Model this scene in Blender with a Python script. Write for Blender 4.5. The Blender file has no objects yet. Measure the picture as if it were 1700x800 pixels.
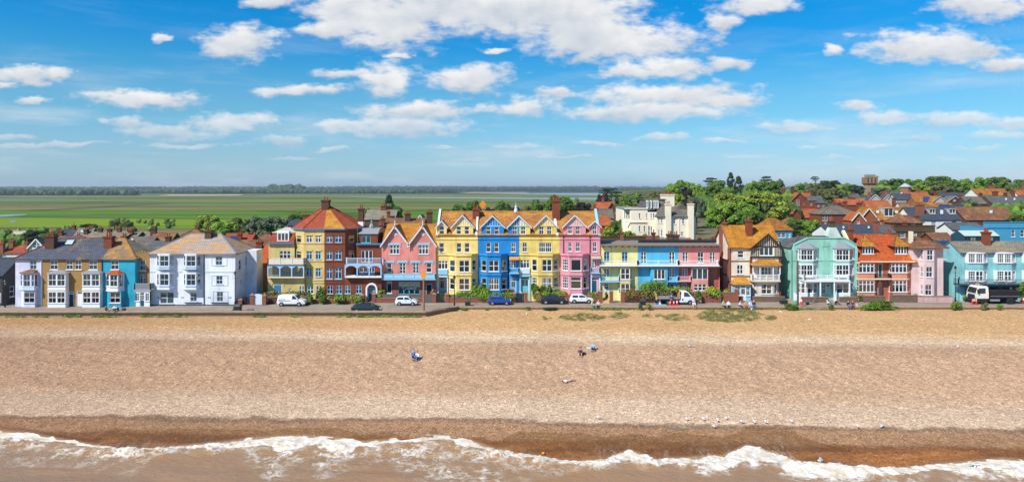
import bpy,math,random,bmesh
import numpy as np
from mathutils import Vector,Matrix,Euler
R = random.Random(7)
SC = bpy.context.scene
COL = SC.collection
F = 1133.0      # focal length of the photograph in its pixels
H = 19.0        # height of the camera over the road
HV = 313.0      # row of the horizon
def PX(u,D): return (u - 850.0) * D / F
def PZ(v,D): return H - (v - HV) * D / F
def Dg(v,z=0.0): return (H - z) * F / (v - HV)
def C(r,g,b,k=1.0):
    f = lambda c: (c / 12.92 if c <= 0.04045 else ((c + 0.055) / 1.055) ** 2.4)
    return (f(r / 255) * k,f(g / 255) * k,f(b / 255) * k,1.0)

# ------------------------------------------------------------------ camera
cam = bpy.data.cameras.new('camera'); cam_o = bpy.data.objects.new('camera',cam); COL.objects.link(cam_o)
cam_o.location = (0,0,H); cam_o.rotation_euler = (math.radians(90),0,0)
cam.sensor_width = 36.0; cam.lens = F / 1700 * 36.0; cam.shift_y = -(400 - HV) / 1700
cam.clip_start = 0.5; cam.clip_end = 40000
SC.camera = cam_o
# ------------------------------------------------------------------ sun, exposure
SUN_EL,SUN_AZ = math.radians(46),math.radians(48)      # azimuth to the left of straight behind the camera
sd = Vector((-math.sin(SUN_AZ) * math.cos(SUN_EL),-math.cos(SUN_AZ) * math.cos(SUN_EL),math.sin(SUN_EL)))
sl = bpy.data.lights.new('sun','SUN'); sl.energy = 5.0; sl.angle = math.radians(0.53); sl.color = (1.0,0.94,0.85)
so = bpy.data.objects.new('sun',sl); COL.objects.link(so)
so.rotation_euler = (-sd).to_track_quat('-Z','Y').to_euler(); so.location = (-60,-60,90)
SC.view_settings.view_transform = 'Standard'; SC.view_settings.look = 'None'
SC.view_settings.gamma = 1.0; SC.view_settings.exposure = 0.30; SC.view_settings.use_curve_mapping = False
SC.render.engine = 'CYCLES'
SC.cycles.max_bounces = 6; SC.cycles.diffuse_bounces = 2; SC.cycles.glossy_bounces = 2; SC.cycles.transparent_max_bounces = 8
SC.cycles.volume_bounces = 0; SC.cycles.caustics_reflective = False; SC.cycles.caustics_refractive = False
SC.cycles.use_denoising = True; HAZE = 0.000085

# ------------------------------------------------------------------ node helpers
def nd(nt,typ,ins=None,**props):
    n = nt.nodes.new(typ)
    for k,v in props.items(): setattr(n,k,v)
    for k,v in (ins or {}).items():
        s = n.inputs[k]
        if isinstance(v,bpy.types.NodeSocket): nt.links.new(v,s)
        else: s.default_value = v
    return n
def mth(nt,op,a,b=0.0,c=0.0,clamp=False):
    n = nt.nodes.new('ShaderNodeMath'); n.operation = op; n.use_clamp = clamp
    for i,v in enumerate((a,b,c)):
        if isinstance(v,bpy.types.NodeSocket): nt.links.new(v,n.inputs[i])
        else: n.inputs[i].default_value = v
    return n.outputs[0]
def vmth(nt,op,a,b=(0,0,0)):
    n = nt.nodes.new('ShaderNodeVectorMath'); n.operation = op
    for i,v in enumerate((a,b)):
        if isinstance(v,bpy.types.NodeSocket): nt.links.new(v,n.inputs[i])
        else: n.inputs[i].default_value = v
    return n
def mixc(nt,fac,a,b,blend='MIX'):
    n = nt.nodes.new('ShaderNodeMix'); n.data_type = 'RGBA'; n.blend_type = blend
    for i,v in ((0,fac),(6,a),(7,b)):
        if isinstance(v,bpy.types.NodeSocket): nt.links.new(v,n.inputs[i])
        else: n.inputs[i].default_value = v
    return n.outputs[2]
def ramp(nt,fac,stops,interp='LINEAR'):
    n = nt.nodes.new('ShaderNodeValToRGB'); cr = n.color_ramp; cr.interpolation = interp
    while len(cr.elements) < len(stops): cr.elements.new(0.5)
    for e,(p,c) in zip(cr.elements,stops):
        e.position = p; e.color = c if len(c) == 4 else (*c,1)
    if fac is not None: nt.links.new(fac,n.inputs[0])
    return n.outputs[0]
def mrange(nt,v,a,b,c=0.0,d=1.0,smooth=False):
    n = nt.nodes.new('ShaderNodeMapRange'); n.interpolation_type = 'SMOOTHSTEP' if smooth else 'LINEAR'; n.clamp = True
    nt.links.new(v,n.inputs[0])
    for i,x in enumerate((a,b,c,d)): n.inputs[i + 1].default_value = x
    return n.outputs[0]
def noise(nt,vec,scale,detail=2.0,rough=0.5,dist=0.0):
    n = nt.nodes.new('ShaderNodeTexNoise')
    n.inputs['Scale'].default_value = scale; n.inputs['Detail'].default_value = detail
    n.inputs['Roughness'].default_value = rough; n.inputs['Distortion'].default_value = dist
    if vec is not None: nt.links.new(vec,n.inputs['Vector'])
    return n

# ------------------------------------------------------------------ sky and clouds (world)
W = bpy.data.worlds.new('World'); SC.world = W; W.use_nodes = True
W.cycles.sampling_method = 'MANUAL'; W.cycles.sample_map_resolution = 512
wt = W.node_tree; wt.nodes.clear()
geo = wt.nodes.new('ShaderNodeTexCoord')
sky = nd(wt,'ShaderNodeTexSky',sky_type='NISHITA',sun_disc=False,sun_elevation=SUN_EL,
         sun_rotation=math.radians(180) + SUN_AZ,altitude=50.0,air_density=1.0,dust_density=0.7,ozone_density=1.6)
sep = nd(wt,'ShaderNodeSeparateXYZ',{0: geo.outputs['Generated']})
DX,DY,DZ = sep.outputs
# azure grading of the clear sky by height over the horizon, the same all round
elev = mth(wt,'MAXIMUM',DZ,0.0)
tint = ramp(wt,elev,SKY_TINT := [(0.0,(0.82,1.22,1.95)),(0.023,(0.72,1.12,1.68)),(0.044,(0.666,1.02,1.44)),(0.10,(0.48,1.01,1.31)),(0.133,(0.40,1.0,1.31)),(0.173,(0.18,0.94,1.36)),(0.204,(0.07,0.87,1.42)),(0.245,(0.012,0.87,1.47)),(1.0,(0.03,0.8,1.42))])
clear = mixc(wt,1.0,sky.outputs[0],tint,'MULTIPLY')
# cloud cover: cumulus over the land ahead set down one by one, and of the same kind all round the rest of the sky
inv = mth(wt,'DIVIDE',1.0,mth(wt,'MAXIMUM',DY,0.05))
A = mth(wt,'MULTIPLY',DX,inv); E = mth(wt,'MULTIPLY',DZ,inv)
uvp = nd(wt,'ShaderNodeCombineXYZ',{0: A,1: E})
lay = nd(wt,'ShaderNodeCombineXYZ',{0: mth(wt,'MULTIPLY',A,7.0),1: mth(wt,'MULTIPLY',E,15.0)})
wob = noise(wt,lay.outputs[0],1.6,5,0.62)
wv = vmth(wt,'MULTIPLY',vmth(wt,'SUBTRACT',wob.outputs['Color'],(0.5,0.5,0.5)).outputs[0],(0.085,0.034,0)).outputs[0]
q = vmth(wt,'ADD',uvp.outputs[0],wv).outputs[0]
CLOUDS = [(395,72,72,32),(640,42,95,46),(790,10,250,52),(920,20,150,46),(575,15,70,40),(1030,68,160,36),(980,62,90,34),(540,50,60,16),(460,4,55,14),
 (1255,10,75,18),(1120,112,75,17),(1220,106,40,13),(1045,118,65,11),(1200,38,30,14),(1540,78,125,30),(1620,80,40,16),(1668,106,60,17),(1640,8,90,30),(1386,83,19,11),
 (645,132,56,27),(565,121,50,10),(782,130,75,24),(500,150,75,11),(45,122,70,17),(5,142,25,7),(55,164,32,8),(235,163,105,17),
 (390,202,85,18),(205,205,50,10),(285,220,100,13),(470,233,50,11),(690,182,105,18),(660,212,120,20),(565,203,42,9),(860,178,68,17),
 (1105,157,140,22),(1080,186,160,17),(1210,166,60,12),(1100,228,40,8),(1420,175,40,9),(1320,208,70,10),(1475,192,55,12),(1590,200,75,14),(1680,206,55,14),
 (850,242,50,5),(725,248,26,5),(1200,236,40,5),(1520,228,38,6),(1390,262,32,3.5),(265,66,20,8),(828,87,20,5),(920,155,34,10),(660,92,22,6),(1335,243,26,4),(60,243,80,5),(1575,262,30,3.5),(110,244,70,5),(310,241,80,5),(480,262,45,3.5),(1000,238,55,4.5),(1245,263,45,3.5),(1450,241,45,4.5),(1665,226,60,7),(1625,243,45,4.5),(930,263,40,3.5),(780,269,34,3.5),(560,248,40,4),(30,228,30,5)]
qs = nd(wt,'ShaderNodeSeparateXYZ',{0: q}); gsum = None; tsum = None
for (cu,cv,ru,rv) in CLOUDS:
    sx,sy = F / (ru * 1.12),F / (rv * 1.12)
    dx = mth(wt,'MULTIPLY_ADD',qs.outputs[0],sx,-sx * (cu - 850) / F); dy = mth(wt,'MULTIPLY_ADD',qs.outputs[1],sy,-sy * (HV - cv) / F)
    g = mth(wt,'EXPONENT',mth(wt,'MULTIPLY',mth(wt,'MULTIPLY_ADD',dx,dx,mth(wt,'MULTIPLY',dy,dy)),-4.0))
    gsum = g if gsum is None else mth(wt,'ADD',gsum,g)
    tsum = mth(wt,'MULTIPLY',g,dy) if tsum is None else mth(wt,'MULTIPLY_ADD',g,dy,tsum)
wsum = gsum
f = mth(wt,'SUBTRACT',1.0,mth(wt,'SQRT',mth(wt,'MAXIMUM',mth(wt,'MULTIPLY',mth(wt,'LOGARITHM',mth(wt,'MAXIMUM',gsum,1e-9),math.e),-0.25),0.0)))
tt = mth(wt,'DIVIDE',tsum,mth(wt,'MAXIMUM',wsum,0.02))
det = noise(wt,lay.outputs[0],4.5,6,0.6)
det2 = noise(wt,lay.outputs[0],1.1,4,0.55)
dens = mth(wt,'ADD',f,mth(wt,'MULTIPLY',mth(wt,'SUBTRACT',det.outputs[0],0.5),1.6))
dens = mrange(wt,dens,-0.10,0.62,smooth=True)
# same cumulus everywhere else (beside, behind and above): flat layer seen in perspective
gz = mth(wt,'MAXIMUM',DZ,0.03)
pl = nd(wt,'ShaderNodeCombineXYZ',{0: mth(wt,'DIVIDE',DX,gz),1: mth(wt,'DIVIDE',DY,gz)})
gn = noise(wt,pl.outputs[0],0.8,6,0.55)
gd = mth(wt,'MULTIPLY',mrange(wt,gn.outputs[0],0.56,0.68,smooth=True),mrange(wt,DZ,0.03,0.15))
ahead = mth(wt,'MULTIPLY',mrange(wt,DY,0.45,0.6),mrange(wt,DZ,0.42,0.33))
dens = nd(wt,'ShaderNodeMix',{0: ahead,2: gd,3: dens},data_type='FLOAT').outputs[0]
lum = mth(wt,'ADD',mth(wt,'MULTIPLY',tt,0.30),mth(wt,'MULTIPLY',mth(wt,'SUBTRACT',det2.outputs[0],0.5),0.9))
lum = mth(wt,'ADD',lum,mth(wt,'MULTIPLY',mth(wt,'SUBTRACT',det.outputs[0],0.5),0.5))
lum = mrange(wt,lum,-0.30,0.22)
ccol = mixc(wt,lum,(5.6,6.15,6.9,1),(9.4,9.3,9.2,1))
dens = mth(wt,'MULTIPLY',dens,mrange(wt,DZ,0.025,0.12,0.22,0.96))
veil = noise(wt,vmth(wt,'MULTIPLY',geo.outputs['Generated'],(2.2,2.2,16.0)).outputs[0],1.6,6,0.62)
dens = mth(wt,'MAXIMUM',dens,mth(wt,'MULTIPLY',mrange(wt,veil.outputs[0],0.47,0.72,smooth=True),mrange(wt,DZ,0.24,0.06,0.06,0.42)))
final = mixc(wt,dens,clear,ccol)
bg = nd(wt,'ShaderNodeBackground',{0: final,1: 0.081})
wo = nd(wt,'ShaderNodeOutputWorld',{0: bg.outputs[0]})

# ------------------------------------------------------------------ object helpers
def tag(o,label=None,cat=None,group=None,kind=None):
    if label: o['label'] = label
    if cat: o['category'] = cat
    if group: o['group'] = group
    if kind: o['kind'] = kind
    return o
def root(name,loc,label,cat,group=None):
    o = bpy.data.objects.new(name,None); COL.objects.link(o); o.location = loc
    o.empty_display_size = 0.3
    return tag(o,label,cat,group)
def wloc(o):
    p = Vector((0,0,0))
    while o is not None: p = p + o.location; o = o.parent
    return p
class MB:
    """collects faces in world coordinates; build() links them as one mesh object"""
    def __init__(s): s.v = []; s.f = []; s.m = []
    def poly(s,pts,m=0):
        i = len(s.v); s.v.extend([tuple(p) for p in pts]); s.f.append(tuple(range(i,i + len(pts)))); s.m.append(m)
    def quad(s,a,b,c,d,m=0): s.poly((a,b,c,d),m)
    def hexa(s,p,m=0):     # 8 points: bottom ring 0-3, top ring 4-7
        i = len(s.v); s.v.extend([tuple(q) for q in p])
        for f in ((3,2,1,0),(4,5,6,7),(0,1,5,4),(1,2,6,5),(2,3,7,6),(3,0,4,7)):
            s.f.append(tuple(i + k for k in f)); s.m.append(m)
    def box(s,x0,x1,y0,y1,z0,z1,m=0):
        s.hexa(((x0,y0,z0),(x1,y0,z0),(x1,y1,z0),(x0,y1,z0),(x0,y0,z1),(x1,y0,z1),(x1,y1,z1),(x0,y1,z1)),m)
    def taper(s,cx,cy,z0,z1,a0,b0,a1,b1,m=0,dx=0,dy=0):
        s.hexa(((cx - a0,cy - b0,z0),(cx + a0,cy - b0,z0),(cx + a0,cy + b0,z0),(cx - a0,cy + b0,z0),
                (cx + dx - a1,cy + dy - b1,z1),(cx + dx + a1,cy + dy - b1,z1),(cx + dx + a1,cy + dy + b1,z1),(cx + dx - a1,cy + dy + b1,z1)),m)
    def prism(s,pts,off,m=0):   # polygon pts swept by vector off
        off = Vector(off); a = [Vector(p) for p in pts]; b = [p + off for p in a]; n = len(a)
        s.poly(a[::-1],m); s.poly(b,m)
        for i in range(n): s.quad(a[i],a[(i + 1) % n],b[(i + 1) % n],b[i],m)
    def bar(s,p,q,w,h=None,m=0):
        p = Vector(p); q = Vector(q); d = (q - p).normalized(); h = h or w
        u = d.cross(Vector((0,0,1)))
        if u.length < 1e-3: u = Vector((1,0,0))
        u = u.normalized() * w / 2; v = d.cross(u).normalized() * h / 2
        s.hexa((p - u - v,p + u - v,p + u + v,p - u + v,q - u - v,q + u - v,q + u + v,q - u + v),m)
    def tube(s,p,q,r0,r1=None,n=8,m=0,cap=True):
        p = Vector(p); q = Vector(q); d = (q - p).normalized(); r1 = r0 if r1 is None else r1
        u = d.orthogonal().normalized(); v = d.cross(u); i = len(s.v)
        for c,r in ((p,r0),(q,r1)):
            for k in range(n):
                a = 2 * math.pi * k / n; s.v.append(tuple(c + u * math.cos(a) * r + v * math.sin(a) * r))
        for k in range(n):
            s.f.append((i + k,i + (k + 1) % n,i + n + (k + 1) % n,i + n + k)); s.m.append(m)
        if cap: s.f.append(tuple(i + k for k in range(n))[::-1]); s.m.append(m); s.f.append(tuple(i + n + k for k in range(n))); s.m.append(m)
    def lathe(s,cx,cy,prof,n=10,m=0,axis='z',cz=0):
        i = len(s.v)
        for r,z in prof:
            for k in range(n):
                a = 2 * math.pi * k / n
                s.v.append((cx + r * math.cos(a),cy + r * math.sin(a),cz + z) if axis == 'z' else (cx + r * math.cos(a),cy + z,cz + r * math.sin(a)))
        for j in range(len(prof) - 1):
            for k in range(n):
                s.f.append((i + j * n + k,i + j * n + (k + 1) % n,i + (j + 1) * n + (k + 1) % n,i + (j + 1) * n + k)); s.m.append(m)
        s.f.append(tuple(i + k for k in range(n))[::-1]); s.m.append(m)
        j = len(prof) - 1; s.f.append(tuple(i + j * n + k for k in range(n))); s.m.append(m)
    def build(s,name,mats,parent=None,label=None,cat=None,group=None,kind=None,smooth=False,origin=None):
        mats = mats if isinstance(mats,(list,tuple)) else [mats]
        me = bpy.data.meshes.new(name)
        off = wloc(parent) if parent is not None else Vector(origin or (0,0,0))
        V = np.array(s.v,dtype=float).reshape(-1,3) - np.array(off)
        me.from_pydata(V.tolist(),[],s.f)
        for m in mats: me.materials.append(m)
        if len(mats) > 1: me.polygons.foreach_set('material_index',s.m)
        if smooth: me.polygons.foreach_set('use_smooth',[True] * len(s.f))
        uvm(me,off)
        o = bpy.data.objects.new(name,me); COL.objects.link(o)
        if parent is not None: o.parent = parent
        else: o.location = off
        return tag(o,label,cat,group,kind)
def uvm(me,off):
    """UVs in metres: u level along each face, v up its slope"""
    n = len(me.polygons)
    if n == 0: return
    uv = me.uv_layers.new(name='uv')
    nl = len(me.loops)
    nor = np.empty(n * 3); me.polygons.foreach_get('normal',nor); nor = nor.reshape(-1,3)
    lt = np.empty(n,dtype=int); me.polygons.foreach_get('loop_total',lt)
    vi = np.empty(nl,dtype=int); me.loops.foreach_get('vertex_index',vi)
    co = np.empty(len(me.vertices) * 3); me.vertices.foreach_get('co',co); co = co.reshape(-1,3) + np.array(off)
    flat = np.abs(nor[:,2]) > 0.97
    t = np.stack([-nor[:,1],nor[:,0],np.zeros(n)],1); t[flat] = (1,0,0)
    t /= np.maximum(np.linalg.norm(t,axis=1,keepdims=True),1e-9)
    b = np.cross(nor,t)
    T = np.repeat(t,lt,0); B = np.repeat(b,lt,0); P = co[vi]
    uv.data.foreach_set('uv',np.stack([(P * T).sum(1),(P * B).sum(1)],1).ravel())
def grid_mesh(name,X,Y,Z,mats,kind=None,smooth=True,attrs=None,parent=None):
    """X, Y, Z: 2-D arrays of vertex coordinates"""
    r,c = X.shape
    me = bpy.data.meshes.new(name)
    V = np.stack([X,Y,Z],-1).reshape(-1,3)
    idx = np.arange(r * c).reshape(r,c)
    Fq = np.stack([idx[:-1,:-1],idx[:-1,1:],idx[1:,1:],idx[1:,:-1]],-1).reshape(-1,4)
    me.vertices.add(len(V)); me.vertices.foreach_set('co',V.ravel())
    me.loops.add(Fq.size); me.loops.foreach_set('vertex_index',Fq.ravel().astype(np.int32))
    me.polygons.add(len(Fq)); me.polygons.foreach_set('loop_start',np.arange(0,Fq.size,4,dtype=np.int32))
    me.update(calc_edges=True)
    if smooth: me.polygons.foreach_set('use_smooth',np.ones(len(Fq),dtype=bool))
    for k,a in (attrs or {}).items():
        at = me.attributes.new(k,'FLOAT','POINT'); at.data.foreach_set('value',a.ravel().astype(np.float32))
    for m in (mats if isinstance(mats,(list,tuple)) else [mats]): me.materials.append(m)
    o = bpy.data.objects.new(name,me); COL.objects.link(o)
    if parent: o.parent = parent
    if kind: o['kind'] = kind
    return o
def vnoise(x,y,seed=0):
    rs = np.random.RandomState(seed); P = rs.rand(256,256)
    xi = np.floor(x).astype(int); yi = np.floor(y).astype(int); fx = x - xi; fy = y - yi
    fx = fx * fx * (3 - 2 * fx); fy = fy * fy * (3 - 2 * fy)
    g = lambda a,b: P[a % 256,b % 256]
    return (g(xi,yi) * (1 - fx) + g(xi + 1,yi) * fx) * (1 - fy) + (g(xi,yi + 1) * (1 - fx) + g(xi + 1,yi + 1) * fx) * fy
def fbm(x,y,o=4,seed=0):
    s = 0; a = 0.5; t = 0
    for i in range(o): s = s + a * vnoise(x * 2 ** i,y * 2 ** i,seed + i); t += a; a *= 0.5
    return s / t

# ------------------------------------------------------------------ materials
def newmat(name):
    m = bpy.data.materials.new(name); m.use_nodes = True
    nt = m.node_tree; b = nt.nodes['Principled BSDF']
    return m,nt,b
def setp(nt,b,**kw):
    names = dict(col='Base Color',rough='Roughness',metal='Metallic',spec='Specular IOR Level',normal='Normal',coat='Coat Weight',alpha='Alpha')
    for k,v in kw.items():
        s = b.inputs[names[k]]
        if isinstance(v,bpy.types.NodeSocket): nt.links.new(v,s)
        else: s.default_value = v
def bump(nt,h,strength=0.3,dist=0.02):
    return nd(nt,'ShaderNodeBump',{'Height': h,'Strength': strength,'Distance': dist}).outputs[0]
_mc = {}
def memo(fn):
    def g(*a):
        k = (fn.__name__,) + a
        if k not in _mc: _mc[k] = fn(*a)
        return _mc[k]
    return g
@memo
def paint(c,rough=0.75,dirt=0.58):
    """painted render or woodwork: weathered mottling, rain streaks"""
    m,nt,b = newmat('painted_render'); g = nd(nt,'ShaderNodeNewGeometry').outputs['Position']
    n1 = noise(nt,g,0.5,4).outputs[0]
    st = noise(nt,vmth(nt,'MULTIPLY',g,(2.2,2.2,0.16)).outputs[0],1.0,4,0.6).outputs[0]
    k = mth(nt,'MULTIPLY',mth(nt,'ADD',mrange(nt,n1,0.4,0.75),mrange(nt,st,0.5,0.78)),dirt)
    dk = tuple(x * y for x,y in zip(c[:3],(0.55,0.52,0.5))) + (1,)
    setp(nt,b,col=mixc(nt,k,c,dk),rough=rough,spec=0.3,normal=bump(nt,noise(nt,g,14,3).outputs[0],0.25,0.01))
    return m
@memo
def brick(c1,c2,mo,lw=0.225,lh=0.075):
    m,nt,b = newmat('brickwork'); uv = nd(nt,'ShaderNodeUVMap',uv_map='uv').outputs[0]
    g = nd(nt,'ShaderNodeNewGeometry').outputs['Position']
    br = nd(nt,'ShaderNodeTexBrick',{'Vector': uv,'Color1': c1,'Color2': c2,'Mortar': mo,'Scale': 1.0,'Mortar Size': 0.008,'Bias': -0.1,'Brick Width': lw,'Row Height': lh})
    n1 = noise(nt,g,0.7,5,0.65).outputs[0]; n2 = noise(nt,uv,5.5,2).outputs[0]
    col = mixc(nt,mrange(nt,n1,0.35,0.75,0,0.45),br.outputs['Color'],tuple(x * 0.55 for x in c1[:3]) + (1,))
    col = mixc(nt,mrange(nt,n2,0.5,0.75,0,0.5),col,tuple(min(1,x * 1.35) for x in c2[:3]) + (1,))
    setp(nt,b,col=col,rough=0.9,spec=0.2,normal=bump(nt,br.outputs['Fac'],-0.4,0.01))
    return m
@memo
def tiles(c1,c2,lich,amount=0.45,row=0.34,wid=0.24,ridge=0.8):
    """roof tiles or slates in courses, with lichen in drifts"""
    m,nt,b = newmat('roof_covering'); uv = nd(nt,'ShaderNodeUVMap',uv_map='uv').outputs[0]
    g = nd(nt,'ShaderNodeNewGeometry').outputs['Position']
    br = nd(nt,'ShaderNodeTexBrick',{'Vector': uv,'Color1': c1,'Color2': c2,'Mortar': tuple(x * 0.3 for x in c1[:3]) + (1,),'Scale': 1.0,'Mortar Size': 0.03,'Bias': 0.0,'Brick Width': wid,'Row Height': row})
    n1 = noise(nt,g,0.35,6,0.68).outputs[0]; n2 = noise(nt,g,2.6,5,0.7).outputs[0]
    cc = ramp(nt,noise(nt,vmth(nt,'MULTIPLY',uv,(0.25,2.0,1)).outputs[0],1.4,3,0.6).outputs[0],[(0.3,(0.62,0.6,0.6,1)),(0.5,(1,1,1,1)),(0.72,(1.12,1.1,1.05,1))])
    k = mth(nt,'MULTIPLY',mrange(nt,mth(nt,'ADD',n1,mth(nt,'MULTIPLY',mth(nt,'SUBTRACT',n2,0.5),0.5)),0.62 - amount * 0.35,0.72 - amount * 0.2),0.85)
    col = mixc(nt,1.0,mixc(nt,k,br.outputs['Color'],mixc(nt,0.28,lich,br.outputs['Color'])),cc,'MULTIPLY')
    n3 = noise(nt,vmth(nt,'MULTIPLY',uv,(1.2,0.25,1)).outputs[0],1.5,4,0.6).outputs[0]
    col = mixc(nt,mrange(nt,n3,0.45,0.75,0,0.5),col,tuple(x * 0.5 for x in c1[:3]) + (1,))
    sx = nd(nt,'ShaderNodeSeparateXYZ',{0: uv}).outputs[1]
    saw = mth(nt,'FRACT',mth(nt,'DIVIDE',sx,row))
    setp(nt,b,col=col,rough=0.88,spec=0.25,normal=bump(nt,mth(nt,'ADD',saw,mth(nt,'MULTIPLY',br.outputs['Fac'],0.5)),-ridge,0.03))
    return m
@memo
def plain(c,rough=0.5,metal=0.0,spec=0.4,coat=0.0):
    m,nt,b = newmat('plain_finish'); g = nd(nt,'ShaderNodeNewGeometry').outputs['Position']
    n1 = noise(nt,g,3.0,3).outputs[0]
    setp(nt,b,col=mixc(nt,mrange(nt,n1,0.4,0.8,0,0.25),c,tuple(x * 0.7 for x in c[:3]) + (1,)),rough=rough,metal=metal,spec=spec,coat=coat)
    return m
@memo
def glass(dark=0.25):
    """window pane seen by day: clear with a strong sky reflection"""
    m,nt,b = newmat('window_glass')
    lw = nd(nt,'ShaderNodeFresnel',{'IOR': 1.5}).outputs[0]
    fac = mth(nt,'ADD',mth(nt,'MULTIPLY',lw,1.9),0.10,clamp=True)
    tr = nd(nt,'ShaderNodeBsdfTransparent',{0: (0.62,0.72,0.74,1)}); gl = nd(nt,'ShaderNodeBsdfGlossy',{'Roughness': 0.02,'Color': (0.95,0.97,1,1)})
    mx = nd(nt,'ShaderNodeMixShader',{0: fac,1: tr.outputs[0],2: gl.outputs[0]})
    nt.links.new(mx.outputs[0],nt.nodes['Material Output'].inputs[0]); return m
@memo
def farglass(c=(0.02,0.03,0.04,1)):
    m,nt,b = newmat('far_window_glass'); oi = nd(nt,'ShaderNodeObjectInfo').outputs['Random']
    setp(nt,b,col=ramp(nt,oi,[(0,c),(0.55,(0.05,0.09,0.11,1)),(0.8,(0.25,0.27,0.27,1)),(1,(0.12,0.13,0.13,1))],'CONSTANT'),rough=0.06,spec=0.9); return m
@memo
def leafmat(c1,c2,c3,sc=0.55):
    m,nt,b = newmat('leaves'); g = nd(nt,'ShaderNodeNewGeometry')
    isl = g.outputs['Random Per Island']
    n1 = noise(nt,g.outputs['Position'],sc,4,0.6).outputs[0]
    v = mth(nt,'ADD',mth(nt,'MULTIPLY',mrange(nt,n1,0.3,0.7),0.6),mth(nt,'MULTIPLY',isl,0.4))
    col = ramp(nt,v,[(0.1,c1),(0.5,c2),(0.9,c3)])
    d = nd(nt,'ShaderNodeBsdfDiffuse',{0: col}); t = nd(nt,'ShaderNodeBsdfTranslucent',{0: mixc(nt,0.5,col,(0.25,0.3,0.02,1))})
    gl = nd(nt,'ShaderNodeBsdfGlossy',{'Roughness': 0.7,'Color': (1,1,1,1)})
    a = nd(nt,'ShaderNodeMixShader',{0: 0.22,1: d.outputs[0],2: t.outputs[0]})
    a2 = nd(nt,'ShaderNodeMixShader',{0: 0.02,1: a.outputs[0],2: gl.outputs[0]})
    nt.links.new(a2.outputs[0],nt.nodes['Material Output'].inputs[0]); return m

WHITE = paint(C(238,240,242,.92),0.55,0.12)
WHITEB = paint(C(205,222,240,.92),0.55,0.12)
BLACKIRON = plain((0.012,0.012,0.014,1),0.45)
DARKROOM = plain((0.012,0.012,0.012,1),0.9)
CURTAIN = plain(C(216,212,200,.8),0.9)
CURTAIN2 = plain(C(196,205,205,.7),0.9)
BLIND = plain(C(226,200,130,.7),0.9)
GREYLEAD = plain(C(150,154,158,.8),0.6)
POT = plain(C(170,84,56,.8),0.85)

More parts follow.
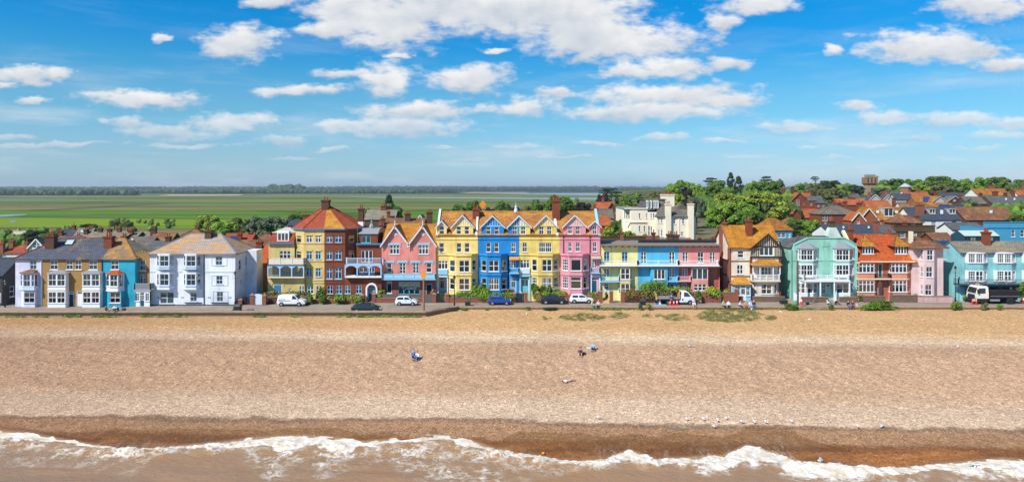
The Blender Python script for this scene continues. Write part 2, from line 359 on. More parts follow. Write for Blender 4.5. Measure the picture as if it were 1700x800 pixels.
# ------------------------------------------------------------------ beach, sea
def beach_z(X,Y):
    s = Y + 0.045 * X
    z = np.interp(s,[40,55.5,60,64.2,65.5,78,90,94,118],[-7.2,-4.95,-4.12,-3.5,-3.14,-1.75,-0.62,-0.38,-0.22])
    return z
def gcoords():
    xs = np.concatenate([np.linspace(-420,-82,60)[:-1],np.linspace(-82,92,871),np.linspace(92,420,60)[1:]])
    ys = np.concatenate([np.linspace(42,58,33)[:-1],np.linspace(58,100,211),np.linspace(100,113,14)[1:]])
    return np.meshgrid(xs,ys)
def beach_mat():
    m,nt,b = newmat('shingle'); g = nd(nt,'ShaderNodeNewGeometry').outputs['Position']
    sx = nd(nt,'ShaderNodeSeparateXYZ',{0: g})
    wv = noise(nt,vmth(nt,'MULTIPLY',g,(0.07,0.3,0)).outputs[0],1.0,4,0.6).outputs[0]
    wv2 = noise(nt,vmth(nt,'MULTIPLY',g,(0.5,0.9,0)).outputs[0],1.0,4,0.6).outputs[0]
    s = mth(nt,'ADD',mth(nt,'MULTIPLY_ADD',sx.outputs[0],0.045,sx.outputs[1]),mth(nt,'ADD',mth(nt,'MULTIPLY',mth(nt,'SUBTRACT',wv,0.5),2.2),mth(nt,'MULTIPLY',mth(nt,'SUBTRACT',wv2,0.5),1.6)))
    t = mrange(nt,s,54,104)
    P = lambda y: (y - 54) / 50.0
    wet = C(148,96,52,.62); wet2 = C(190,126,70,.62); tan = C(184,142,104,.74); pale = C(222,192,160,.80); gold = C(226,182,128,.78); pink = C(212,174,138,.78); grey = C(158,130,104,.7)
    col = ramp(nt,t,[(0.0,wet2),(P(59.2),wet2),(P(60.3),wet),(P(61.6),C(150,98,56,.64)),(P(62.6),tan),(P(64.4),tan),(P(64.75),grey),(P(65.05),grey),(P(65.5),pale),(P(69),pale),(P(72.5),pink),(P(82),pink),(P(87.0),C(208,170,134,.76)),(P(89.6),C(228,200,166,.82)),(P(92.5),C(230,192,144,.8)),(P(95),gold),(P(104),gold)])
    # single pebbles: pale, grey and rust among the tan
    osand = mth(nt,'MULTIPLY',mrange(nt,noise(nt,vmth(nt,'MULTIPLY',g,(0.09,0.35,0)).outputs[0],1.0,4,0.6).outputs[0],0.46,0.6),mrange(nt,s,62.0,60.2))
    col = mixc(nt,mth(nt,'MULTIPLY',osand,0.8),col,C(222,150,84,.74))
    vo = nd(nt,'ShaderNodeTexVoronoi',{'Vector': g,'Scale': 4.2},feature='F1'); vr = vo.outputs['Color']
    sc_ = nd(nt,'ShaderNodeSeparateColor',{0: vr})
    peb = ramp(nt,sc_.outputs[0],[(0,(0.5,0.47,0.45,1)),(0.25,(0.84,0.8,0.76,1)),(0.6,(1.02,1.0,0.98,1)),(0.85,(1.22,1.2,1.18,1)),(1,(1.6,1.6,1.6,1))])
    vo2 = nd(nt,'ShaderNodeTexVoronoi',{'Vector': g,'Scale': 11.0},feature='F1')
    peb2 = ramp(nt,nd(nt,'ShaderNodeSeparateColor',{0: vo2.outputs['Color']}).outputs[1],[(0,(0.55,0.53,0.52,1)),(0.5,(1,1,1,1)),(1,(1.5,1.48,1.45,1))])
    col = mixc(nt,0.55,col,mixc(nt,1.0,col,peb,'MULTIPLY'))
    col = mixc(nt,0.7,col,mixc(nt,1.0,col,peb2,'MULTIPLY'))
    patch = noise(nt,g,0.09,5,0.6).outputs[0]
    col = mixc(nt,mrange(nt,patch,0.42,0.72,0,0.3),col,mixc(nt,1.0,col,C(196,186,184),'MULTIPLY'))
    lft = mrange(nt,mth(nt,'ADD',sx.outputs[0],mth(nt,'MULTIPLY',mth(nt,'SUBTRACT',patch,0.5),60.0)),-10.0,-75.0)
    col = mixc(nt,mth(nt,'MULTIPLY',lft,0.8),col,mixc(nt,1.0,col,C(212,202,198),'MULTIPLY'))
    col = mixc(nt,1.0,col,(0.88,0.875,0.885,1),'MULTIPLY')
    wetk = mrange(nt,s,59.0,62.5,1.0,0.0)
    rough = mth(nt,'SUBTRACT',0.95,mth(nt,'MULTIPLY',wetk,0.5))
    hgt = mth(nt,'ADD',vo.outputs['Distance'],mth(nt,'MULTIPLY',vo2.outputs['Distance'],0.6))
    hgt = mth(nt,'ADD',hgt,mth(nt,'MULTIPLY',noise(nt,g,1.1,4,0.6).outputs[0],3.0))
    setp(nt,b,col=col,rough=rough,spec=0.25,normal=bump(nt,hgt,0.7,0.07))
    return m
X,Y = gcoords()
rough_zone = np.clip(1 - np.abs((Y + 0.045 * X) - 80) / 9.5,0,1) ** 0.7
Z = beach_z(X,Y)
lum_ = fbm(X * 1.5,Y * 1.05,3,3)
Z = Z + (lum_ - 0.5) * (0.07 + 0.24 * rough_zone) * np.clip((Y - 60) / 6,0,1) * np.clip((105 - Y) / 8,0.12,1)
Z = Z + (fbm(X * 0.16,Y * 0.4,3,9) - 0.5) * 0.35 * np.clip((Y - 60) / 6,0.2,1) * np.clip((102 - Y) / 8,0,1)
def z_beach_at(x,y):
    ix = np.searchsorted(X[0],x); iy = np.searchsorted(Y[:,0],y); return float(Z[min(iy,Z.shape[0] - 1),min(ix,Z.shape[1] - 1)])
beach = grid_mesh('beach',X,Y,Z,beach_mat(),'structure')
def beach_pt(u,v):
    """where the sight line of a pixel meets the beach"""
    for D in np.arange(108,45,-0.05):
        x = PX(u,D); z = z_beach_at(x,D)
        if PZ(v,D) >= z - 1e-6 and False: pass
        if PZ(v,D) > z: return (x,D,z)
    return (PX(u,60),60,-4)

# sea: swash edge, breaking crest and foam follow the photographed lines, drawn on the shore plane
ZS = -4.30
def line(pts): u,v = zip(*pts); return np.array(u,float),np.array(v,float)
edge = line([(-900,722),(-100,722),(0,724),(40,726),(90,733),(150,741),(200,748),(232,749),(300,744),(380,739),(430,734),(480,732),(560,735),(600,740),(640,738),(700,731),(745,733),(790,741),(830,752),(880,758),(950,766),(1000,764),(1045,752),(1090,764),(1140,762),(1200,760),(1240,747),(1290,758),(1340,770),(1420,776),(1500,776),(1560,771),(1620,768),(1665,765),(1700,768),(1800,772),(2600,776)])
crest = line([(-900,735),(0,733),(90,740),(200,752),(240,752),(330,749),(420,744),(480,741),(560,744),(640,746),(700,740),(760,744),(830,758),(900,768),(960,776),(1040,772),(1100,773),(1200,771),(1250,766),(1320,774),(1420,782),(1500,786),(1600,783),(1700,784),(2600,790)])
thick = line([(-900,12),(0,9),(100,6),(200,4),(235,3),(330,6),(420,12),(500,13),(600,9),(680,7),(760,7),(850,6),(950,7),(1050,13),(1120,10),(1200,14),(1260,17),(1340,13),(1420,10),(1500,12),(1600,15),(1700,16),(2600,18)])
lace = line([(-900,26),(0,28),(120,22),(220,24),(260,5),(330,4),(400,8),(450,40),(560,30),(640,12),(700,50),(800,46),(880,24),(960,7),(1100,6),(1300,9),(1400,30),(1500,20),(1600,18),(1700,20),(2600,26)])
back = line([(-900,0),(150,0),(190,18),(300,14),(380,8),(440,2),(560,5),(600,3),(820,2),(860,18),(960,26),(1040,12),(1120,22),(1230,12),(1300,26),(1400,14),(1480,5),(1700,0),(2600,0)])
def sea_grid():
    uu = np.concatenate([np.linspace(-900,-40,40)[:-1],np.linspace(-40,1740,900),np.linspace(1740,2600,40)[1:]])
    D0 = Dg(np.interp(uu,*edge) - 1.15 * np.interp(uu,*back) - 6,ZS)    # shoreward limit
    far = 41.0
    t = np.concatenate([np.linspace(0,1,190)]) ** 1.15
    Dm = D0[None,:] + (far - D0[None,:]) * t[:,None]
    Um = np.repeat(uu[None,:],len(t),0)
    Xm = (Um - 850) * 60.0 / F * (Dm / 60.0)
    Vm = HV + (H - ZS) * F / Dm
    de = Vm - np.interp(Um,*edge); dc = Vm - np.interp(Um,*crest)
    th = np.interp(Um,*thick); la = np.interp(Um,*lace); bk = 1.15 * np.interp(Um,*back)
    jit = (fbm(Xm * 1.2,Dm * 2.2,4,21) - 0.5)
    jit2 = (fbm(Xm * 0.45,Dm * 0.45,3,31) - 0.5)
    d1 = de + jit * 9
    thk = th * np.interp(Um,[0,300,900,1050,1700],[0.7,0.72,0.72,1.0,1.0]) * (1 + jit2 * 1.9)
    solid = np.clip(d1 / 1.5,0,1) * np.clip(1 - (d1 - thk) / np.maximum(0.55 * thk,2),0,1)
    lc = np.clip(d1 / 2,0,1) * np.clip(1.15 - (d1 - thk - la * 0.4) / np.maximum(la * 1.2,1),0,1) * np.clip(0.7 + jit2 * 2.2,0,1)
    bkf = np.where(de < 1,np.clip(1 + (d1 - 1) / np.maximum(bk,0.5),0,1),0) * (bk > 1)
    # relief: broken crest, glassy seaward face, low swell
    z = ZS + 0.0 * Xm
    z = z + 0.34 * np.exp(-((dc) / 6.5) ** 2) * np.clip(0.6 + jit2 * 2,0.25,1.3)
    z = z + solid * (fbm(Xm * 2.4,Dm * 3.4,3,5) - 0.25) * 0.34
    z = z + 0.05 * np.sin(Dm * 1.7 + 2.4 * fbm(Xm * 0.08,Dm * 0.2,2,12) * 6) * np.clip((de - 25) / 20,0,1)
    z = z + (fbm(Xm * 0.8,Dm * 1.8,4,14) - 0.5) * 0.10 * np.clip((de - 6) / 10,0,1)
    zb = beach_z(Xm,Dm)
    z = np.where(de < 4,np.maximum(z,zb + 0.035),np.maximum(z,zb + 0.05))
    deep = np.clip(de / 60,0,1)
    thin = np.clip(-de / 3,0,1)
    return Xm,Dm,z,dict(solid=solid,lace=lc,backwash=bkf,deep=deep,thin=thin)
def sea_mat():
    m,nt,b = newmat('muddy_sea_water'); g = nd(nt,'ShaderNodeNewGeometry').outputs['Position']
    at = lambda n: nd(nt,'ShaderNodeAttribute',attribute_name=n).outputs['Fac']
    solid,lace,bw,deep,thin = at('solid'),at('lace'),at('backwash'),at('deep'),at('thin')
    gw = vmth(nt,'ADD',g,vmth(nt,'MULTIPLY',vmth(nt,'SUBTRACT',noise(nt,g,0.9,4,0.6).outputs['Color'],(0.5,0.5,0.5)).outputs[0],(1.6,1.6,0)).outputs[0]).outputs[0]
    def net(sc,w):
        v = nd(nt,'ShaderNodeTexVoronoi',{'Vector': gw,'Scale': sc},feature='DISTANCE_TO_EDGE').outputs['Distance']
        return mrange(nt,v,0.0,w,1.0,0.0)
    l1 = net(0.75,0.16); l2 = net(1.9,0.2)
    brk = noise(nt,g,0.8,5,0.65).outputs[0]
    web = mth(nt,'MAXIMUM',l1,mth(nt,'MULTIPLY',l2,0.8))
    web = mth(nt,'MULTIPLY',web,mrange(nt,brk,0.42,0.60))
    lf = mth(nt,'MULTIPLY',web,mth(nt,'MULTIPLY',lace,1.5),clamp=True)
    fl = mth(nt,'MULTIPLY',mrange(nt,noise(nt,g,2.2,5,0.7).outputs[0],0.62,0.74),0.55)
    lf = mth(nt,'MAXIMUM',lf,mth(nt,'MULTIPLY',fl,mth(nt,'ADD',mth(nt,'MULTIPLY',lace,1.0),0.22)))
    sn = noise(nt,gw,3.2,5,0.7).outputs[0]
    sf = mrange(nt,mth(nt,'ADD',solid,mth(nt,'MULTIPLY',mth(nt,'SUBTRACT',sn,0.5),1.3)),0.28,0.55)
    # backwash: streaks running down the sand
    st = noise(nt,vmth(nt,'MULTIPLY',vmth(nt,'ADD',g,vmth(nt,'MULTIPLY',g,(0,0,0)).outputs[0]).outputs[0],(2.3,0.6,0)).outputs[0],1.0,6,0.7,1.6).outputs[0]
    bf = mth(nt,'MULTIPLY',mth(nt,'MULTIPLY',mrange(nt,st,0.44,0.66),mrange(nt,noise(nt,g,0.35,4,0.6).outputs[0],0.38,0.62)),mth(nt,'POWER',bw,1.1))
    foam = mth(nt,'MAXIMUM',mth(nt,'MAXIMUM',lf,sf),bf)
    fcol = mixc(nt,mrange(nt,noise(nt,g,1.4,4,0.6).outputs[0],0.35,0.7),C(240,236,228,.84),C(206,182,148,.8))
    wcol = mixc(nt,deep,C(196,150,96,.6),C(180,144,104,.58))
    wcol = mixc(nt,mrange(nt,noise(nt,vmth(nt,'MULTIPLY',g,(0.12,0.5,0)).outputs[0],1.0,4).outputs[0],0.35,0.7),wcol,C(192,150,108,.6))
    col = mixc(nt,foam,wcol,fcol)
    setp(nt,b,col=col,rough=mth(nt,'ADD',mth(nt,'MULTIPLY',foam,0.5),0.16),spec=0.45,
         normal=bump(nt,mth(nt,'ADD',mth(nt,'ADD',noise(nt,vmth(nt,'MULTIPLY',g,(1,1.8,1)).outputs[0],1.6,5,0.6).outputs[0],mth(nt,'MULTIPLY',foam,0.5)),mth(nt,'MULTIPLY',mth(nt,'MULTIPLY',sn,foam),0.8)),0.45,0.22))
    # the last thin skin of water on the sand is clear apart from its foam
    tr = nd(nt,'ShaderNodeBsdfTransparent',{0: (0.9,0.86,0.8,1)})
    clr = mth(nt,'MULTIPLY',thin,mth(nt,'SUBTRACT',0.86,foam,clamp=True),clamp=True)
    mx = nd(nt,'ShaderNodeMixShader',{0: clr,1: b.outputs[0],2: tr.outputs[0]})
    nt.links.new(mx.outputs[0],nt.nodes['Material Output'].inputs[0])
    return m
sx_,sy_,sz_,sat = sea_grid()
sea = grid_mesh('sea',sx_,sy_,sz_,sea_mat(),'structure',attrs=sat)

# ------------------------------------------------------------------ land: marsh and rising town ground in one sheet to the horizon
def sstep(x,a,b): t = np.clip((x - a) / (b - a),0,1); return t * t * (3 - 2 * t)
def land_z(x,y):
    z = -0.02 - 1.0 * sstep(y,150,300)
    right = sstep(x - 0.12 * y,0,42)
    hill = 6.0 * sstep(y,134,165) + 6.5 * sstep(y,190,420) + 6.0 * sstep(y,400,560)
    hill = hill * (1 - sstep(y,900,1500))
    z = z + right * hill * (0.75 + 0.25 * sstep(x,60,200))
    far = 22 * sstep(y,3000,6500) * (0.35 + 0.65 * fbm(x / 900.0 + 3,y / 900.0,3,41))
    return z + far
ly = np.concatenate([np.linspace(112.9,180,30)[:-1],np.geomspace(180,11400,110)])
lx = np.concatenate([-np.geomspace(220,10500,36)[::-1],np.linspace(-220,300,131)[1:-1],np.geomspace(300,10500,36)])
LX,LY = np.meshgrid(lx,ly)
def land_mat():
    m,nt,b = newmat('marsh_and_gardens'); g = nd(nt,'ShaderNodeNewGeometry').outputs['Position']
    sx = nd(nt,'ShaderNodeSeparateXYZ',{0: g})
    # long fields and reed beds lying across the valley
    wob = noise(nt,vmth(nt,'MULTIPLY',g,(0.0016,0.004,0)).outputs[0],1.0,5,0.6).outputs[0]
    lg = mth(nt,'LOGARITHM',mth(nt,'MAXIMUM',sx.outputs[1],100.0),10.0)
    t = mrange(nt,mth(nt,'ADD',lg,mth(nt,'MULTIPLY',mth(nt,'SUBTRACT',wob,0.5),0.16)),2.0,4.0)
    P = lambda y: (math.log10(y) - 2) / 2
    reed = C(164,134,98,.68); br = C(136,166,8,.66); mid = C(100,142,24,.64); dk = C(84,116,50,.6); olive = C(142,148,74,.66); straw = C(120,132,74,.55)
    col = ramp(nt,t,[(0.0,C(110,112,72,.6)),(P(240),C(100,122,50,.6)),(P(300),reed),(P(345),C(116,122,66,.6)),(P(360),br),(P(440),br),(P(470),mid),(P(650),mid),(P(690),reed),(P(760),C(112,120,66,.6)),(P(800),C(136,148,62,.62)),(P(1000),dk),(P(1060),olive),(P(1230),C(124,144,60,.62)),(P(1450),dk),(P(1700),olive),(P(2300),C(116,136,70,.6)),(P(3200),straw),(P(3500),dk),(1.0,dk)])
    strips = noise(nt,vmth(nt,'MULTIPLY',g,(0.004,0.03,0)).outputs[0],1.0,4,0.65).outputs[0]
    col = mixc(nt,mrange(nt,strips,0.42,0.68,0,0.42),col,C(148,142,76,.6))
    fine = noise(nt,vmth(nt,'MULTIPLY',g,(0.03,0.12,0)).outputs[0],1.0,5,0.7).outputs[0]
    col = mixc(nt,mrange(nt,fine,0.45,0.72,0,0.45),col,C(74,100,34,.55))
    ditch = nd(nt,'ShaderNodeTexVoronoi',{'Vector': vmth(nt,'MULTIPLY',g,(0.0024,0.0075,0)).outputs[0],'Scale': 1.0},feature='DISTANCE_TO_EDGE').outputs['Distance']
    col = mixc(nt,mrange(nt,ditch,0.012,0.035,0.6,0.0),col,C(60,74,40,.5))
    col = mixc(nt,mrange(nt,sx.outputs[1],2350.0,2750.0),col,C(66,92,48,.5))
    town = mth(nt,'MULTIPLY',mrange(nt,sx.outputs[0],0.0,30.0),mrange(nt,sx.outputs[1],900.0,600.0))
    gd = noise(nt,g,0.06,5,0.65).outputs[0]
    gcol = ramp(nt,gd,[(0.35,C(70,96,40,.5)),(0.5,C(52,76,32,.5)),(0.56,C(150,136,112,.6)),(0.7,C(112,118,66,.55))])
    col = mixc(nt,town,col,gcol)
    setp(nt,b,col=col,rough=0.95,spec=0.1,normal=bump(nt,noise(nt,g,0.25,5,0.7).outputs[0],0.4,0.6))
    return m
land = grid_mesh('ground',LX,LY,land_z(LX,LY),land_mat(),'structure')
# estuary and creeks
def water_mat():
    m,nt,b = newmat('estuary_water'); g = nd(nt,'ShaderNodeNewGeometry').outputs['Position']
    setp(nt,b,col=C(160,160,150,.5),rough=0.22,spec=0.6,normal=bump(nt,noise(nt,g,0.5,3).outputs[0],0.15,0.2)); return m
WATER = water_mat()
def ribbon(name,pts,z):
    """flat water between near and far pixel rows: (u, v_near, v_far)"""
    mb = MB()
    for (u0,a0,b0),(u1,a1,b1) in zip(pts[:-1],pts[1:]):
        q = [(PX(u,Dg(v,z)),Dg(v,z),z) for u,v in ((u0,a0),(u1,a1),(u1,b1),(u0,b0))]
        mb.quad(*q)
    return mb.build(name,WATER,kind='structure')
ribbon('river',[(-300,331.6,330.4),(0,331.6,330.5),(90,331.2,330.4),(142,330.6,330.3)],-0.6)
ribbon('river',[(560,327.4,327.2),(640,328.6,327.3),(720,329.4,327.6),(800,330.2,327.8),(900,331.0,328.2),(1000,332.0,328.4),(1100,333.2,328.6)],-0.6)
ribbon('river',[(800,321.4,321.2),(860,322.4,320.6),(940,324.0,320.4),(1060,325.4,320.2),(1300,326.0,320.2)],-0.4)
ribbon('creek',[(-60,361,356),(0,360,356.5),(20,359,355.6),(44,356.8,355.4)],-0.92)
ribbon('creek',[(17,369,367),(22,369.5,366),(27,368,366.5)],-0.92)

# ------------------------------------------------------------------ building helpers
class Panel:
    """a vertical wall plane seen from outside: s runs left to right, n runs into the house"""
    def __init__(s,p0,p1):
        s.p0 = Vector((p0[0],p0[1])); d = Vector((p1[0],p1[1])) - s.p0; s.L = d.length; s.t = d / s.L; s.n = Vector((-s.t.y,s.t.x))
    def pt(s,a,n,z): q = s.p0 + s.t * a + s.n * n; return (q.x,q.y,z)
    def box(s,mb,s0,s1,n0,n1,z0,z1,m=0):
        mb.hexa([s.pt(a,n,z) for z in (z0,z1) for a,n in ((s0,n0),(s1,n0),(s1,n1),(s0,n1))],m)
def wallpanel(mb,P,z0,z1,holes=(),m=0,s0=0.0,s1=None,reveal=0.13,mr=None):
    s1 = P.L if s1 is None else s1; mr = m if mr is None else mr
    S = sorted({s0,s1,*[max(s0,min(s1,h[i])) for h in holes for i in (0,1)]}); Zs = sorted({z0,z1,*[max(z0,min(z1,h[i])) for h in holes for i in (2,3)]})
    for a,b in zip(S[:-1],S[1:]):
        run = None
        for c,d in zip(Zs[:-1],Zs[1:]):
            inside = any(h[0] - 1e-6 <= a and b <= h[1] + 1e-6 and h[2] - 1e-6 <= c and d <= h[3] + 1e-6 for h in holes)
            if not inside: mb.quad(P.pt(a,0,c),P.pt(b,0,c),P.pt(b,0,d),P.pt(a,0,d),m)
    for h in holes:
        a,b,c,d = h[:4]; r = reveal
        mb.quad(P.pt(a,0,c),P.pt(a,r,c),P.pt(a,r,d),P.pt(a,0,d),mr); mb.quad(P.pt(b,r,c),P.pt(b,0,c),P.pt(b,0,d),P.pt(b,r,d),mr)
        mb.quad(P.pt(a,0,d),P.pt(a,r,d),P.pt(b,r,d),P.pt(b,0,d),mr); mb.quad(P.pt(a,r,c),P.pt(a,0,c),P.pt(b,0,c),P.pt(b,r,c),mr)
def window(h,P,s0,s1,z0,z1,lights=1,cols=1,rows=2,fm=None,curt=None,sill=True,far=False,name='window',transom=None,fw=0.065):
    fm = fm or h.fm; mb = MB(); n0,n1 = 0.035,0.11
    P.box(mb,s0 - 0.01,s0 + fw,n0,n1,z0,z1); P.box(mb,s1 - fw,s1 + 0.01,n0,n1,z0,z1)
    P.box(mb,s0 + fw,s1 - fw,n0,n1,z1 - fw,z1 + 0.01); P.box(mb,s0 + fw,s1 - fw,n0,n1,z0 - 0.01,z0 + fw)
    wl = (s1 - s0) / lights
    for i in range(lights):
        a,b = s0 + i * wl,s0 + (i + 1) * wl
        if i: P.box(mb,a - 0.06,a + 0.06,n0 - 0.01,n1,z0 + fw,z1 - fw)
        for k in range(1,cols): x = a + (b - a) * k / cols; P.box(mb,x - 0.025,x + 0.025,n0 + 0.015,n1 - 0.01,z0 + fw,z1 - fw)
        for k in range(1,rows):
            z = z0 + (z1 - z0) * k / rows; t = 0.045 if (rows == 2 or k * 2 == rows) else 0.025
            P.box(mb,a + 0.05,b - 0.05,n0 + 0.02,n1 - 0.012,z - t,z + t)
        if transom: z = z0 + (z1 - z0) * transom; P.box(mb,a + 0.05,b - 0.05,n0 + 0.004,n1 - 0.005,z - 0.05,z + 0.05)
    if sill: P.box(mb,s0 - 0.1,s1 + 0.1,-0.1,0.03,z0 - 0.11,z0)
    w = mb.build(name,fm,h.o)
    g = MB(); g.quad(P.pt(s0,0.085,z0),P.pt(s1,0.085,z0),P.pt(s1,0.085,z1),P.pt(s0,0.085,z1))
    if far: g.build('pane',farglass(),w); return w
    g.build('pane',glass(),w)
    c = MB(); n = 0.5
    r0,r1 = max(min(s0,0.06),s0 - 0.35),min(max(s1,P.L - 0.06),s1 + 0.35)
    c.quad(P.pt(r0,n,z0 - 0.1),P.pt(r1,n,z0 - 0.1),P.pt(r1,n,z1 + 0.12),P.pt(r0,n,z1 + 0.12),0)  # near-black sheet behind the pane stands in for the unlit room
    k = curt or R.choice(('dark','side','side','half','half','net')); cm = R.choice((CURTAIN,CURTAIN,CURTAIN2,BLIND)) if k != 'net' else CURTAIN
    nn = 0.19
    def drape(a,b,zt,zb):
        q = max(2,int((b - a) / 0.09))
        for i in range(q):
            x0,x1 = a + (b - a) * i / q,a + (b - a) * (i + 1) / q
            c.quad(P.pt(x0,nn + 0.03 * (i % 2),zb),P.pt(x1,nn + 0.03 * ((i + 1) % 2),zb),P.pt(x1,nn + 0.03 * ((i + 1) % 2),zt),P.pt(x0,nn + 0.03 * (i % 2),zt),1)
    wv = s1 - s0
    if k == 'side': d = wv * R.uniform(0.17,0.26); drape(s0,s0 + d,z1,z0); drape(s1 - d,s1,z1,z0)
    elif k == 'half': drape(s0,s1,z1,z1 - (z1 - z0) * R.uniform(0.25,0.55))
    elif k == 'net': drape(s0,s1,z1,z0)
    c.build('curtain_and_dark_back',[DARKROOM,cm],w)
    return w
def door(h,P,s0,s1,z0,z1,mat,fan=True,glazed=False,fm=None,surround=True):
    fm = fm or h.fm; mb = MB(); zf = z1 - (0.42 if fan else 0.08)
    P.box(mb,s0 - 0.01,s0 + 0.09,0.02,0.12,z0,z1); P.box(mb,s1 - 0.09,s1 + 0.01,0.02,0.12,z0,z1)
    P.box(mb,s0 + 0.09,s1 - 0.09,0.02,0.12,z1 - 0.08,z1 + 0.01)
    if fan: P.box(mb,s0 + 0.09,s1 - 0.09,0.025,0.115,zf - 0.04,zf + 0.04)
    f = mb.build('door_frame',fm,h.o)
    d = MB(); a,b = s0 + 0.09,s1 - 0.09
    P.box(d,a,b,0.06,0.1,z0 + 0.02,zf - 0.04)
    for i in (0,1):     # raised panels or glazing frames
        x0,x1 = a + (b - a) * (0.1 + 0.43 * i),a + (b - a) * (0.47 + 0.43 * i)
        for c0,c1,gl in ((0.08,0.42,False),(0.5,0.92,glazed)):
            P.box(d,x0,x1,0.045 if not gl else 0.052,0.07,z0 + (zf - z0) * c0,z0 + (zf - z0) * c1,1 if gl else 0)
    dd = d.build('door',[mat,DARKROOM if not glazed else farglass()],h.o)
    k = MB(); k.lathe(0,0,[(0.0,-0.05),(0.04,-0.03),(0.04,0.0),(0.0,0.02)],6,axis='y'); q = P.pt(b - 0.12,0.03,z0 + 1.0)
    k.v = [(x + q[0],y + q[1],z + q[2]) for x,y,z in k.v]; k.build('handle',plain((0.5,0.4,0.2,1),0.3,1.0),dd)
    g = MB(); g.quad(P.pt(s0,0.1,zf),P.pt(s1,0.1,zf),P.pt(s1,0.1,z1),P.pt(s0,0.1,z1))
    if fan: g.build('fanlight',farglass(),f)
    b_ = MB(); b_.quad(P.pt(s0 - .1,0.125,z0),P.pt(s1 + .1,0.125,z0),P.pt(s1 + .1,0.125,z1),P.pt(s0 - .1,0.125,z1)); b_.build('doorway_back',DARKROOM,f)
class House:
    def __init__(h,name,label,u0,u1,D,fm=None,group='houses along the seafront',cat='house',zb=0.0):
        h.D = D; h.u0 = u0; h.u1 = u1; h.x0 = PX(u0,D); h.x1 = PX(u1,D); h.fm = fm or WHITE; h.zb = zb
        h.o = root(name,((h.x0 + h.x1) / 2,D,zb),label,cat,group)
        h.wall = MB(); h.trim = MB()
    def P(h,u0,u1,D=None): D = D or h.D; return Panel((PX(u0,D),D),(PX(u1,D),D))
    def face(h,u0,u1,vt,vb=None,wins=(),dep=0.0,m=0,far=False,mr=None):
        """front wall between pixel columns, with its windows: (u0, u1, v0, v1, {options})"""
        D = h.D - dep; P = h.P(u0,u1,D); z1 = PZ(vt,D); z0 = PZ(vb,D) if vb else h.zb - 0.25
        holes = []
        for w in wins:
            a,b,c,d = PX(w[0],D) - P.p0.x,PX(w[1],D) - P.p0.x,PZ(w[3],D),PZ(w[2],D)
            holes.append((a,b,max(c,h.zb + 0.02),d))
        wallpanel(h.wall,P,z0,z1,holes,m,mr=mr)
        for w,q in zip(wins,holes):
            o = dict(w[4]) if len(w) > 4 else {}
            if 'door' in o: mt = o.pop('door'); door(h,P,*q,mt,**o)
            elif 'void' in o: continue
            else: window(h,P,*q,far=far,**o)
        return P
    def side(h,x,y0,y1,z0,z1,right=True,wins=(),m=0):
        """side wall at x; windows in metres (y, width, z0, z1) measured along it"""
        P = Panel((x,y0),(x,y1)) if right else Panel((x,y1),(x,y0))
        holes = []
        for (y,w,a,b) in wins:
            s = (y - y0) if right else (y1 - y); holes.append((s - w / 2,s + w / 2,a,b))
        wallpanel(h.wall,P,z0,z1,holes,m)
        for q in holes: window(h,P,*q,far=True)
    def box_rest(h,depth,z1,x0=None,x1=None,y0=None,m=0,sides=True,e=0.012):
        """side and back walls behind the front plane"""
        x0 = h.x0 + e if x0 is None else x0; x1 = h.x1 - e if x1 is None else x1; y0 = h.D if y0 is None else y0; y1 = y0 + depth; zb = h.zb - 0.3
        w = h.wall
        if sides:
            w.quad((x0,y1,zb),(x0,y0,zb),(x0,y0,z1),(x0,y1,z1),m); w.quad((x1,y0,zb),(x1,y1,zb),(x1,y1,z1),(x1,y0,z1),m)
        w.quad((x1,y1,zb),(x0,y1,zb),(x0,y1,z1),(x1,y1,z1),m)
    def course(h,u0,u1,v0,v1,dep=0.1,base=0.0,m=0):
        D = h.D - base; h.trim.box(PX(u0,D),PX(u1,D),D - dep,D - 0.003,PZ(v1,D),PZ(v0,D),m)
    def bay(h,us,p,vt,vb,rows,m=0,cap=0.0,base=0.0,blend=None,closed=True,fm=None):
        """canted or square bay: us = outer left, front left, front right, outer right columns"""
        D0 = h.D - base; D1 = D0 - p
        a = (PX(us[0],D0),D0); b = (PX(us[1],D1),D1); c = (PX(us[2],D1),D1); d = (PX(us[3],D0),D0)
        if us[1] - us[0] < 2.9: a = (b[0] - 0.01,D0)
        if us[3] - us[2] < 2.9: d = (c[0] + 0.01,D0)
        z1 = PZ(vt,D1); z0 = PZ(vb,D1) if vb else h.zb - 0.25
        Ps = (Panel(a,b),Panel(b,c),Panel(c,d))
        for P,key in zip(Ps,'LFR'):
            holes = []; ops = []
            for r in rows:
                zt,zb = PZ(r['v'][0],D1),PZ(r['v'][1],D1); sp = r.get(key)
                if sp is None: continue
                if key == 'F':
                    for w in sp:
                        holes.append((PX(w[0],D1) - b[0],PX(w[1],D1) - b[0],zb,zt)); ops.append(w[2] if len(w) > 2 else {})
                else:
                    q = r.get('mg',0.18); holes.append((P.L * q,P.L * (1 - q),zb,zt)); ops.append(sp)
            wallpanel(h.wall,P,z0,z1,holes,m)
            for q,o in zip(holes,ops): window(h,P,*q,**{**dict(fm=fm),**o})
        h.wall.poly([(*a,z1),(*b,z1),(*c,z1),(*d,z1)],m)
        if vb: h.wall.poly([(*d,z0),(*c,z0),(*b,z0),(*a,z0)],m)
        return (a,b,c,d,z0,z1)
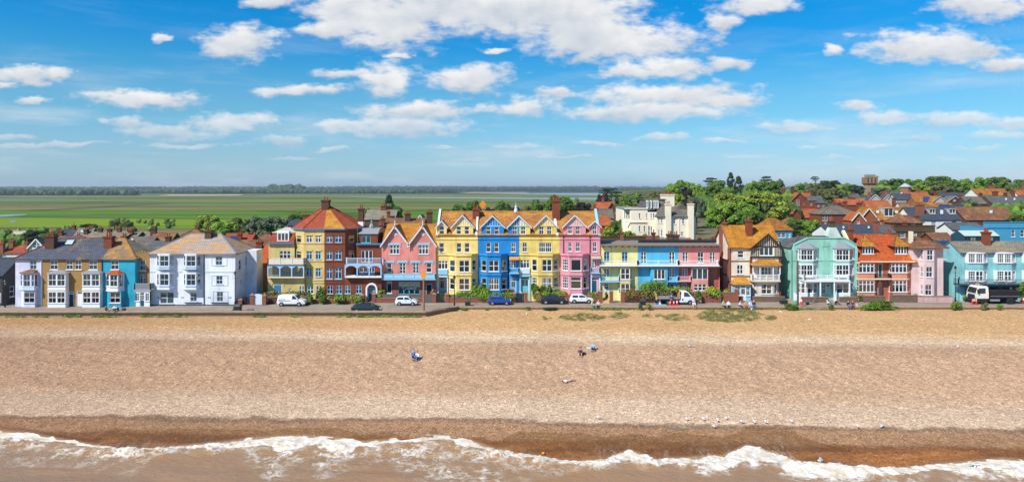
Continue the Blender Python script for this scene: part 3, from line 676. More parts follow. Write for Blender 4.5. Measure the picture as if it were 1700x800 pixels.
    def bandbay(h,B,z0,z1,out=0.1,m=0):
        """moulding round a bay"""
        a,b,c,d = [Vector((q[0],q[1],0)) for q in B[:4]]
        for p,q in ((a,b),(b,c),(c,d)):
            t = (q - p).normalized(); n = Vector((t.y,-t.x,0)) * out; e = t * (out * 0.4)
            h.trim.hexa([(*(p - e + n)[:2],z0),(*(q + e + n)[:2],z0),(*(q + e - n * 0.02)[:2],z0),(*(p - e - n * 0.02)[:2],z0),(*(p - e + n)[:2],z1),(*(q + e + n)[:2],z1),(*(q + e - n * 0.02)[:2],z1),(*(p - e - n * 0.02)[:2],z1)],m)
    def bayroof(h,B,rise,mat,out=0.2,back=0.0,flat=0.5):
        a,b,c,d,z0,z1 = B; mb = MB(); D0 = a[1]
        L = lambda p,k,dx: (p[0] + dx,p[1] - k)
        a2 = (a[0] - out,D0); d2 = (d[0] + out,D0); b2 = (b[0] - out * 0.5,b[1] - out); c2 = (c[0] + out * 0.5,c[1] - out)
        w = (c[0] - b[0]) * (1 - flat) / 2
        e = (b[0] + w,D0 - 0.15); f = (c[0] - w,D0 - 0.15); e2 = (b[0] + w,D0); f2 = (c[0] - w,D0)
        zt = z1 + rise; zz = z1 + 0.01
        mb.poly([(*a2,zz),(*b2,zz),(*e,zt),(*e2,zt)]); mb.quad((*b2,zz),(*c2,zz),(*f,zt),(*e,zt)); mb.poly([(*c2,zz),(*d2,zz),(*f2,zt),(*f,zt)])
        mb.quad((*e,zt),(*f,zt),(*f2,zt),(*e2,zt)); mb.poly([(*d2,zz),(*c2,zz),(*b2,zz),(*a2,zz)])
        return mb.build('bay_roof',mat,h.o)
    def done(h,wm,tm=None,wname='wall'):
        if h.wall.f: h.wall.build(wname,wm,h.o)
        if h.trim.f: h.trim.build('trim',tm or h.fm,h.o,kind='stuff')
def slab(mb,a,b,c,d,th=0.14,m=0):
    a,b,c,d = map(Vector,(a,b,c,d)); n = (b - a).cross(d - a).normalized(); n = n if n.z > 0 else -n; n = n * th
    mb.hexa((a - n,b - n,c - n,d - n,a,b,c,d),m)
def ridge_roof(h,x0,x1,y0,z0,yr,zr,y1,z1,mat,name='roof',ridge=None,th=0.14):
    mb = MB(); slab(mb,(x0,y0,z0),(x1,y0,z0),(x1,yr,zr),(x0,yr,zr),th); slab(mb,(x1,y1,z1),(x0,y1,z1),(x0,yr + 0.003,zr - 0.003),(x1,yr + 0.003,zr - 0.003),th)
    r = mb.build(name,mat,h.o)
    rb = MB(); rb.prism([(x0,yr - 0.16,zr - 0.06),(x0,yr,zr + 0.1),(x0,yr + 0.16,zr - 0.06)],(x1 - x0,0,0)); rb.build('ridge_tiles',ridge or mat,r)
    return r
def hip_roof(h,x0,x1,y0,y1,ze,zr,hipl,hipr,mat,name='roof',ridge=None,yr=None,th=0.16):
    yr = (y0 + y1) / 2 if yr is None else yr; mb = MB(); a,b,c,d = (x0,y0,ze),(x1,y0,ze),(x1,y1,ze),(x0,y1,ze); e,f = (x0 + hipl,yr,zr),(x1 - hipr,yr,zr)
    mb.quad(a,b,f,e); mb.poly([b,c,f]); mb.quad(c,d,e,f); mb.poly([d,a,e])
    lo = lambda p: (p[0],p[1],p[2] - th)
    for p,q in ((a,b),(b,c),(c,d),(d,a)): mb.quad(lo(p),lo(q),q,p)
    mb.poly([lo(d),lo(c),lo(b),lo(a)])
    r = mb.build(name,mat,h.o)
    rb = MB()
    for p,q in ((e,f),(a,e),(d,e),(b,f),(c,f)):
        if (Vector(p) - Vector(q)).length > 0.1: rb.bar(Vector(p) + Vector((0,0,0.02)),Vector(q) + Vector((0,0,0.02)),0.26,0.12)
    rb.build('ridge_tiles',ridge or mat,r)
    return r
_pot = None
def chimney(h,x,y,z0,z1,w,d,mat,pots=2,parent=None,name='chimney',potmat=None,flash=True):
    global _pot
    mb = MB(); par = parent or h.o
    mb.box(x - w / 2,x + w / 2,y - d / 2,y + d / 2,z0,z1 - 0.35); mb.box(x - w / 2 - 0.07,x + w / 2 + 0.07,y - d / 2 - 0.07,y + d / 2 + 0.07,z1 - 0.35,z1 - 0.2); mb.box(x - w / 2 - 0.13,x + w / 2 + 0.13,y - d / 2 - 0.13,y + d / 2 + 0.13,z1 - 0.2,z1)
    c = mb.build(name,mat,par)
    if _pot is None:
        p = MB(); p.lathe(0,0,[(0.12,0),(0.15,0.06),(0.12,0.14),(0.105,0.5),(0.14,0.54),(0.14,0.6),(0.09,0.6)],8); t = p.build('chimney_pot',POT); _pot = t.data; bpy.data.objects.remove(t)
    for i in range(pots):
        o = bpy.data.objects.new('chimney_pot',_pot); COL.objects.link(o); o.parent = c; off = Vector((x + (w * 0.76) * ((i + 0.5) / pots - 0.5),y + (0.06 if i % 2 else -0.06),z1 - 0.01)) - wloc(c); o.location = off
        s = R.uniform(0.85,1.2); o.scale = (1,1,s)
    return c
def railing(h,pts,z,hgt=1.0,mat=None,gap=0.16,post=1.6,fill=None,name='railing',parent=None,bw=0.035):
    mb = MB()
    for (ax,ay),(bx,by) in zip(pts[:-1],pts[1:]):
        a = Vector((ax,ay,z)); b = Vector((bx,by,z)); L = (b - a).length; n = max(1,int(L / gap)); up = Vector((0,0,1))
        mb.bar(a + up * hgt,b + up * hgt,0.1,0.09); mb.bar(a + up * 0.1,b + up * 0.1,0.07,0.07)
        if fill is None:
            for i in range(n + 1): p = a + (b - a) * i / n; mb.bar(p + up * 0.1,p + up * hgt,bw,bw)
        k = max(1,int(L / post))
        for i in range(k + 1): p = a + (b - a) * i / k; mb.bar(p,p + up * (hgt + 0.06),0.12,0.12)
    r = mb.build(name,mat or h.fm,parent or h.o)
    if fill is not None:
        fb = MB()
        for (ax,ay),(bx,by) in zip(pts[:-1],pts[1:]): fb.bar((ax,ay,z + hgt * 0.54),(bx,by,z + hgt * 0.54),0.03,hgt * 0.8)
        fb.build('railing_panel',fill,r)
    return r
def balcony(h,u0,u1,v_rail,v_floor,proj,mat=None,D=None,base=0.0,slabmat=None,roofed=False,**kw):
    """floor slab with a railing round it; pixel rows are those of its front edge"""
    D0 = h.D - base; D1 = D0 - proj; x0,x1 = PX(u0,D1),PX(u1,D1); zt,zf = PZ(v_rail,D1),PZ(v_floor,D1)
    mb = MB(); mb.box(x0,x1,D1,D0 - 0.004,zf - 0.22,zf); b = mb.build('balcony',slabmat or mat or h.fm,h.o)
    railing(h,[(x0 + 0.06,D0 - 0.06),(x0 + 0.06,D1 + 0.06),(x1 - 0.06,D1 + 0.06),(x1 - 0.06,D0 - 0.06)],zf,zt - zf - 0.04,mat or h.fm,parent=b,**kw)
    return x0,x1,D1,zf
def gable_front(h,ua,ub,uap,v_ap,v_foot,v_base,D,wins,roofmat,main,cheek,board,stripe=None,face_m=0,tri_m=1,over=0.3,overs=0.22,bw=0.26,ridgemat=None,nstripe=9):
    """a gable standing on the front wall line; main(z) gives the y where the main roof reaches z"""
    xa,xb,xp = PX(ua,D),PX(ub,D),PX(uap,D); zf,zp,z0 = PZ(v_foot,D),PZ(v_ap,D),PZ(v_base,D)
    P = h.P(ua,ub,D); holes = []
    for w in wins: holes.append((PX(w[0],D) - xa,PX(w[1],D) - xa,PZ(w[3],D),PZ(w[2],D)))
    wallpanel(h.wall,P,z0,zf,holes,face_m)
    for w,q in zip(wins,holes): window(h,P,*q,**(w[4] if len(w) > 4 else {}))
    zpw = zp - 0.12
    h.wall.poly([(xa,D,zf),(xb,D,zf),(xp,D,zpw)],tri_m)
    ck = MB()
    for x in (xa,xb):
        y1 = max(main(z0),D + 0.05); y2 = max(main(zf),D + 0.1); ck.poly([(x,D + 0.001,z0),(x,y1,z0),(x,y2,zf),(x,D + 0.001,zf)])
    ck.build('dormer_cheek',cheek,h.o)
    rb = MB(); k = (zp - zf) / ((xb - xa) / 2)
    for s,x in ((-1,xa),(1,xb)):
        xe = x + s * overs; ze = zp - (zp - zf) * abs(xe - xp) / abs(x - xp)
        yr,ye = main(zp),max(main(ze),D + 0.3)
        slab(rb,(xp,D - over,zp),(xe,D - over,ze),(xe,ye,ze),(xp,yr,zp),0.1)
    r = rb.build('gable_roof',roofmat,h.o)
    bb = MB()
    for s,x in ((-1,xa),(1,xb)):
        xe = x + s * (overs + 0.05); ze = zp - (zp - zf) * abs(xe - xp) / abs(x - xp)
        a = Vector((xp,D - over - 0.03,zp + 0.02)); e = Vector((xe,D - over - 0.03,ze + 0.02)); dn = Vector((0,0,-bw))
        bb.hexa([a + dn,e + dn,e + dn + Vector((0,0.07,0)),a + dn + Vector((0,0.07,0)),a,e,e + Vector((0,0.07,0)),a + Vector((0,0.07,0))])
    bb.build('bargeboard',board,h.o)
    if stripe is not None:
        sb = MB()
        for i in range(nstripe):
            x = xa + (xb - xa) * (i + 0.5) / nstripe; zt = zpw - (zpw - zf) * abs(x - xp) / abs((xa if x < xp else xb) - xp) - 0.1
            if zt - zf > 0.15: sb.box(x - 0.06,x + 0.06,D - 0.045,D - 0.003,zf,zt)
        sb.box(xa,xb,D - 0.06,D - 0.004,zf - 0.1,zf + 0.08)
        sb.build('gable_timbers',stripe,h.o)
    return r
def downpipe(h,u,v0,v1,D,mat):
    mb = MB(); x = PX(u,D); mb.tube((x,D - 0.08,PZ(v1,D)),(x,D - 0.08,PZ(v0,D)),0.06,n=6); mb.box(x - 0.14,x + 0.14,D - 0.2,D - 0.005,PZ(v0,D) - 0.2,PZ(v0,D) + 0.05); mb.build('downpipe',mat,h.o)
S1 = dict(lights=1,cols=2,rows=2); S2 = dict(lights=2,cols=1,rows=2); SV = dict(lights=1,cols=1,rows=2); FR = dict(lights=2,cols=1,rows=3,sill=False)

# ------------------------------------------------------------------ road and sea wall
def asphalt_mat():
    m,nt,b = newmat('worn_asphalt'); g = nd(nt,'ShaderNodeNewGeometry').outputs['Position']
    n1 = noise(nt,g,0.35,6,0.65).outputs[0]; n2 = noise(nt,g,9.0,3).outputs[0]
    st = noise(nt,vmth(nt,'MULTIPLY',g,(0.05,0.9,0)).outputs[0],1.0,4,0.6).outputs[0]
    col = ramp(nt,n1,[(0.3,C(170,154,138,.5)),(0.5,C(186,170,154,.55)),(0.72,C(200,184,164,.6))])
    col = mixc(nt,mrange(nt,st,0.5,0.72,0,0.4),col,C(120,112,106,.45)); col = mixc(nt,mrange(nt,n2,0.4,0.7,0,0.25),col,C(200,186,168,.5))
    setp(nt,b,col=col,rough=0.9,spec=0.2,normal=bump(nt,n2,0.3,0.02)); return m
def concrete_mat(c):
    m,nt,b = newmat('weathered_concrete'); g = nd(nt,'ShaderNodeNewGeometry'); p = g.outputs['Position']
    n1 = noise(nt,p,0.8,6,0.7).outputs[0]; n2 = noise(nt,vmth(nt,'MULTIPLY',p,(1.5,1.5,0.5)).outputs[0],2.0,5,0.7).outputs[0]
    col = mixc(nt,mrange(nt,n1,0.35,0.7,0,0.55),c,tuple(x * 0.55 for x in c[:3]) + (1,)); col = mixc(nt,mrange(nt,n2,0.5,0.75,0,0.5),col,tuple(x * 0.4 for x in c[:3]) + (1,))
    setp(nt,b,col=col,rough=0.92,spec=0.2,normal=bump(nt,n2,0.5,0.04)); return m
ASPH = asphalt_mat(); CONC = concrete_mat(C(196,168,140,.62)); CONCD = concrete_mat(C(120,104,88,.5))
YL = 102.9; YR = 108.6
xj0,xj1 = PX(707,YL),PX(762,YR)
rd = MB()      # one paved sheet from the sea wall to the garden walls; its seaward edge follows the wall
rd.poly([(-420,YL,0),(xj0,YL,0),(xj1,YR,0),(420,YR,0),(420,126,0),(-420,126,0)])
rd.build('road',ASPH,kind='structure')
def wallrun(mb,pts,z0,zt,w,m=0):
    for i in range(len(pts) - 1):
        a,b = Vector((*pts[i],0)),Vector((*pts[i + 1],0)); t = (b - a).normalized(); n = Vector((-t.y,t.x,0)) * w
        ta = t * 0; up = Vector((0,0,1))
        mb.hexa([a + up * z0,b + up * z0,b + n + up * z0,a + n + up * z0,a + up * zt,b + up * zt,b + n + up * zt,a + n + up * zt],m)
sw = root('sea_wall',(-40,YL,0),'low weathered concrete sea wall with rounded top between road and shingle, stepping back beyond the tall marker post','sea wall')
xstep0,xstep1 = PX(1331,YR),PX(1378,YR)
lft = [(-420,YL),(xj0,YL)]
def wall_piece(name,x0,y0,x1,y1,zt,zb,lip=0.12):
    a,b = Vector((x0,y0,0)),Vector((x1,y1,0)); t = (b - a).normalized(); n = Vector((-t.y,t.x,0))
    prof = [(0.10,zb),(0.10,zt - 0.34),(-lip,zt - 0.22),(-lip,zt - 0.08),(-lip + 0.08,zt),(0.5,zt + 0.03),(0.58,zt - 0.05),(0.58,-0.3)]
    mb = MB(); pa = [a + n * p + Vector((0,0,z)) for p,z in prof]; mb.prism(pa,b - a)
    return mb.build(name,CONC,sw)
edges = np.linspace(PX(-60,YL),xj0,26)
wall_piece('wall_section',-420,YL,edges[0] - 0.02,YL,0.52,-0.9)
for a,b in zip(edges[:-1],edges[1:]): wall_piece('wall_section',a + 0.012,YL,b - 0.012,YL,0.52 + R.uniform(-0.012,0.012),-0.9)
wall_piece('wall_section',xj0 + 0.02,YL + 0.01,(xj0 + xj1) / 2,(YL + YR) / 2,0.44,-0.9,0.04); wall_piece('wall_section',(xj0 + xj1) / 2 + 0.02,(YL + YR) / 2 + 0.01,xj1,YR,0.36,-0.9,0.04)
edges = np.concatenate([np.linspace(xj1,xstep0,18),np.linspace(xstep1,PX(1760,YR),12)])
for a,b in zip(edges[:-1],edges[1:]):
    if a >= xstep0 - 0.1 and b <= xstep1 + 0.1: continue
    wall_piece('wall_section',a + 0.012,YR,b - 0.012,YR,0.24 + R.uniform(-0.012,0.012),-0.9,0.03)
wall_piece('wall_section',PX(1760,YR) + .02,YR,420,YR,0.24,-0.9,0.03)
st = root('beach_steps',((xstep0 + xstep1) / 2,YR - 0.6,-0.3),'three concrete steps through the sea wall down to the shingle','steps')
for i in range(3):
    mb = MB(); mb.box(xstep0 + 0.02,xstep1 - 0.02,YR - 0.75 + 0.4 * i,YR + 0.58,-0.5 + 0.01 * i,-0.16 + 0.17 * i); mb.build('step',CONC,st)

# ------------------------------------------------------------------ colours of the seafront
LAV = paint(C(224,224,246,.9)); TEAL = paint(C(46,168,198,.92)); WHT = paint(C(236,240,250,.9)); SAND = paint(C(232,204,132,.85)); YEL = paint(C(250,222,134,.88)); YELB = paint(C(244,218,122,.85)); PINK = paint(C(238,152,138,.85)); BLUE = paint(C(36,142,214,.9)); ROSE = paint(C(236,156,170,.85)); PALEY = paint(C(240,232,160,.88)); SKYB = paint(C(90,190,232,.9)); SALMON = paint(C(246,160,150,.85)); CREAM = paint(C(246,232,210,.88)); MINT = paint(C(154,214,196,.86)); SHELL = paint(C(240,208,206,.86)); AQUA = paint(C(142,206,212,.86)); CORAL = paint(C(240,158,130,.85))
BRK_Y = brick(C(190,146,82,.8),C(172,124,68,.75),C(170,150,118,.7)); BRK_R = brick(C(158,80,48,.75),C(134,62,40,.7),C(140,110,90,.6)); BRK_D = brick(C(118,76,60,.7),C(92,60,50,.65),C(130,112,98,.6)); BRK_P = brick(C(176,104,80,.75),C(150,84,66,.7),C(150,130,112,.6)); BRK_B = brick(C(120,92,66,.65),C(98,76,56,.6),C(130,116,96,.6)); FLINT = brick(C(60,60,64,.6),C(96,94,92,.6),C(120,116,108,.5),0.16,0.13)
T_ORANGE = tiles(C(206,146,82,.78),C(182,116,64,.74),C(220,156,66,.8),0.5); T_RED = tiles(C(196,96,66,.8),C(176,80,56,.75),C(196,130,60,.7),0.1); T_LICH = tiles(C(206,120,50,.8),C(190,136,60,.8),C(214,160,60,.85),0.7); T_GOLD = tiles(C(204,134,46,.8),C(184,114,40,.78),C(218,154,52,.82),0.5); T_BRIGHT = tiles(C(216,104,52,.8),C(198,88,44,.78),C(222,128,44,.8),0.25); T_BROWN = tiles(C(160,110,84,.7),C(140,92,70,.66),C(184,140,84,.7),0.45)
SLATE = tiles(C(118,122,138,.62),C(100,104,120,.58),C(186,140,66,.7),0.22,0.28,0.35,0.5); SLATE_L = tiles(C(210,196,186,.72),C(190,176,168,.7),C(214,150,44,.82),0.62,0.28,0.35,0.5); SLATE_G = tiles(C(128,132,134,.6),C(108,112,116,.58),C(160,146,120,.6),0.3,0.28,0.35,0.5); SLATE_D = tiles(C(98,106,122,.6),C(82,90,106,.58),C(120,124,130,.5),0.12,0.28,0.35,0.5); STONE_T = tiles(C(176,166,148,.62),C(156,146,130,.6),C(196,176,130,.62),0.35,0.3,0.4,0.5)
PALEBLUE = paint(C(150,206,236,.88),0.55,0.12); TURQ = paint(C(110,206,214,.85),0.55,0.12); NAVY = plain(C(22,48,110,.7),0.4); SEADOOR = plain(C(40,100,130,.7),0.4); TIMBER = plain((0.02,0.018,0.016,1),0.7); CREAMW = paint(C(240,226,190,.88),0.55,0.12); BLUEP = paint(C(70,130,176,.85),0.55,0.12); DKTEAL = paint(C(40,84,96,.75),0.5,0.1)
SKYLIGHT = plain(C(206,226,226,.7),0.1,0.0,0.8)
def skylight(h,mb_pts,parent):
    m = MB(); a,b,c,d = [Vector(p) for p in mb_pts]; n = (b - a).cross(d - a).normalized(); n = n if n.z > 0 else -n
    m.hexa([a,b,c,d,a + n * 0.1,b + n * 0.1,c + n * 0.1,d + n * 0.1]); f = m.build('skylight',BLACKIRON,parent)
    g = MB(); k = 0.14; ce = (a + b + c + d) / 4; q = [ce + (p - ce) * (1 - k) + n * 0.104 for p in (a,b,c,d)]; g.poly(q); g.build('pane',SKYLIGHT,f)

# ---- black flint house at the far left edge
h = House('flint_house','dark flint cottage at the left edge with grey slate roof beside the lavender house',-70,4,110.5)
zE = PZ(457,110.5)
h.face(-70,4,457,None,[(-40,-30,470,490,S1),(-5,1.5,486,503,dict(door=NAVY))])
xs = h.x1; h.side(xs,110.5,118,-0.2,zE,True,[(112.6,1.0,1.2,2.9)]); h.side(h.x0,110.5,118,-0.2,zE,False)
h.wall.poly([(xs,110.5,zE),(xs,118,zE),(xs,114.2,zE + 2.4)]); h.wall.poly([(h.x0,110.5,zE),(h.x0,118,zE),(h.x0,114.2,zE + 2.4)])
ridge_roof(h,h.x0 - 0.2,xs + 0.15,110.2,zE - 0.1,114.2,zE + 2.5,118.2,zE - 0.1,SLATE_D); h.done(FLINT)

# ---- lavender, brick and teal terrace
DT = 110.0; zE = PZ(429.5,DT); zR = zE + 3.0; dep = 9.2
def terr_roof(h,x0,x1,hl,hr,mat,right_mat=None):
    y0,y1,yr = DT - 0.3,DT + dep + 0.2,DT + dep / 2; mb = MB(); a,b,c,d = (x0,y0,zE),(x1,y0,zE),(x1,y1,zE),(x0,y1,zE); e,f = (x0 + hl,yr,zR),(x1 - hr,yr,zR)
    mb.quad(a,b,f,e); mb.quad(c,d,e,f)
    if hl: mb.poly([d,a,e])
    if hr: mb.poly([b,c,f],1)
    lo = lambda p: (p[0],p[1],p[2] - 0.16)
    mb.quad(lo(a),lo(b),b,a); mb.quad(lo(c),lo(d),d,c)
    if hl: mb.quad(lo(d),lo(a),a,d)
    if hr: mb.quad(lo(b),lo(c),c,b)
    mb.poly([lo(d),lo(c),lo(b),lo(a)])
    r = mb.build('roof',[mat,right_mat or mat],h.o)
    k = MB(); k.bar(Vector(e) + Vector((0,0,.02)),Vector(f) + Vector((0,0,.02)),0.28,0.14)
    if hl: k.bar(a,e,0.28,0.14)
    if hr: k.bar(b,f,0.22,0.1)
    k.build('ridge_tiles',T_RED if not hr else T_ORANGE,r); return r
h = House('lavender_house','pale lavender end house with two-storey bay, leftmost of the slate-roofed terrace',25.5,70.5,DT,LAV and WHITEB)
h.face(25.5,70.5,429.5,None,[(49.8,60.8,431.9,447.2,dict(S1,curt='net'))])
B = h.bay((33,38,57,63.5),0.9,454,481,[dict(v=(455.8,475.5),L=SV,F=[(38.9,50,dict(S1,curt='half')),(52,56.6,dict(SV,curt='net'))],R=SV)])
h.bandbay(B,B[4] - 0.05,B[4] + 0.45,0.06); h.bayroof(B,0.55,T_BROWN)
B2 = h.bay((36,39,58,62),0.7,481,None,[dict(v=(485.5,502.5),F=[(39.8,57.2,dict(S1,curt='half'))])])
h.box_rest(dep,zE); r = terr_roof(h,h.x0 - 0.3,h.x1,4.6,0,SLATE); downpipe(h,69,430,508,DT,WHITE); h.done(LAV)
h = House('brick_house_pair','yellow brick pair of houses with white bays, one navy and one white front door',70.5,169.5,DT)
h.face(70.5,169.5,429.5,None,[(83.4,96,431.6,447.4,S1),(110,121,431.6,447.4,S1),(124.6,135,431.6,447.4,S1),(147.7,161.6,431.6,447.4,S1),(113.8,122.6,483.6,508.6,dict(door=NAVY)),(127.4,137,483.6,508.6,dict(door=plain(C(236,238,244,.9),0.4)))])
for us,k in (((79,79.3,108.6,109),'half'),((136.4,136.7,165.6,166),'net')):
    B = h.bay(us,0.85,452.6,None,[dict(v=(455,474.5),F=[(us[1] + 1,(us[1] + us[2]) / 2 - .8,dict(S1,curt=k)),((us[1] + us[2]) / 2 + .8,us[2] - 1,dict(S1,curt=k))]),dict(v=(484.8,503),F=[(us[1] + 1,(us[1] + us[2]) / 2 - .8,dict(S1,curt='side')),((us[1] + us[2]) / 2 + .8,us[2] - 1,dict(S1,curt='side'))])],m=1)
    h.bandbay(B,PZ(481.6,DT - .85),PZ(479.5,DT - .85),0.08); h.bandbay(B,PZ(454,DT - .85),PZ(452.4,DT - .85),0.14)
    h.bandbay(B,-0.1,PZ(504.5,DT - .85),0.02,0); h.bayroof(B,0.32,GREYLEAD)
h.box_rest(dep,zE); r = terr_roof(h,h.x0,h.x1,0,0,SLATE)
chimney(h,PX(85,112.4),112.4,zE + 0.6,PZ(391,112.4),1.5,1.0,BRK_D,3,r)
skylight(h,[(PX(107.8,113),112.8,zE + 1.97),(PX(121.4,113),112.8,zE + 1.97),(PX(125.6,114),114,zE + 2.72),(PX(112,114),114,zE + 2.72)],r)
h.done([BRK_Y,WHITE])
h = House('teal_house','bright teal end house with canted white bay beside the yellow brick pair',169.5,224.5,DT)
h.face(169.5,224.5,429.5,None,[(184.2,197,431.6,447.4,S1)])
B = h.bay((175.4,182,195.5,206.5),0.95,455,484,[dict(v=(456,475.5),L=SV,F=[(182.6,194.8,dict(S1,curt='dark'))],R=dict(SV,curt='dark'))],m=1)
h.bandbay(B,B[4],B[4] + 0.12,0.1,0); h.bayroof(B,0.55,T_BRIGHT)
B = h.bay((177,181.5,201,207),0.8,484,None,[dict(v=(485.5,502.6),F=[(182.3,199.6,dict(S1,curt='dark'))])])
h.box_rest(dep,zE); r = terr_roof(h,h.x0,h.x1 + 0.3,0,4.6,tiles(C(150,142,136,.62),C(132,124,122,.6),C(214,150,50,.8),0.75,0.28,0.35,0.5),STONE_T)
chimney(h,PX(181.5,112.6),112.6,zE + 0.6,PZ(392,112.6),1.3,1.0,BRK_R,3,r); downpipe(h,169.8,430,508,DT,BLACKIRON); h.done([TEAL,WHITE])

# ---- narrow brown brick house with porch and balcony
h = House('narrow_brick_house','narrow brown brick house with balcony over a glazed white porch between teal and white houses',224.6,248.4,111.2)
h.face(224.6,248.4,420,None,[(232,242,432,449,S1),(232.6,242,455.6,473,FR)])
h.box_rest(8,PZ(420,111.2)); x0,x1 = h.x0,h.x1
for i in range(5): h.wall.box(x0 + (x1 - x0) * i / 5 + 0.01,x0 + (x1 - x0) * (i + 0.82) / 5,111.2 - 0.02,111.5,PZ(420,111.2),PZ(420,111.2) + 0.12 + 0.14 * (2 - abs(i - 2)))
mb = MB(); mb.quad((x0,111.2,PZ(421,111.2)),(x1,111.2,PZ(421,111.2)),(x1,119.2,PZ(421,111.2)),(x0,119.2,PZ(421,111.2))); mb.build('roof',GREYLEAD,h.o)
balcony(h,222.6,249.6,470.5,481.2,1.25,mat=plain(C(190,190,196,.8),0.6),fill=plain(C(150,148,152,.7),0.7))
Dp = 110.05; P = h.P(223.6,248.6,Dp); zt = PZ(483.6,Dp); Lp = P.L
hl = [(0.1,Lp * 0.3,0.9,zt - 0.3),(Lp * 0.33,Lp * 0.66,0.02,zt - 0.15),(Lp * 0.7,Lp - 0.1,0.9,zt - 0.3)]
pm = MB(); wallpanel(pm,P,-0.2,zt,hl); pm.box(h.x0 + .05,h.x0 + .12,Dp + .01,111.19,-.2,zt); pm.box(h.x1 - .12,h.x1 - .05,Dp + .01,111.19,-.2,zt); pm.build('porch',WHITE,h.o)
window(h,P,*hl[0],lights=1,cols=2,rows=3); window(h,P,*hl[2],lights=1,cols=2,rows=3); door(h,P,*hl[1],SEADOOR,glazed=True)
h.done(BRK_Y)

# ---- large white house
DW = 111.0; h = House('white_house','large white painted house with two columns of canted bays and a lichened hipped roof',248.7,390.5,DW,WHITEB)
zE = PZ(420.6,DW); x0,x1 = h.x0,h.x1
CU = dict(lights=1,cols=2,rows=2,curt='half'); CN = dict(lights=1,cols=2,rows=2,curt='net')
h.face(248.7,390.5,420.6,None,[(358,369,425.5,440,CN),(359,369.6,458,471.6,CU),(360,370.4,484,500.4,CN),(266,288.6,485,503.6,dict(lights=2,cols=1,rows=2,curt='net')),(316,326.8,485,500.4,CN)])
for us,ft in (((259.5,264.5,281,290),0),((304,308.6,325.5,335),1)):
    for v0,v1,vt,vb in ((424.6,441.8,421.6,447),(455,473.6,452.4,481)):
        B = h.bay(us,0.85,vt,vb,[dict(v=(v0,v1),L=SV,F=[(us[1] + 1,us[2] - 1,CU if ft else dict(CU,curt='side'))],R=dict(SV,curt='net'))])
        h.bandbay(B,PZ(v1 + 2.2,DW - .85),PZ(v1 + .4,DW - .85),0.09); h.bandbay(B,PZ(vb,DW - .85),PZ(vb - 1.2,DW - .85),0.07)
for a,b,v0,v1 in ((351,377,421.4,441),(351,378.5,456.6,474),(353,378.5,483,503)):     # moulded frames round the right-hand windows
    for q in ((a,b,v0,v0 + .9),(a,b,v1 - .9,v1),(a,a + .9,v0 + .9,v1 - .9),(b - .9,b,v0 + .9,v1 - .9)): h.course(*q,dep=0.05)
h.course(248.7,390.5,450.4,451.6,0.06); h.course(248.7,390.5,421,421.6,0.2)
pl = MB(); pl.box(x0,x1 + 0.05,DW - 0.06,DW - 0.004,-0.2,0.14); pl.build('plinth',BLACKIRON,h.o)
vt_ = MB()
for u in (262,303,347.5,382): vt_.box(PX(u - 2.4,DW),PX(u + 2.4,DW),DW - 0.03,DW - 0.003,PZ(494.2,DW),PZ(493.2,DW))
for u0_,u1_ in ((307,335),(351,379)): vt_.box(PX(u0_,DW),PX(u1_,DW),DW - 0.16,DW - 0.003,PZ(502.8,DW),PZ(501.8,DW))
vt_.build('vent',BLACKIRON,h.o)
h.side(x1,DW,DW + 8.6,-0.2,zE,True,[(112.9,0.9,5.6,7.2),(115.8,0.9,5.9,7.5),(116.2,0.8,2.7,4.3),(113.4,0.5,3.2,3.9)]); h.side(x0,DW,DW + 8.6,-0.2,zE,False)
h.wall.quad((x1,DW + 8.6,-.2),(x0,DW + 8.6,-.2),(x0,DW + 8.6,zE),(x1,DW + 8.6,zE))
h.wall.box(x1 + 0.004,x1 + 1.75,DW + 4.6,DW + 7.5,-0.2,zE + 0.1)      # rear wing
r = hip_roof(h,x0 - 0.35,x1 + 0.35,DW - 0.4,DW + 9,zE,zE + 2.95,4.9,4.6,SLATE_L,ridge=GREYLEAD)
chimney(h,PX(346.8,DW + 3.4),DW + 3.4,zE + 1.7,PZ(382.5,DW + 3.4),1.05,0.9,BRK_B,2,r); downpipe(h,338.9,421,505.5,DW,BLACKIRON)
Pd = Panel((x1 + 0.3,DW + 4.59),(x1 + 1.5,DW + 4.59)); door(h,Pd,0.1,1.1,0.0,2.2,BLUEP,fan=False)
h.done(WHT)

# ---- orange rendered range behind
h = House('ochre_outbuilding','low ochre rendered building with orange tiled roof set back beside the sand coloured house',424,449,121.5,group=None,cat='outbuilding')
h.face(424,449,440,None,[(427,431,458,470,SV)]); zt = PZ(440,121.5)
h.box_rest(8,zt); r = MB(); slab(r,(h.x0 - .2,121.2,zt - .05),(h.x1 + .6,121.2,zt - .05),(h.x1 + .6,127,zt + 3.2),(h.x0 - .2,127,zt + 3.2)); r.build('roof',T_BRIGHT,h.o); downpipe(h,430.4,440,486,121.5,BLACKIRON); downpipe(h,425,440,486,121.5,BLACKIRON); h.done(paint(C(226,150,76,.8)))

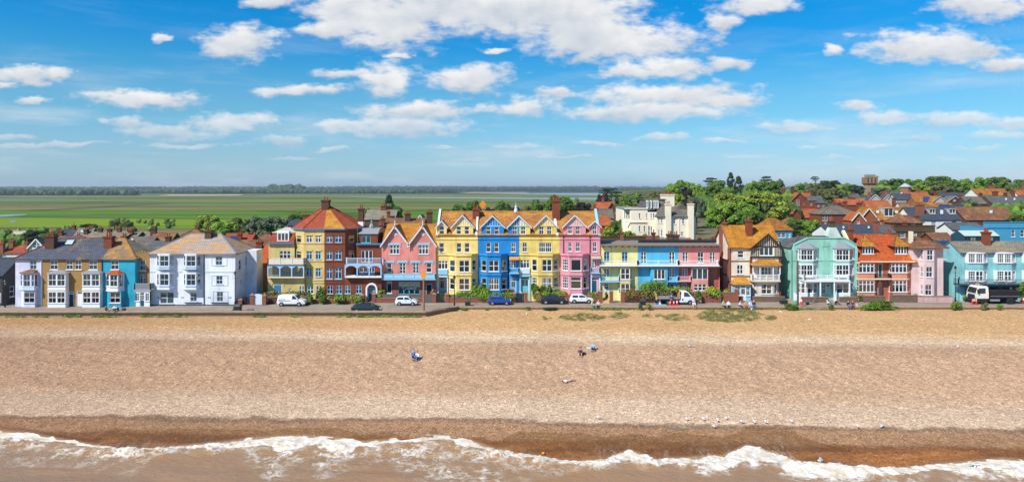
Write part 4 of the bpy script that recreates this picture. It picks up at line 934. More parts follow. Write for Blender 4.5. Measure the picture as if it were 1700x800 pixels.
# ---- octagon-roofed pair: sand coloured half and red brick half
DO = 115.2
FB = paint(C(170,206,240,.9),0.5,0.1)
def arch_screen(h,mat,u0,u1,v0,v1,D,bays,z_mid=0.62):
    """row of flat arched openings on posts"""
    mb = MB(); x0,x1 = PX(u0,D),PX(u1,D); z0,z1 = PZ(v1,D),PZ(v0,D); w = (x1 - x0) / bays
    for i in range(bays + 1): x = x0 + w * i; mb.box(x - 0.09,x + 0.09,D - 0.02,D + 0.14,z0,z1)
    for i in range(bays):
        a = x0 + w * i + 0.09; b = x0 + w * (i + 1) - 0.09; n = 8; top = z1 - 0.003; pts = []
        for k in range(n + 1):
            t = k / n; pts.append((a + (b - a) * t,(top - 0.12) - 0.42 * (abs(2 * t - 1) ** 2.6)))
        for k in range(n): mb.hexa([(pts[k][0],D,pts[k][1]),(pts[k + 1][0],D,pts[k + 1][1]),(pts[k + 1][0],D + 0.1,pts[k + 1][1]),(pts[k][0],D + 0.1,pts[k][1]),(pts[k][0],D,top),(pts[k + 1][0],D,top),(pts[k + 1][0],D + 0.1,top),(pts[k][0],D + 0.1,top)])
    return mb.build('verandah_screen',mat,h.o)
zE = PZ(379.4,DO); ax,ay,az = PX(543.5,DO + 4.6),DO + 4.6,PZ(340,DO + 4.6)
uL,uF0,uM,uF1,uR = 487,505,538.5,573,593
cant = 2.0
pL = (PX(uL,DO + cant),DO + cant); p0 = (PX(uF0,DO),DO); pm_ = (PX(uM,DO),DO); p1 = (PX(uF1,DO),DO); pR = (PX(uR,DO + cant),DO + cant)
BL = (pL[0] - 0.6,DO + 7); BR = (pR[0] + 0.6,DO + 7)
def half_tower(h,left,wm):
    Pf = Panel(p0,pm_) if left else Panel(pm_,p1); Pc = Panel(pL,p0) if left else Panel(p1,pR)
    ox = Pf.p0.x
    rows = ((391,402.6),(417,430.4),(445.2,459.2)) if left else ((391,402.6),(416.2,431),(444.8,462.8))
    cols = ((508.8,518),(524,532.6)) if left else ((542.4,551.6),(556.4,567))
    hl = [(PX(a,DO) - ox,PX(b,DO) - ox,PZ(d,DO),PZ(c,DO)) for c,d in rows for a,b in cols]
    wallpanel(h.wall,Pf,PZ(465.5,DO),zE,hl,0)
    for q in hl: window(h,Pf,*q,lights=2,cols=1,rows=1,transom=0.68,fm=FB if (not left or q[3] < 9) else WHITE)
    hc = [(Pc.L * 0.3,Pc.L * 0.74,PZ(d,DO + 1),PZ(c,DO + 1)) for c,d in rows[:2]]
    wallpanel(h.wall,Pc,-0.25,zE,hc,0)
    for q in hc: window(h,Pc,*q,lights=1,cols=1,rows=1,transom=0.68,fm=CREAMW)
    # roof half
    rb = MB(); e = 0.35
    P_ = lambda p,dx,dy: (p[0] + dx,p[1] + dy,zE)
    A_ = (ax,ay,az)
    ring = [P_(BL,-e,e),P_(pL,-e,-0.1),P_(p0,-0.15,-e),(pm_[0],pm_[1] - e,zE)] if left else [(pm_[0] + 0.002,pm_[1] - e,zE),P_(p1,0.15,-e),P_(pR,e,-0.1),P_(BR,e,e)]
    for i,(a,b) in enumerate(zip(ring[:-1],ring[1:])): rb.poly([a,b,A_],1 if (not left and i == 0) else 0); rb.quad((a[0],a[1],a[2] - 0.2),(b[0],b[1],b[2] - 0.2),b,a,2)
    rb.poly([(p[0],p[1],p[2] - 0.2) for p in ring[::-1]] + [(ax,ay,zE - .2)],2)
    bk = (ax,BL[1] + e,zE); rb.poly(([bk,ring[0],A_] if left else [ring[-1],bk,A_]),0)
    r = rb.build('roof',[T_RED,T_LICH,BLUEP],h.o)
    hb = MB()
    for q in ring[:3] if left else ring[1:]: hb.bar(q,A_,0.26,0.14)
    hb.build('hip_tiles',T_RED,r)
    for v in (403.8,433.4,465,469):
        for P in (Pf,Pc): P.box(h.trim,0,P.L,-0.1,-0.002,PZ(v + 1,DO),PZ(v - 0.6,DO))
    if not left or True:
        for q in hl: Pf.box(h.trim,q[0] - 0.12,q[1] + 0.12,-0.08,-0.002,q[3] + 0.02,q[3] + 0.2)
    return Pf,Pc,r
h = House('sand_house','sand coloured left half of the octagon-roofed pair with balcony over arched verandah',446,uM,DO)
Pf,Pc,r = half_tower(h,True,SAND)
Dw = DO + 1.2; sv = h.D; h.D = Dw
h.face(446,489,402.8,441,[(464,482.4,416.6,436.5,dict(lights=3,cols=1,rows=1,transom=0.72,sill=False))])
h.face(446,489,441,461,[(452,484,444,459,dict(void=1))])
DB = DO - 0.35; h.D = DB
h.face(444.5,505.5,460,None,[(454,468,472.3,485,dict(door=BLUEP,fan=False)),(479.4,483.2,478.8,485,dict(SV,sill=False)),(497,505,474.4,487.4,dict(lights=2,cols=1,rows=2))])
h.trim.box(PX(444.5,DB),PX(505.5,DB),DB - .08,DB - .003,PZ(462,DB),PZ(460,DB)); h.D = sv
h.face(505.5,uM,465,None,[(510.6,520.4,474.4,487.4,S2),(525.2,533.8,474.4,487.4,S2)],dep=0.02)
ab = MB()
for k in range(10):      # brick arch over the blue door
    a0,a1 = math.pi * k / 10,math.pi * (k + 1) / 10; cx,cz = PX(461,DB),PZ(475,DB)
    ab.hexa([(cx + rr * math.cos(t),DB - dd,cz + 0.75 * rr * math.sin(t)) for dd in (0.06,0.003) for rr,t in ((0.95,a0),(1.2,a0),(1.2,a1),(0.95,a1))])
ab.build('door_arch',SAND,h.o)
x0,x1,D1,zf = balcony(h,444.2,505,428.4,439.6,1.3,mat=paint(C(232,222,206,.85),0.6,0.15),fill=paint(C(232,220,198,.88),0.7,0.2),base=-0.2,slabmat=BLUEP)
arch_screen(h,FB,444.8,504,440.6,459.4,D1 + 0.02,3)
vb = MB(); vb.box(x0,x1,Dw - 0.02,Dw - 0.003,PZ(461,Dw),zf - .23); vb.build('verandah_back',plain(C(110,92,60,.6),0.9),h.o)
vg = MB(); vg.box(x0 + .1,x1 - .1,D1 + 0.16,D1 + 0.18,PZ(459.4,D1),zf - .5); vg.build('verandah_glazing',glass(),h.o)
vf = MB(); vf.box(x0,x1,D1,Dw,PZ(461.4,D1),PZ(459.6,D1)); vf.build('verandah_floor',CREAMW,h.o)
h.wall.box(PX(446,Dw) + .01,PX(446,Dw) + .2,Dw + .01,Dw + 7,-.2,PZ(402.8,Dw)); h.wall.box(PX(446,Dw) + .01,PX(489,Dw),Dw + 6.8,Dw + 7,-.2,PZ(402.8,Dw))
# mansard wing roof
mz0,mz1 = PZ(402.6,Dw),PZ(386,Dw); mb = MB(); xa,xb = PX(446.4,Dw) - .1,PX(489,Dw)
mb.quad((xa,Dw - .25,mz0),(xb,Dw - .25,mz0),(xb,Dw + .5,mz1),(xa + .7,Dw + .5,mz1)); mb.quad((xa,Dw + 7,mz0),(xa,Dw - .25,mz0),(xa + .7,Dw + .5,mz1),(xa + .7,Dw + 7,mz1)); mr_ = mb.build('mansard_roof',T_RED,h.o)
mb = MB(); mb.poly([(xa + .6,Dw + .4,mz1 + .02),(xb,Dw + .4,mz1 + .02),(xb,Dw + 7,mz1 + .5),(xa + .6,Dw + 7,mz1 + .5)]); mb.box(xa + .5,xb,Dw + .3,Dw + .42,mz1 - .1,mz1 + .1); mb.build('flat_roof',plain(C(216,208,194,.75),0.9),mr_)
mb = MB(); mb.box(xa - .1,xb,Dw - .45,Dw - .2,mz0 - .22,mz0 - .02); mb.build('gutter',BLUEP,mr_)
Pw = Panel((PX(460.4,Dw),Dw - .1),(PX(480,Dw),Dw - .1)); mb = MB(); wallpanel(mb,Pw,mz0 + .1,mz1 + .1,[(0.12,Pw.L - .12,mz0 + .35,mz1 - .1)]); mb.box(Pw.p0.x,Pw.p0.x + Pw.L,Dw - .098,Dw + 1.0,mz1 + .1,mz1 + .22); mb.box(Pw.p0.x,Pw.p0.x + .06,Dw - .098,Dw + .8,mz0 + .1,mz1 + .1); mb.box(Pw.p0.x + Pw.L - .06,Pw.p0.x + Pw.L,Dw - .098,Dw + .8,mz0 + .1,mz1 + .1); mb.build('dormer',WHITE,mr_)
window(h,Pw,0.12,Pw.L - .12,mz0 + .35,mz1 - .1,lights=3,cols=1,rows=1)
chimney(h,ax - .1,ay - .6,az - 1.6,PZ(332,ay - .6),1.25,1.1,BRK_D,2,r)
h.done(SAND,SAND)
h = House('red_brick_house','red brick right half of the octagon-roofed pair with white balcony and arched porch',uM,633.5,DO,FB)
Pf,Pc,r = half_tower(h,False,BRK_R)
sv = h.D; h.D = Dw
h.face(592,633.5,406,441,[(599.6,618.4,415.8,435.5,dict(lights=3,cols=1,rows=1,sill=False,fm=WHITE))]); h.face(592,633.5,441,460,[(596,610,443.8,459,dict(lights=2)),(612,622,443.8,459,dict(lights=2))])
h.D = DB; h.face(uF1 - .2,633.5,460,None,[(572.8,581.8,473.6,487,S2),(591,600.2,473.4,487,S2),(611,624.5,474,497,dict(door=DKTEAL,glazed=True))])
h.D = sv; h.face(uM,572.8,465,None,[(543.6,552.6,473.8,487.4,S2),(557.8,567.8,473.6,487.4,S2)],dep=0.02)
pa = MB(); cx,cz = PX(617.6,DB),PZ(479,DB)      # white arched porch surround
for k in range(12):
    a0,a1 = math.pi * k / 12,math.pi * (k + 1) / 12
    pa.hexa([(cx + rr * math.cos(t),DB - dd,cz + rr * math.sin(t)) for dd in (0.5,0.003) for rr,t in ((0.72,a0),(0.98,a0),(0.98,a1),(0.72,a1))])
for s in (-1,1): pa.box(cx + s * 0.85 - .13,cx + s * 0.85 + .13,DB - .5,DB - .003,0,cz)
pa.build('porch_arch',WHITE,h.o)
x0,x1,D1,zf = balcony(h,572.6,633.4,428.4,438.8,1.3,mat=WHITEB,base=-0.2,slabmat=FB)
arch_screen(h,FB,573,632.6,440.2,459,D1 + 0.02,3)
vb = MB(); vb.box(x0,x1,D1,Dw,PZ(461,D1),PZ(459.2,D1)); vb.build('verandah_floor',WHITE,h.o)
h.wall.box(PX(633.5,Dw) - .2,PX(633.5,Dw) - .01,Dw + .01,Dw + 7,-.2,PZ(406,Dw))
zz0,zz1 = PZ(402.6,Dw),PZ(382,Dw); mb = MB(); mb.box(PX(592,Dw),PX(633.6,Dw) + .1,Dw - .4,Dw - .1,PZ(406.2,Dw),PZ(403.6,Dw)); mb.build('gutter',BLUEP,h.o)
Dk = Dw + .4; Pw = Panel((PX(596,Dk),Dk),(PX(627,Dk),Dk)); q = (PX(600.6,Dk) - Pw.p0.x,PX(615,Dk) - Pw.p0.x,PZ(403,Dk),PZ(390.5,Dk)); wallpanel(h.wall,Pw,PZ(405.8,Dk),PZ(388,Dk),[q]); window(h,Pw,*q,lights=2,cols=1,rows=1,fm=TURQ)
h.wall.box(Pw.p0.x,Pw.p0.x + .1,Dk + .01,Dk + 5,PZ(405.8,Dk),PZ(388,Dk)); h.wall.box(Pw.p0.x + Pw.L - .1,Pw.p0.x + Pw.L,Dk + .01,Dk + 5,PZ(405.8,Dk),PZ(388,Dk))
mb = MB(); slab(mb,(Pw.p0.x - .1,Dk - .2,PZ(388,Dk)),(Pw.p0.x + Pw.L + .1,Dk - .2,PZ(388,Dk)),(Pw.p0.x + Pw.L + .1,Dk + 1.6,PZ(380,Dk)),(Pw.p0.x - .1,Dk + 1.6,PZ(380,Dk))); mb.box(Pw.p0.x - .1,Pw.p0.x + Pw.L + .1,Dk + 1.6,Dk + 5,PZ(382,Dk),PZ(380,Dk)); mb.build('zinc_roof',GREYLEAD,h.o)
mb = MB(); mb.poly([(PX(592,Dw),Dw,PZ(404.5,Dw)),(PX(633.5,Dw),Dw,PZ(404.5,Dw)),(PX(633.5,Dw),Dw + 7,PZ(404.5,Dw)),(PX(592,Dw),Dw + 7,PZ(404.5,Dw))]); mb.build('flat_roof',GREYLEAD,h.o)
chimney(h,PX(599.6,DO + 5),DO + 5,8,PZ(346,DO + 5),0.85,0.85,BRK_D,2); mb = MB(); mb.box(PX(596.4,DO + 5) - .1,PX(603,DO + 5) + .1,DO + 4.4,DO + 5.6,8,PZ(368,DO + 5)); mb.build('chimney_base',WHITE,h.o)
mb = MB(); mb.lathe(PX(617,DO + 4),DO + 4,[(0.5,0),(0.45,.5),(0.15,1.0),(0.2,1.2),(0.06,1.5),(0.14,1.7),(0.02,2.2)],8,cz=PZ(380,DO + 4)); mb.build('lead_finial',GREYLEAD,h.o)
h.done(BRK_R,BRK_R)

# ---- pink double-gabled house
DP = 115.6; h = House('pink_gabled_house','pink house with twin steep gables, pale blue bargeboards and boarded balcony',633.6,723.4,DP)
zV = PZ(404,DP); yr = DP + 5.2; zr = PZ(372.4,yr)
main = lambda z: DP + (z - zV) / (zr - zV) * 5.2
LT = dict(lights=2,cols=1,rows=1,sill=True)
h.face(633.6,723.4,404,463,[(647.4,662.8,407,421.6,dict(lights=3,cols=1,rows=1,transom=.62)),(695.4,711,407,421.6,dict(lights=3,cols=1,rows=1,transom=.62)),(642.4,650.2,436.4,452.6,SV),(663.4,673.4,436.4,454,FR),(685.6,695.4,436.4,453.4,FR),(708,716.4,436.4,452,SV)])
h.face(633.6,723.4,463,None,[(642.4,650.4,467,486.5,dict(lights=1,rows=1,curt='dark')),(661.4,697,467.4,488,dict(lights=4,cols=1,rows=1,transom=.8,fm=TURQ,sill=False)),(707.4,717.4,471.6,488,dict(door=DARKROOM,fan=False,fm=PALEBLUE))],m=1)
for a,b,c,d in ((644.2,665.6,403.6,406.6),(692.6,713.8,403.6,406.6),(638.6,655,432.8,436),(660,676.8,432.8,436),(682,698.4,432.8,436),(703.8,720,432.8,436)):
    h.course(a,b,c,d,0.09); h.course(a,a + 1.7,d,d + 2.2,.08); h.course(b - 1.7,b,d,d + 2.2,.08)
for ua,ub,up in ((634.4,678.4,655.4),(678.8,722.6,701.6)):
    gable_front(h,ua,ub,up,374,404.0,404.4,DP,[],T_LICH,main,T_LICH,WHITEB,None,tri_m=0,bw=0.38,over=0.45)
    mb = MB(); x = PX(up,DP - .45); mb.bar((x,DP - .42,PZ(380,DP)),(x,DP - .42,PZ(366.4,DP)),0.12,0.12); mb.bar((x,DP - .42,PZ(367,DP)),(x,DP - .42,PZ(365,DP)),0.05,0.05); mb.build('finial',WHITEB,h.o)
    mb = MB(); mb.lathe(x,DP - .06,[(0.0,0),(0.3,0),(0.3,0.055),(0.0,0.055)],10,axis='y',cz=PZ(389,DP)); mb.build('gable_roundel',WHITEB,h.o)
ridge_roof(h,h.x0,h.x1,main(zV) + 0.2,zV + 0.1,yr,zr,yr + 5,zV,T_LICH)
h.box_rest(10,zV)
x0,x1,D1,zf = balcony(h,633.6,723,454.8,462.6,1.2,mat=PALEBLUE,fill=paint(C(160,212,236,.88),0.6,0.15));
h.done([PINK,paint(C(176,100,96,.75))],PALEBLUE)

# ---- tall terrace of four: yellow, blue, yellow, pink
DR = 116.0; zE4 = PZ(389.6,DR); yR4 = DR + 5.2; zR4 = PZ(351.2,yR4); slope4 = (zR4 - zE4) / 5.2
main4 = lambda z: DR + (z - zE4) / slope4
def tall(name,label,u0,u1,mat,ugab,wins_g,rows2,bayu,bayrows,gaps,cheek,stripe):
    h = House(name,label,u0,u1,DR)
    xs0,xs1 = h.x0,h.x1
    segs = sorted(gaps)      # gables (ua, ub, uap, v_ap, v_foot, windows)
    h.face(u0,u1,389.6,423.5,rows2)
    main = main4
    for g in segs: gable_front(h,g[0],g[1],g[2],g[3],g[4],389.6,DR,g[5],T_ORANGE,main,cheek,WHITEB,stripe if g[6] else None,tri_m=1,bw=0.24)
    rm = MB(); slab(rm,(xs0,DR - .25,zE4 - .05),(xs1,DR - .25,zE4 - .05),(xs1,yR4,zR4),(xs0,yR4,zR4),0.14); slab(rm,(xs1,yR4 + 5,zE4),(xs0,yR4 + 5,zE4),(xs0,yR4 + .003,zR4 - .003),(xs1,yR4 + .003,zR4 - .003),.14)
    # the main slope is cut away behind each gable window
    h.roof = rm.build('roof',T_ORANGE,h.o); k = MB(); k.prism([(xs0,yR4 - .16,zR4 - .05),(xs0,yR4,zR4 + .1),(xs0,yR4 + .16,zR4 - .05)],(xs1 - xs0,0,0)); k.build('ridge_tiles',T_LICH,h.roof)
    h.box_rest(10,zE4)
    if bayu:
        p = 1.15; h.B = h.bay(bayu,p,423.5,None,bayrows); Db = DR - p
        for a,b in ((u0,bayu[0]),(bayu[3],u1)):
            if 0.05 < b - a < 5: h.face(a,b,423.5)
        h.bandbay(h.B,PZ(425,Db),PZ(421.4,Db),0.16,0); h.bandbay(h.B,PZ(457.6,Db),PZ(455.2,Db),0.12,0)
    h.course(u0,u1,396.4,397.8,0.1,m=0); h.course(u0,u1,421.6,423.6,0.12,m=0)
    return h
SG = dict(lights=1,cols=1,rows=2); SX = dict(lights=1,cols=2,rows=2); S4 = dict(lights=1,cols=3,rows=4)
def brow(v0,v1,a,b,o,**k): return dict(v=(v0,v1),L=SG,R=SG,F=[(a,b,o)],**k)
h = tall('yellow_terrace_house','yellow four-storey terrace house next to the pink twin gables',723.8,793.4,YEL,None,None,
    [(729,737.4,403.4,418.4,SG),(758,766,403.4,418.6,SG),(771.4,779.6,403.4,418.6,SG)],
    (744.4,757.6,782.4,792.6),[brow(432.4,451.4,762.4,779.2,dict(lights=2,cols=1,rows=2)),brow(462.6,481,762.4,779.2,dict(lights=2,cols=1,rows=2,curt='dark'))],
    [(725.4,741.6,733.2,366,375,[(729.4,737.6,375.4,391 - 1.6,SG)],False),(751,785.6,768,356.6,375,[(758,765.6,375.6,388.6,SG),(771.2,779,375.6,388.6,SG)],True)],T_ORANGE,paint(C(250,226,150,.85),0.6,0.1))
h.face(723.8,746,423.5,None,[(728,743.2,433,446.4,dict(lights=3,cols=1,rows=1,transom=.7)),(727.6,742.6,459.6,486,dict(void=1))])
P = h.P(728,742.6,DR + .9); wallpanel(h.wall,P,-.2,PZ(457,DR),[(PX(729.6,DR) - PX(728,DR),PX(738.8,DR) - PX(728,DR),0.6,PZ(461,DR))]); door(h,P,PX(729.6,DR) - PX(728,DR),PX(738.8,DR) - PX(728,DR),0.6,PZ(461,DR),paint(C(210,216,230,.85)),glazed=True)
mb = MB(); mb.box(PX(727.6,DR),PX(743,DR),DR - .25,DR - .003,PZ(455.6,DR),PZ(447.4,DR)); mb.build('oriel_panel',PALEBLUE,h.o)
mb = MB(); [mb.box(PX(u,DR) - .1,PX(u,DR) + .1,DR - .2,DR - .003,0,PZ(458,DR)) for u in (727.4,743)]; mb.box(PX(727,DR),PX(743.4,DR),DR - .3,DR - .003,PZ(459.8,DR),PZ(457.6,DR)); mb.build('porch_surround',WHITEB,h.o)
mb = MB(); slab(mb,(PX(724.2,DR) - .05,DR - .3,zE4 - .1),(PX(727.2,DR),DR - .3,zE4 - .1),(PX(727.2,DR),yR4 + .1,zR4 + .45),(PX(724.2,DR) - .05,yR4 + .1,zR4 + .45),.9); mb.build('party_parapet',WHITEB,h.o)
chimney(h,PX(790.4,yR4 - 1.2),yR4 - 1.2,zR4 - 1.6,PZ(346.6,yR4 - 1.2),1.15,1.3,BRK_R,3,h.roof); mb = MB(); slab(mb,(PX(789.6,DR),DR - .3,zE4),(PX(792.6,DR),DR - .3,zE4),(PX(792.6,DR),DR + 3.6,zE4 + 3.6 * slope4 + .5),(PX(789.6,DR),DR + 3.6,zE4 + 3.6 * slope4 + .5),.6); mb.build('party_parapet',WHITE,h.roof)
h.done([YEL,CREAMW],YEL)
h = tall('blue_terrace_house','vivid blue four-storey terrace house in the middle of the seafront',793.6,862,BLUE,None,None,
    [(807.2,814.8,402.6,418.2,SG),(820.6,828,402.6,418.2,SG),(848.6,855.6,402.6,418,SX)],
    (797.4,809.4,831,843),[dict(v=(432.4,450.4),L=dict(SG,fm=CREAMW),R=SG,F=[(811.4,828,dict(lights=2,cols=1,rows=2))]),dict(v=(462.2,480.8),L=SG,R=SG,F=[(811.4,828.2,dict(lights=2,cols=2,rows=2))])],
    [(799,836.4,817.6,357.6,375.4,[(806.8,814.8,375.4,390 - 1.2,dict(SG,curt='net')),(820.4,828.4,375.4,388.8,dict(SG,curt='net'))],True)],T_ORANGE,paint(C(150,200,240,.9),0.6,0.1))
h.face(845.2,862,423.5,None,[(848,856.4,432.4,445,dict(FR)),(847.6,857,462,486,dict(door=paint(C(150,196,226,.85)),glazed=True))])
balcony(h,845.6,861.8,445.2,452.6,0.8,mat=BLUE and PALEBLUE)
mb = MB(); slab(mb,(PX(845.4,DR),DR - .9,PZ(430.2,DR)),(PX(862,DR),DR - .9,PZ(430.2,DR)),(PX(862,DR),DR - .01,PZ(426.4,DR)),(PX(845.4,DR),DR - .01,PZ(426.4,DR)),.06); mb.build('awning',plain(C(232,150,50,.8),0.9),h.o)
h.done([BLUE,BLUE],BLUE)
h = tall('mustard_terrace_house','yellow four-storey terrace house between the blue house and the pink end house',862.2,929.2,YELB,None,None,
    [(867.4,875,402.6,418,SX),(894.8,915.8,402.8,418.4,dict(lights=2,cols=3,rows=2))],
    (881,893.4,917,928.6),[dict(v=(431,450),L=SG,R=SG,F=[(900,916,dict(lights=2,cols=1,rows=2))]),dict(v=(461,479.6),L=S4,R=SG,F=[(900,916,dict(lights=2,cols=3,rows=2))])],
    [(888.2,924.4,906.4,357,375,[(894.8,902.8,374.8,389,SX),(908,915.6,374.8,389,SX)],True)],T_ORANGE,paint(C(238,206,120,.85),0.6,0.1))
h.face(862.2,883.5,423.5,None,[(864,878.8,431.4,444.6,dict(lights=3,cols=1,rows=1,transom=.7)),(864.6,878.4,459,486,dict(door=TURQ,glazed=True))])
mb = MB(); mb.box(PX(863.4,DR),PX(879.4,DR),DR - .3,DR - .003,PZ(454,DR),PZ(445.4,DR)); mb.build('oriel_panel',WHITEB,h.o)
mb = MB(); [mb.box(PX(u,DR) - .12,PX(u,DR) + .12,DR - .25,DR - .003,0,PZ(456,DR)) for u in (863.6,879.6)]; mb.box(PX(862.8,DR),PX(880.4,DR),DR - .35,DR - .003,PZ(458.6,DR),PZ(455.8,DR)); mb.build('porch_surround',PALEBLUE,h.o)
# shared gable over the blue and the mustard house: its left half is painted blue
gable_front(h,843.6,880.2,861.8,357.4,375.2,389.6,DR - .02,[(850.8,858.6,375.2,389,SX),(864.6,872.4,375.2,388.6,SX)],T_ORANGE,main4,T_ORANGE,WHITEB,paint(C(196,212,190,.85),0.6,0.1),face_m=0,tri_m=1)
hb = MB(); Pq = h.P(843.6,862,DR - .028); hol = [(PX(850.8,DR) - PX(843.6,DR),PX(858.6,DR) - PX(843.6,DR),PZ(389,DR),PZ(375.2,DR))]; wallpanel(hb,Pq,PZ(389.6,DR),PZ(375.2,DR),hol,reveal=.02); hb.poly([(PX(843.6,DR),DR - .03,PZ(375.2,DR)),(PX(861.8,DR),DR - .03,PZ(375.2,DR)),(PX(861.8,DR),DR - .03,PZ(357.4,DR) - .15)]); hb.build('blue_half_gable',BLUE,h.o)
chimney(h,PX(923,yR4 - 1.4),yR4 - 1.4,zR4 - 2.2,PZ(332.6,yR4 - 1.4),1.25,1.4,BRK_R,4,h.roof); mb = MB(); slab(mb,(PX(923,DR),DR - .3,zE4),(PX(927,DR),DR - .3,zE4),(PX(924,DR),yR4,zR4 + .4),(PX(920,DR),yR4,zR4 + .4),.55); mb.build('party_parapet',WHITE,h.roof)
mb = MB(); mb.lathe(PX(856.5,yR4),yR4,[(.35,0),(.3,.5),(.14,.7),(.2,.9),(.05,1.2),(.03,1.7)],8,cz=zR4 - .1); mb.build('finial',WHITEB,h.roof)
h.done([YELB,CREAMW],YELB)
h = tall('pink_terrace_house','rose pink four-storey end house of the tall terrace',929.4,996.4,ROSE,None,None,
    [(943.2,949.4,402.2,417.4,SX),(955.8,963,402.2,417.4,SX),(984,990.8,402,417.6,SX)],
    (931.6,945.4,966.6,978.6),[dict(v=(431,449.4),L=S4,R=SG,F=[(948,964.6,dict(lights=1,cols=1,rows=1,curt='dark'))]),dict(v=(460,479),L=S4,R=SG,F=[(947.6,964.8,dict(lights=1,cols=1,rows=1,transom=.68,curt='dark'))])],
    [(935.4,972.4,954,356.8,375,[(943,950,374.6,389 - 1,SX),(955.8,963,374.6,388.6,SX)],True),(978.4,996,987.4,366,374.4,[(984,990.6,374.8,388.6,SX)],False)],T_ORANGE,paint(C(240,190,190,.85),0.6,0.1))
h.face(980.6,996.4,423.5,None,[(983,990,431,444.4,FR),(982.4,991.6,461,486,dict(door=SEADOOR))])
balcony(h,980.8,996.2,444.4,452.2,0.7,mat=PALEBLUE)
mb = MB(); slab(mb,(PX(980.6,DR),DR - .8,PZ(428.8,DR)),(PX(997,DR),DR - .8,PZ(428.8,DR)),(PX(997,DR),DR - .01,PZ(424.6,DR)),(PX(980.6,DR),DR - .01,PZ(424.6,DR)),.06); mb.build('awning',plain(C(190,176,160,.8),0.9),h.o)
mb = MB(); [mb.box(PX(u,DR) - .1,PX(u,DR) + .1,DR - .2,DR - .003,0,PZ(457,DR)) for u in (981.4,995.4)]; mb.box(PX(980.8,DR),PX(996,DR),DR - .3,DR - .003,PZ(459,DR),PZ(456.4,DR)); mb.build('porch_surround',WHITEB,h.o)
mb = MB(); slab(mb,(PX(992.8,DR),DR - .3,zE4 - .1),(PX(996.4,DR) + .06,DR - .3,zE4 - .1),(PX(996.4,DR) + .06,yR4 + .1,zR4 + .5),(PX(992.8,DR),yR4 + .1,zR4 + .5),.9); mb.build('party_parapet',PALEBLUE,h.o)
chimney(h,PX(987,yR4 + 1),yR4 + 1,zR4 - 1,PZ(345,yR4 + 1),1.0,.9,BRK_P,2,h.roof)
downpipe(h,979.4,390,423,DR,BLACKIRON); downpipe(h,935.4,390,423,DR,BLACKIRON); h.done([ROSE,SHELL],ROSE)

# ---- low terrace with eaves brackets: pale yellow, sky blue, salmon
DL = 116.2; zT = PZ(407.6,DL)
def low(name,label,u0,u1,mat,mats,upper,u_rail,spec):
    h = House(name,label,u0,u1,DL); h.face(u0,u1,407.6,443,upper)
    D2 = DL
    spec(h)
    h.box_rest(9,zT)
    mb = MB(); mb.box(h.x0 + .01,h.x1 - .01,DL - .75,DL + 9,zT + .02,zT + 0.2); mb.box(h.x0 + .01,h.x1 - .01,DL - .78,DL - .7,zT,zT + .24); h.roof = mb.build('roof',plain(C(150,140,132,.7),0.9),h.o)
    n = max(3,int((h.x1 - h.x0) / 0.95))
    for i in range(n):       # eaves brackets, each a part
        x = h.x0 + (h.x1 - h.x0) * (i + .5) / n; b = MB(); b.hexa([(x - .11,DL - .7,zT - .1),(x + .11,DL - .7,zT - .1),(x + .11,DL - .004,zT - .32),(x - .11,DL - .004,zT - .32),(x - .11,DL - .7,zT + .018),(x + .11,DL - .7,zT + .018),(x + .11,DL - .004,zT + .018),(x - .11,DL - .004,zT + .018)]); b.build('eaves_bracket',POT,h.o)
    balcony(h,u0 + .2,u1 - .2,432.4,440,1.15,slabmat=WHITE,gap=.22,bw=.022,post=2.4)
    mb = MB(); mb.box(h.x0 + .02,h.x1 - .02,DL - 1.1,DL - .005,PZ(443.6,DL - 1.1),PZ(440,DL - 1.1) - .23); mb.build('balcony_fascia',plain(C(120,110,104,.7),.8),h.o)
    h.done(mats); return h
SF = dict(lights=2,cols=1,rows=3,sill=False)
def sp(h):
    h.face(996.6,1029,443,None,[(1002.6,1011.4,446,459.6,SF),(1002.4,1011.2,470.6,485,dict(door=WHITE,glazed=True))])
    h.bay((1026,1030,1046,1050),.9,443.4,None,[dict(v=(446,463.6),L=SV,F=[(1031,1045.2,S2)],R=SV),dict(v=(470.8,488),L=SV,F=[(1031,1045.2,S2)],R=SV)])
    h.face(1050,1059,443); balcony(h,997.4,1029,459,466.4,.95,mat=PALEBLUE)
low('pale_yellow_house','pale yellow flat-roofed house with pale blue balcony, left one of the low terrace',996.6,1059,PALEY,[PALEY],[(1002.6,1011.8,418,435.4,dict(SF,fm=PALEBLUE)),(1032.4,1041.8,418,435.4,dict(SF,fm=PALEBLUE))],0,sp)
def sp(h):
    h.face(1059,1080,443)
    h.bay((1080,1080.5,1108.6,1109),.8,444,None,[dict(v=(447.4,463.2),F=[(1085.6,1104,dict(lights=3,cols=1,rows=1))]),dict(v=(471.6,486),F=[(1086,1104,dict(lights=3,cols=1,rows=1))])])
    h.face(1109,1126.7,443,None,[(1110.8,1119.6,445.8,460,SF),(1112,1119,471,488,dict(door=WHITE,glazed=True))]); balcony(h,1109.4,1126.6,459.4,466,.95,mat=PALEBLUE)
low('sky_blue_house','sky blue flat-roofed house, middle one of the low terrace behind the clipped hedge',1059,1126.7,SKYB,[SKYB],[(1064,1073,418,437,SF),(1110.8,1120,418,437,SF)],0,sp)
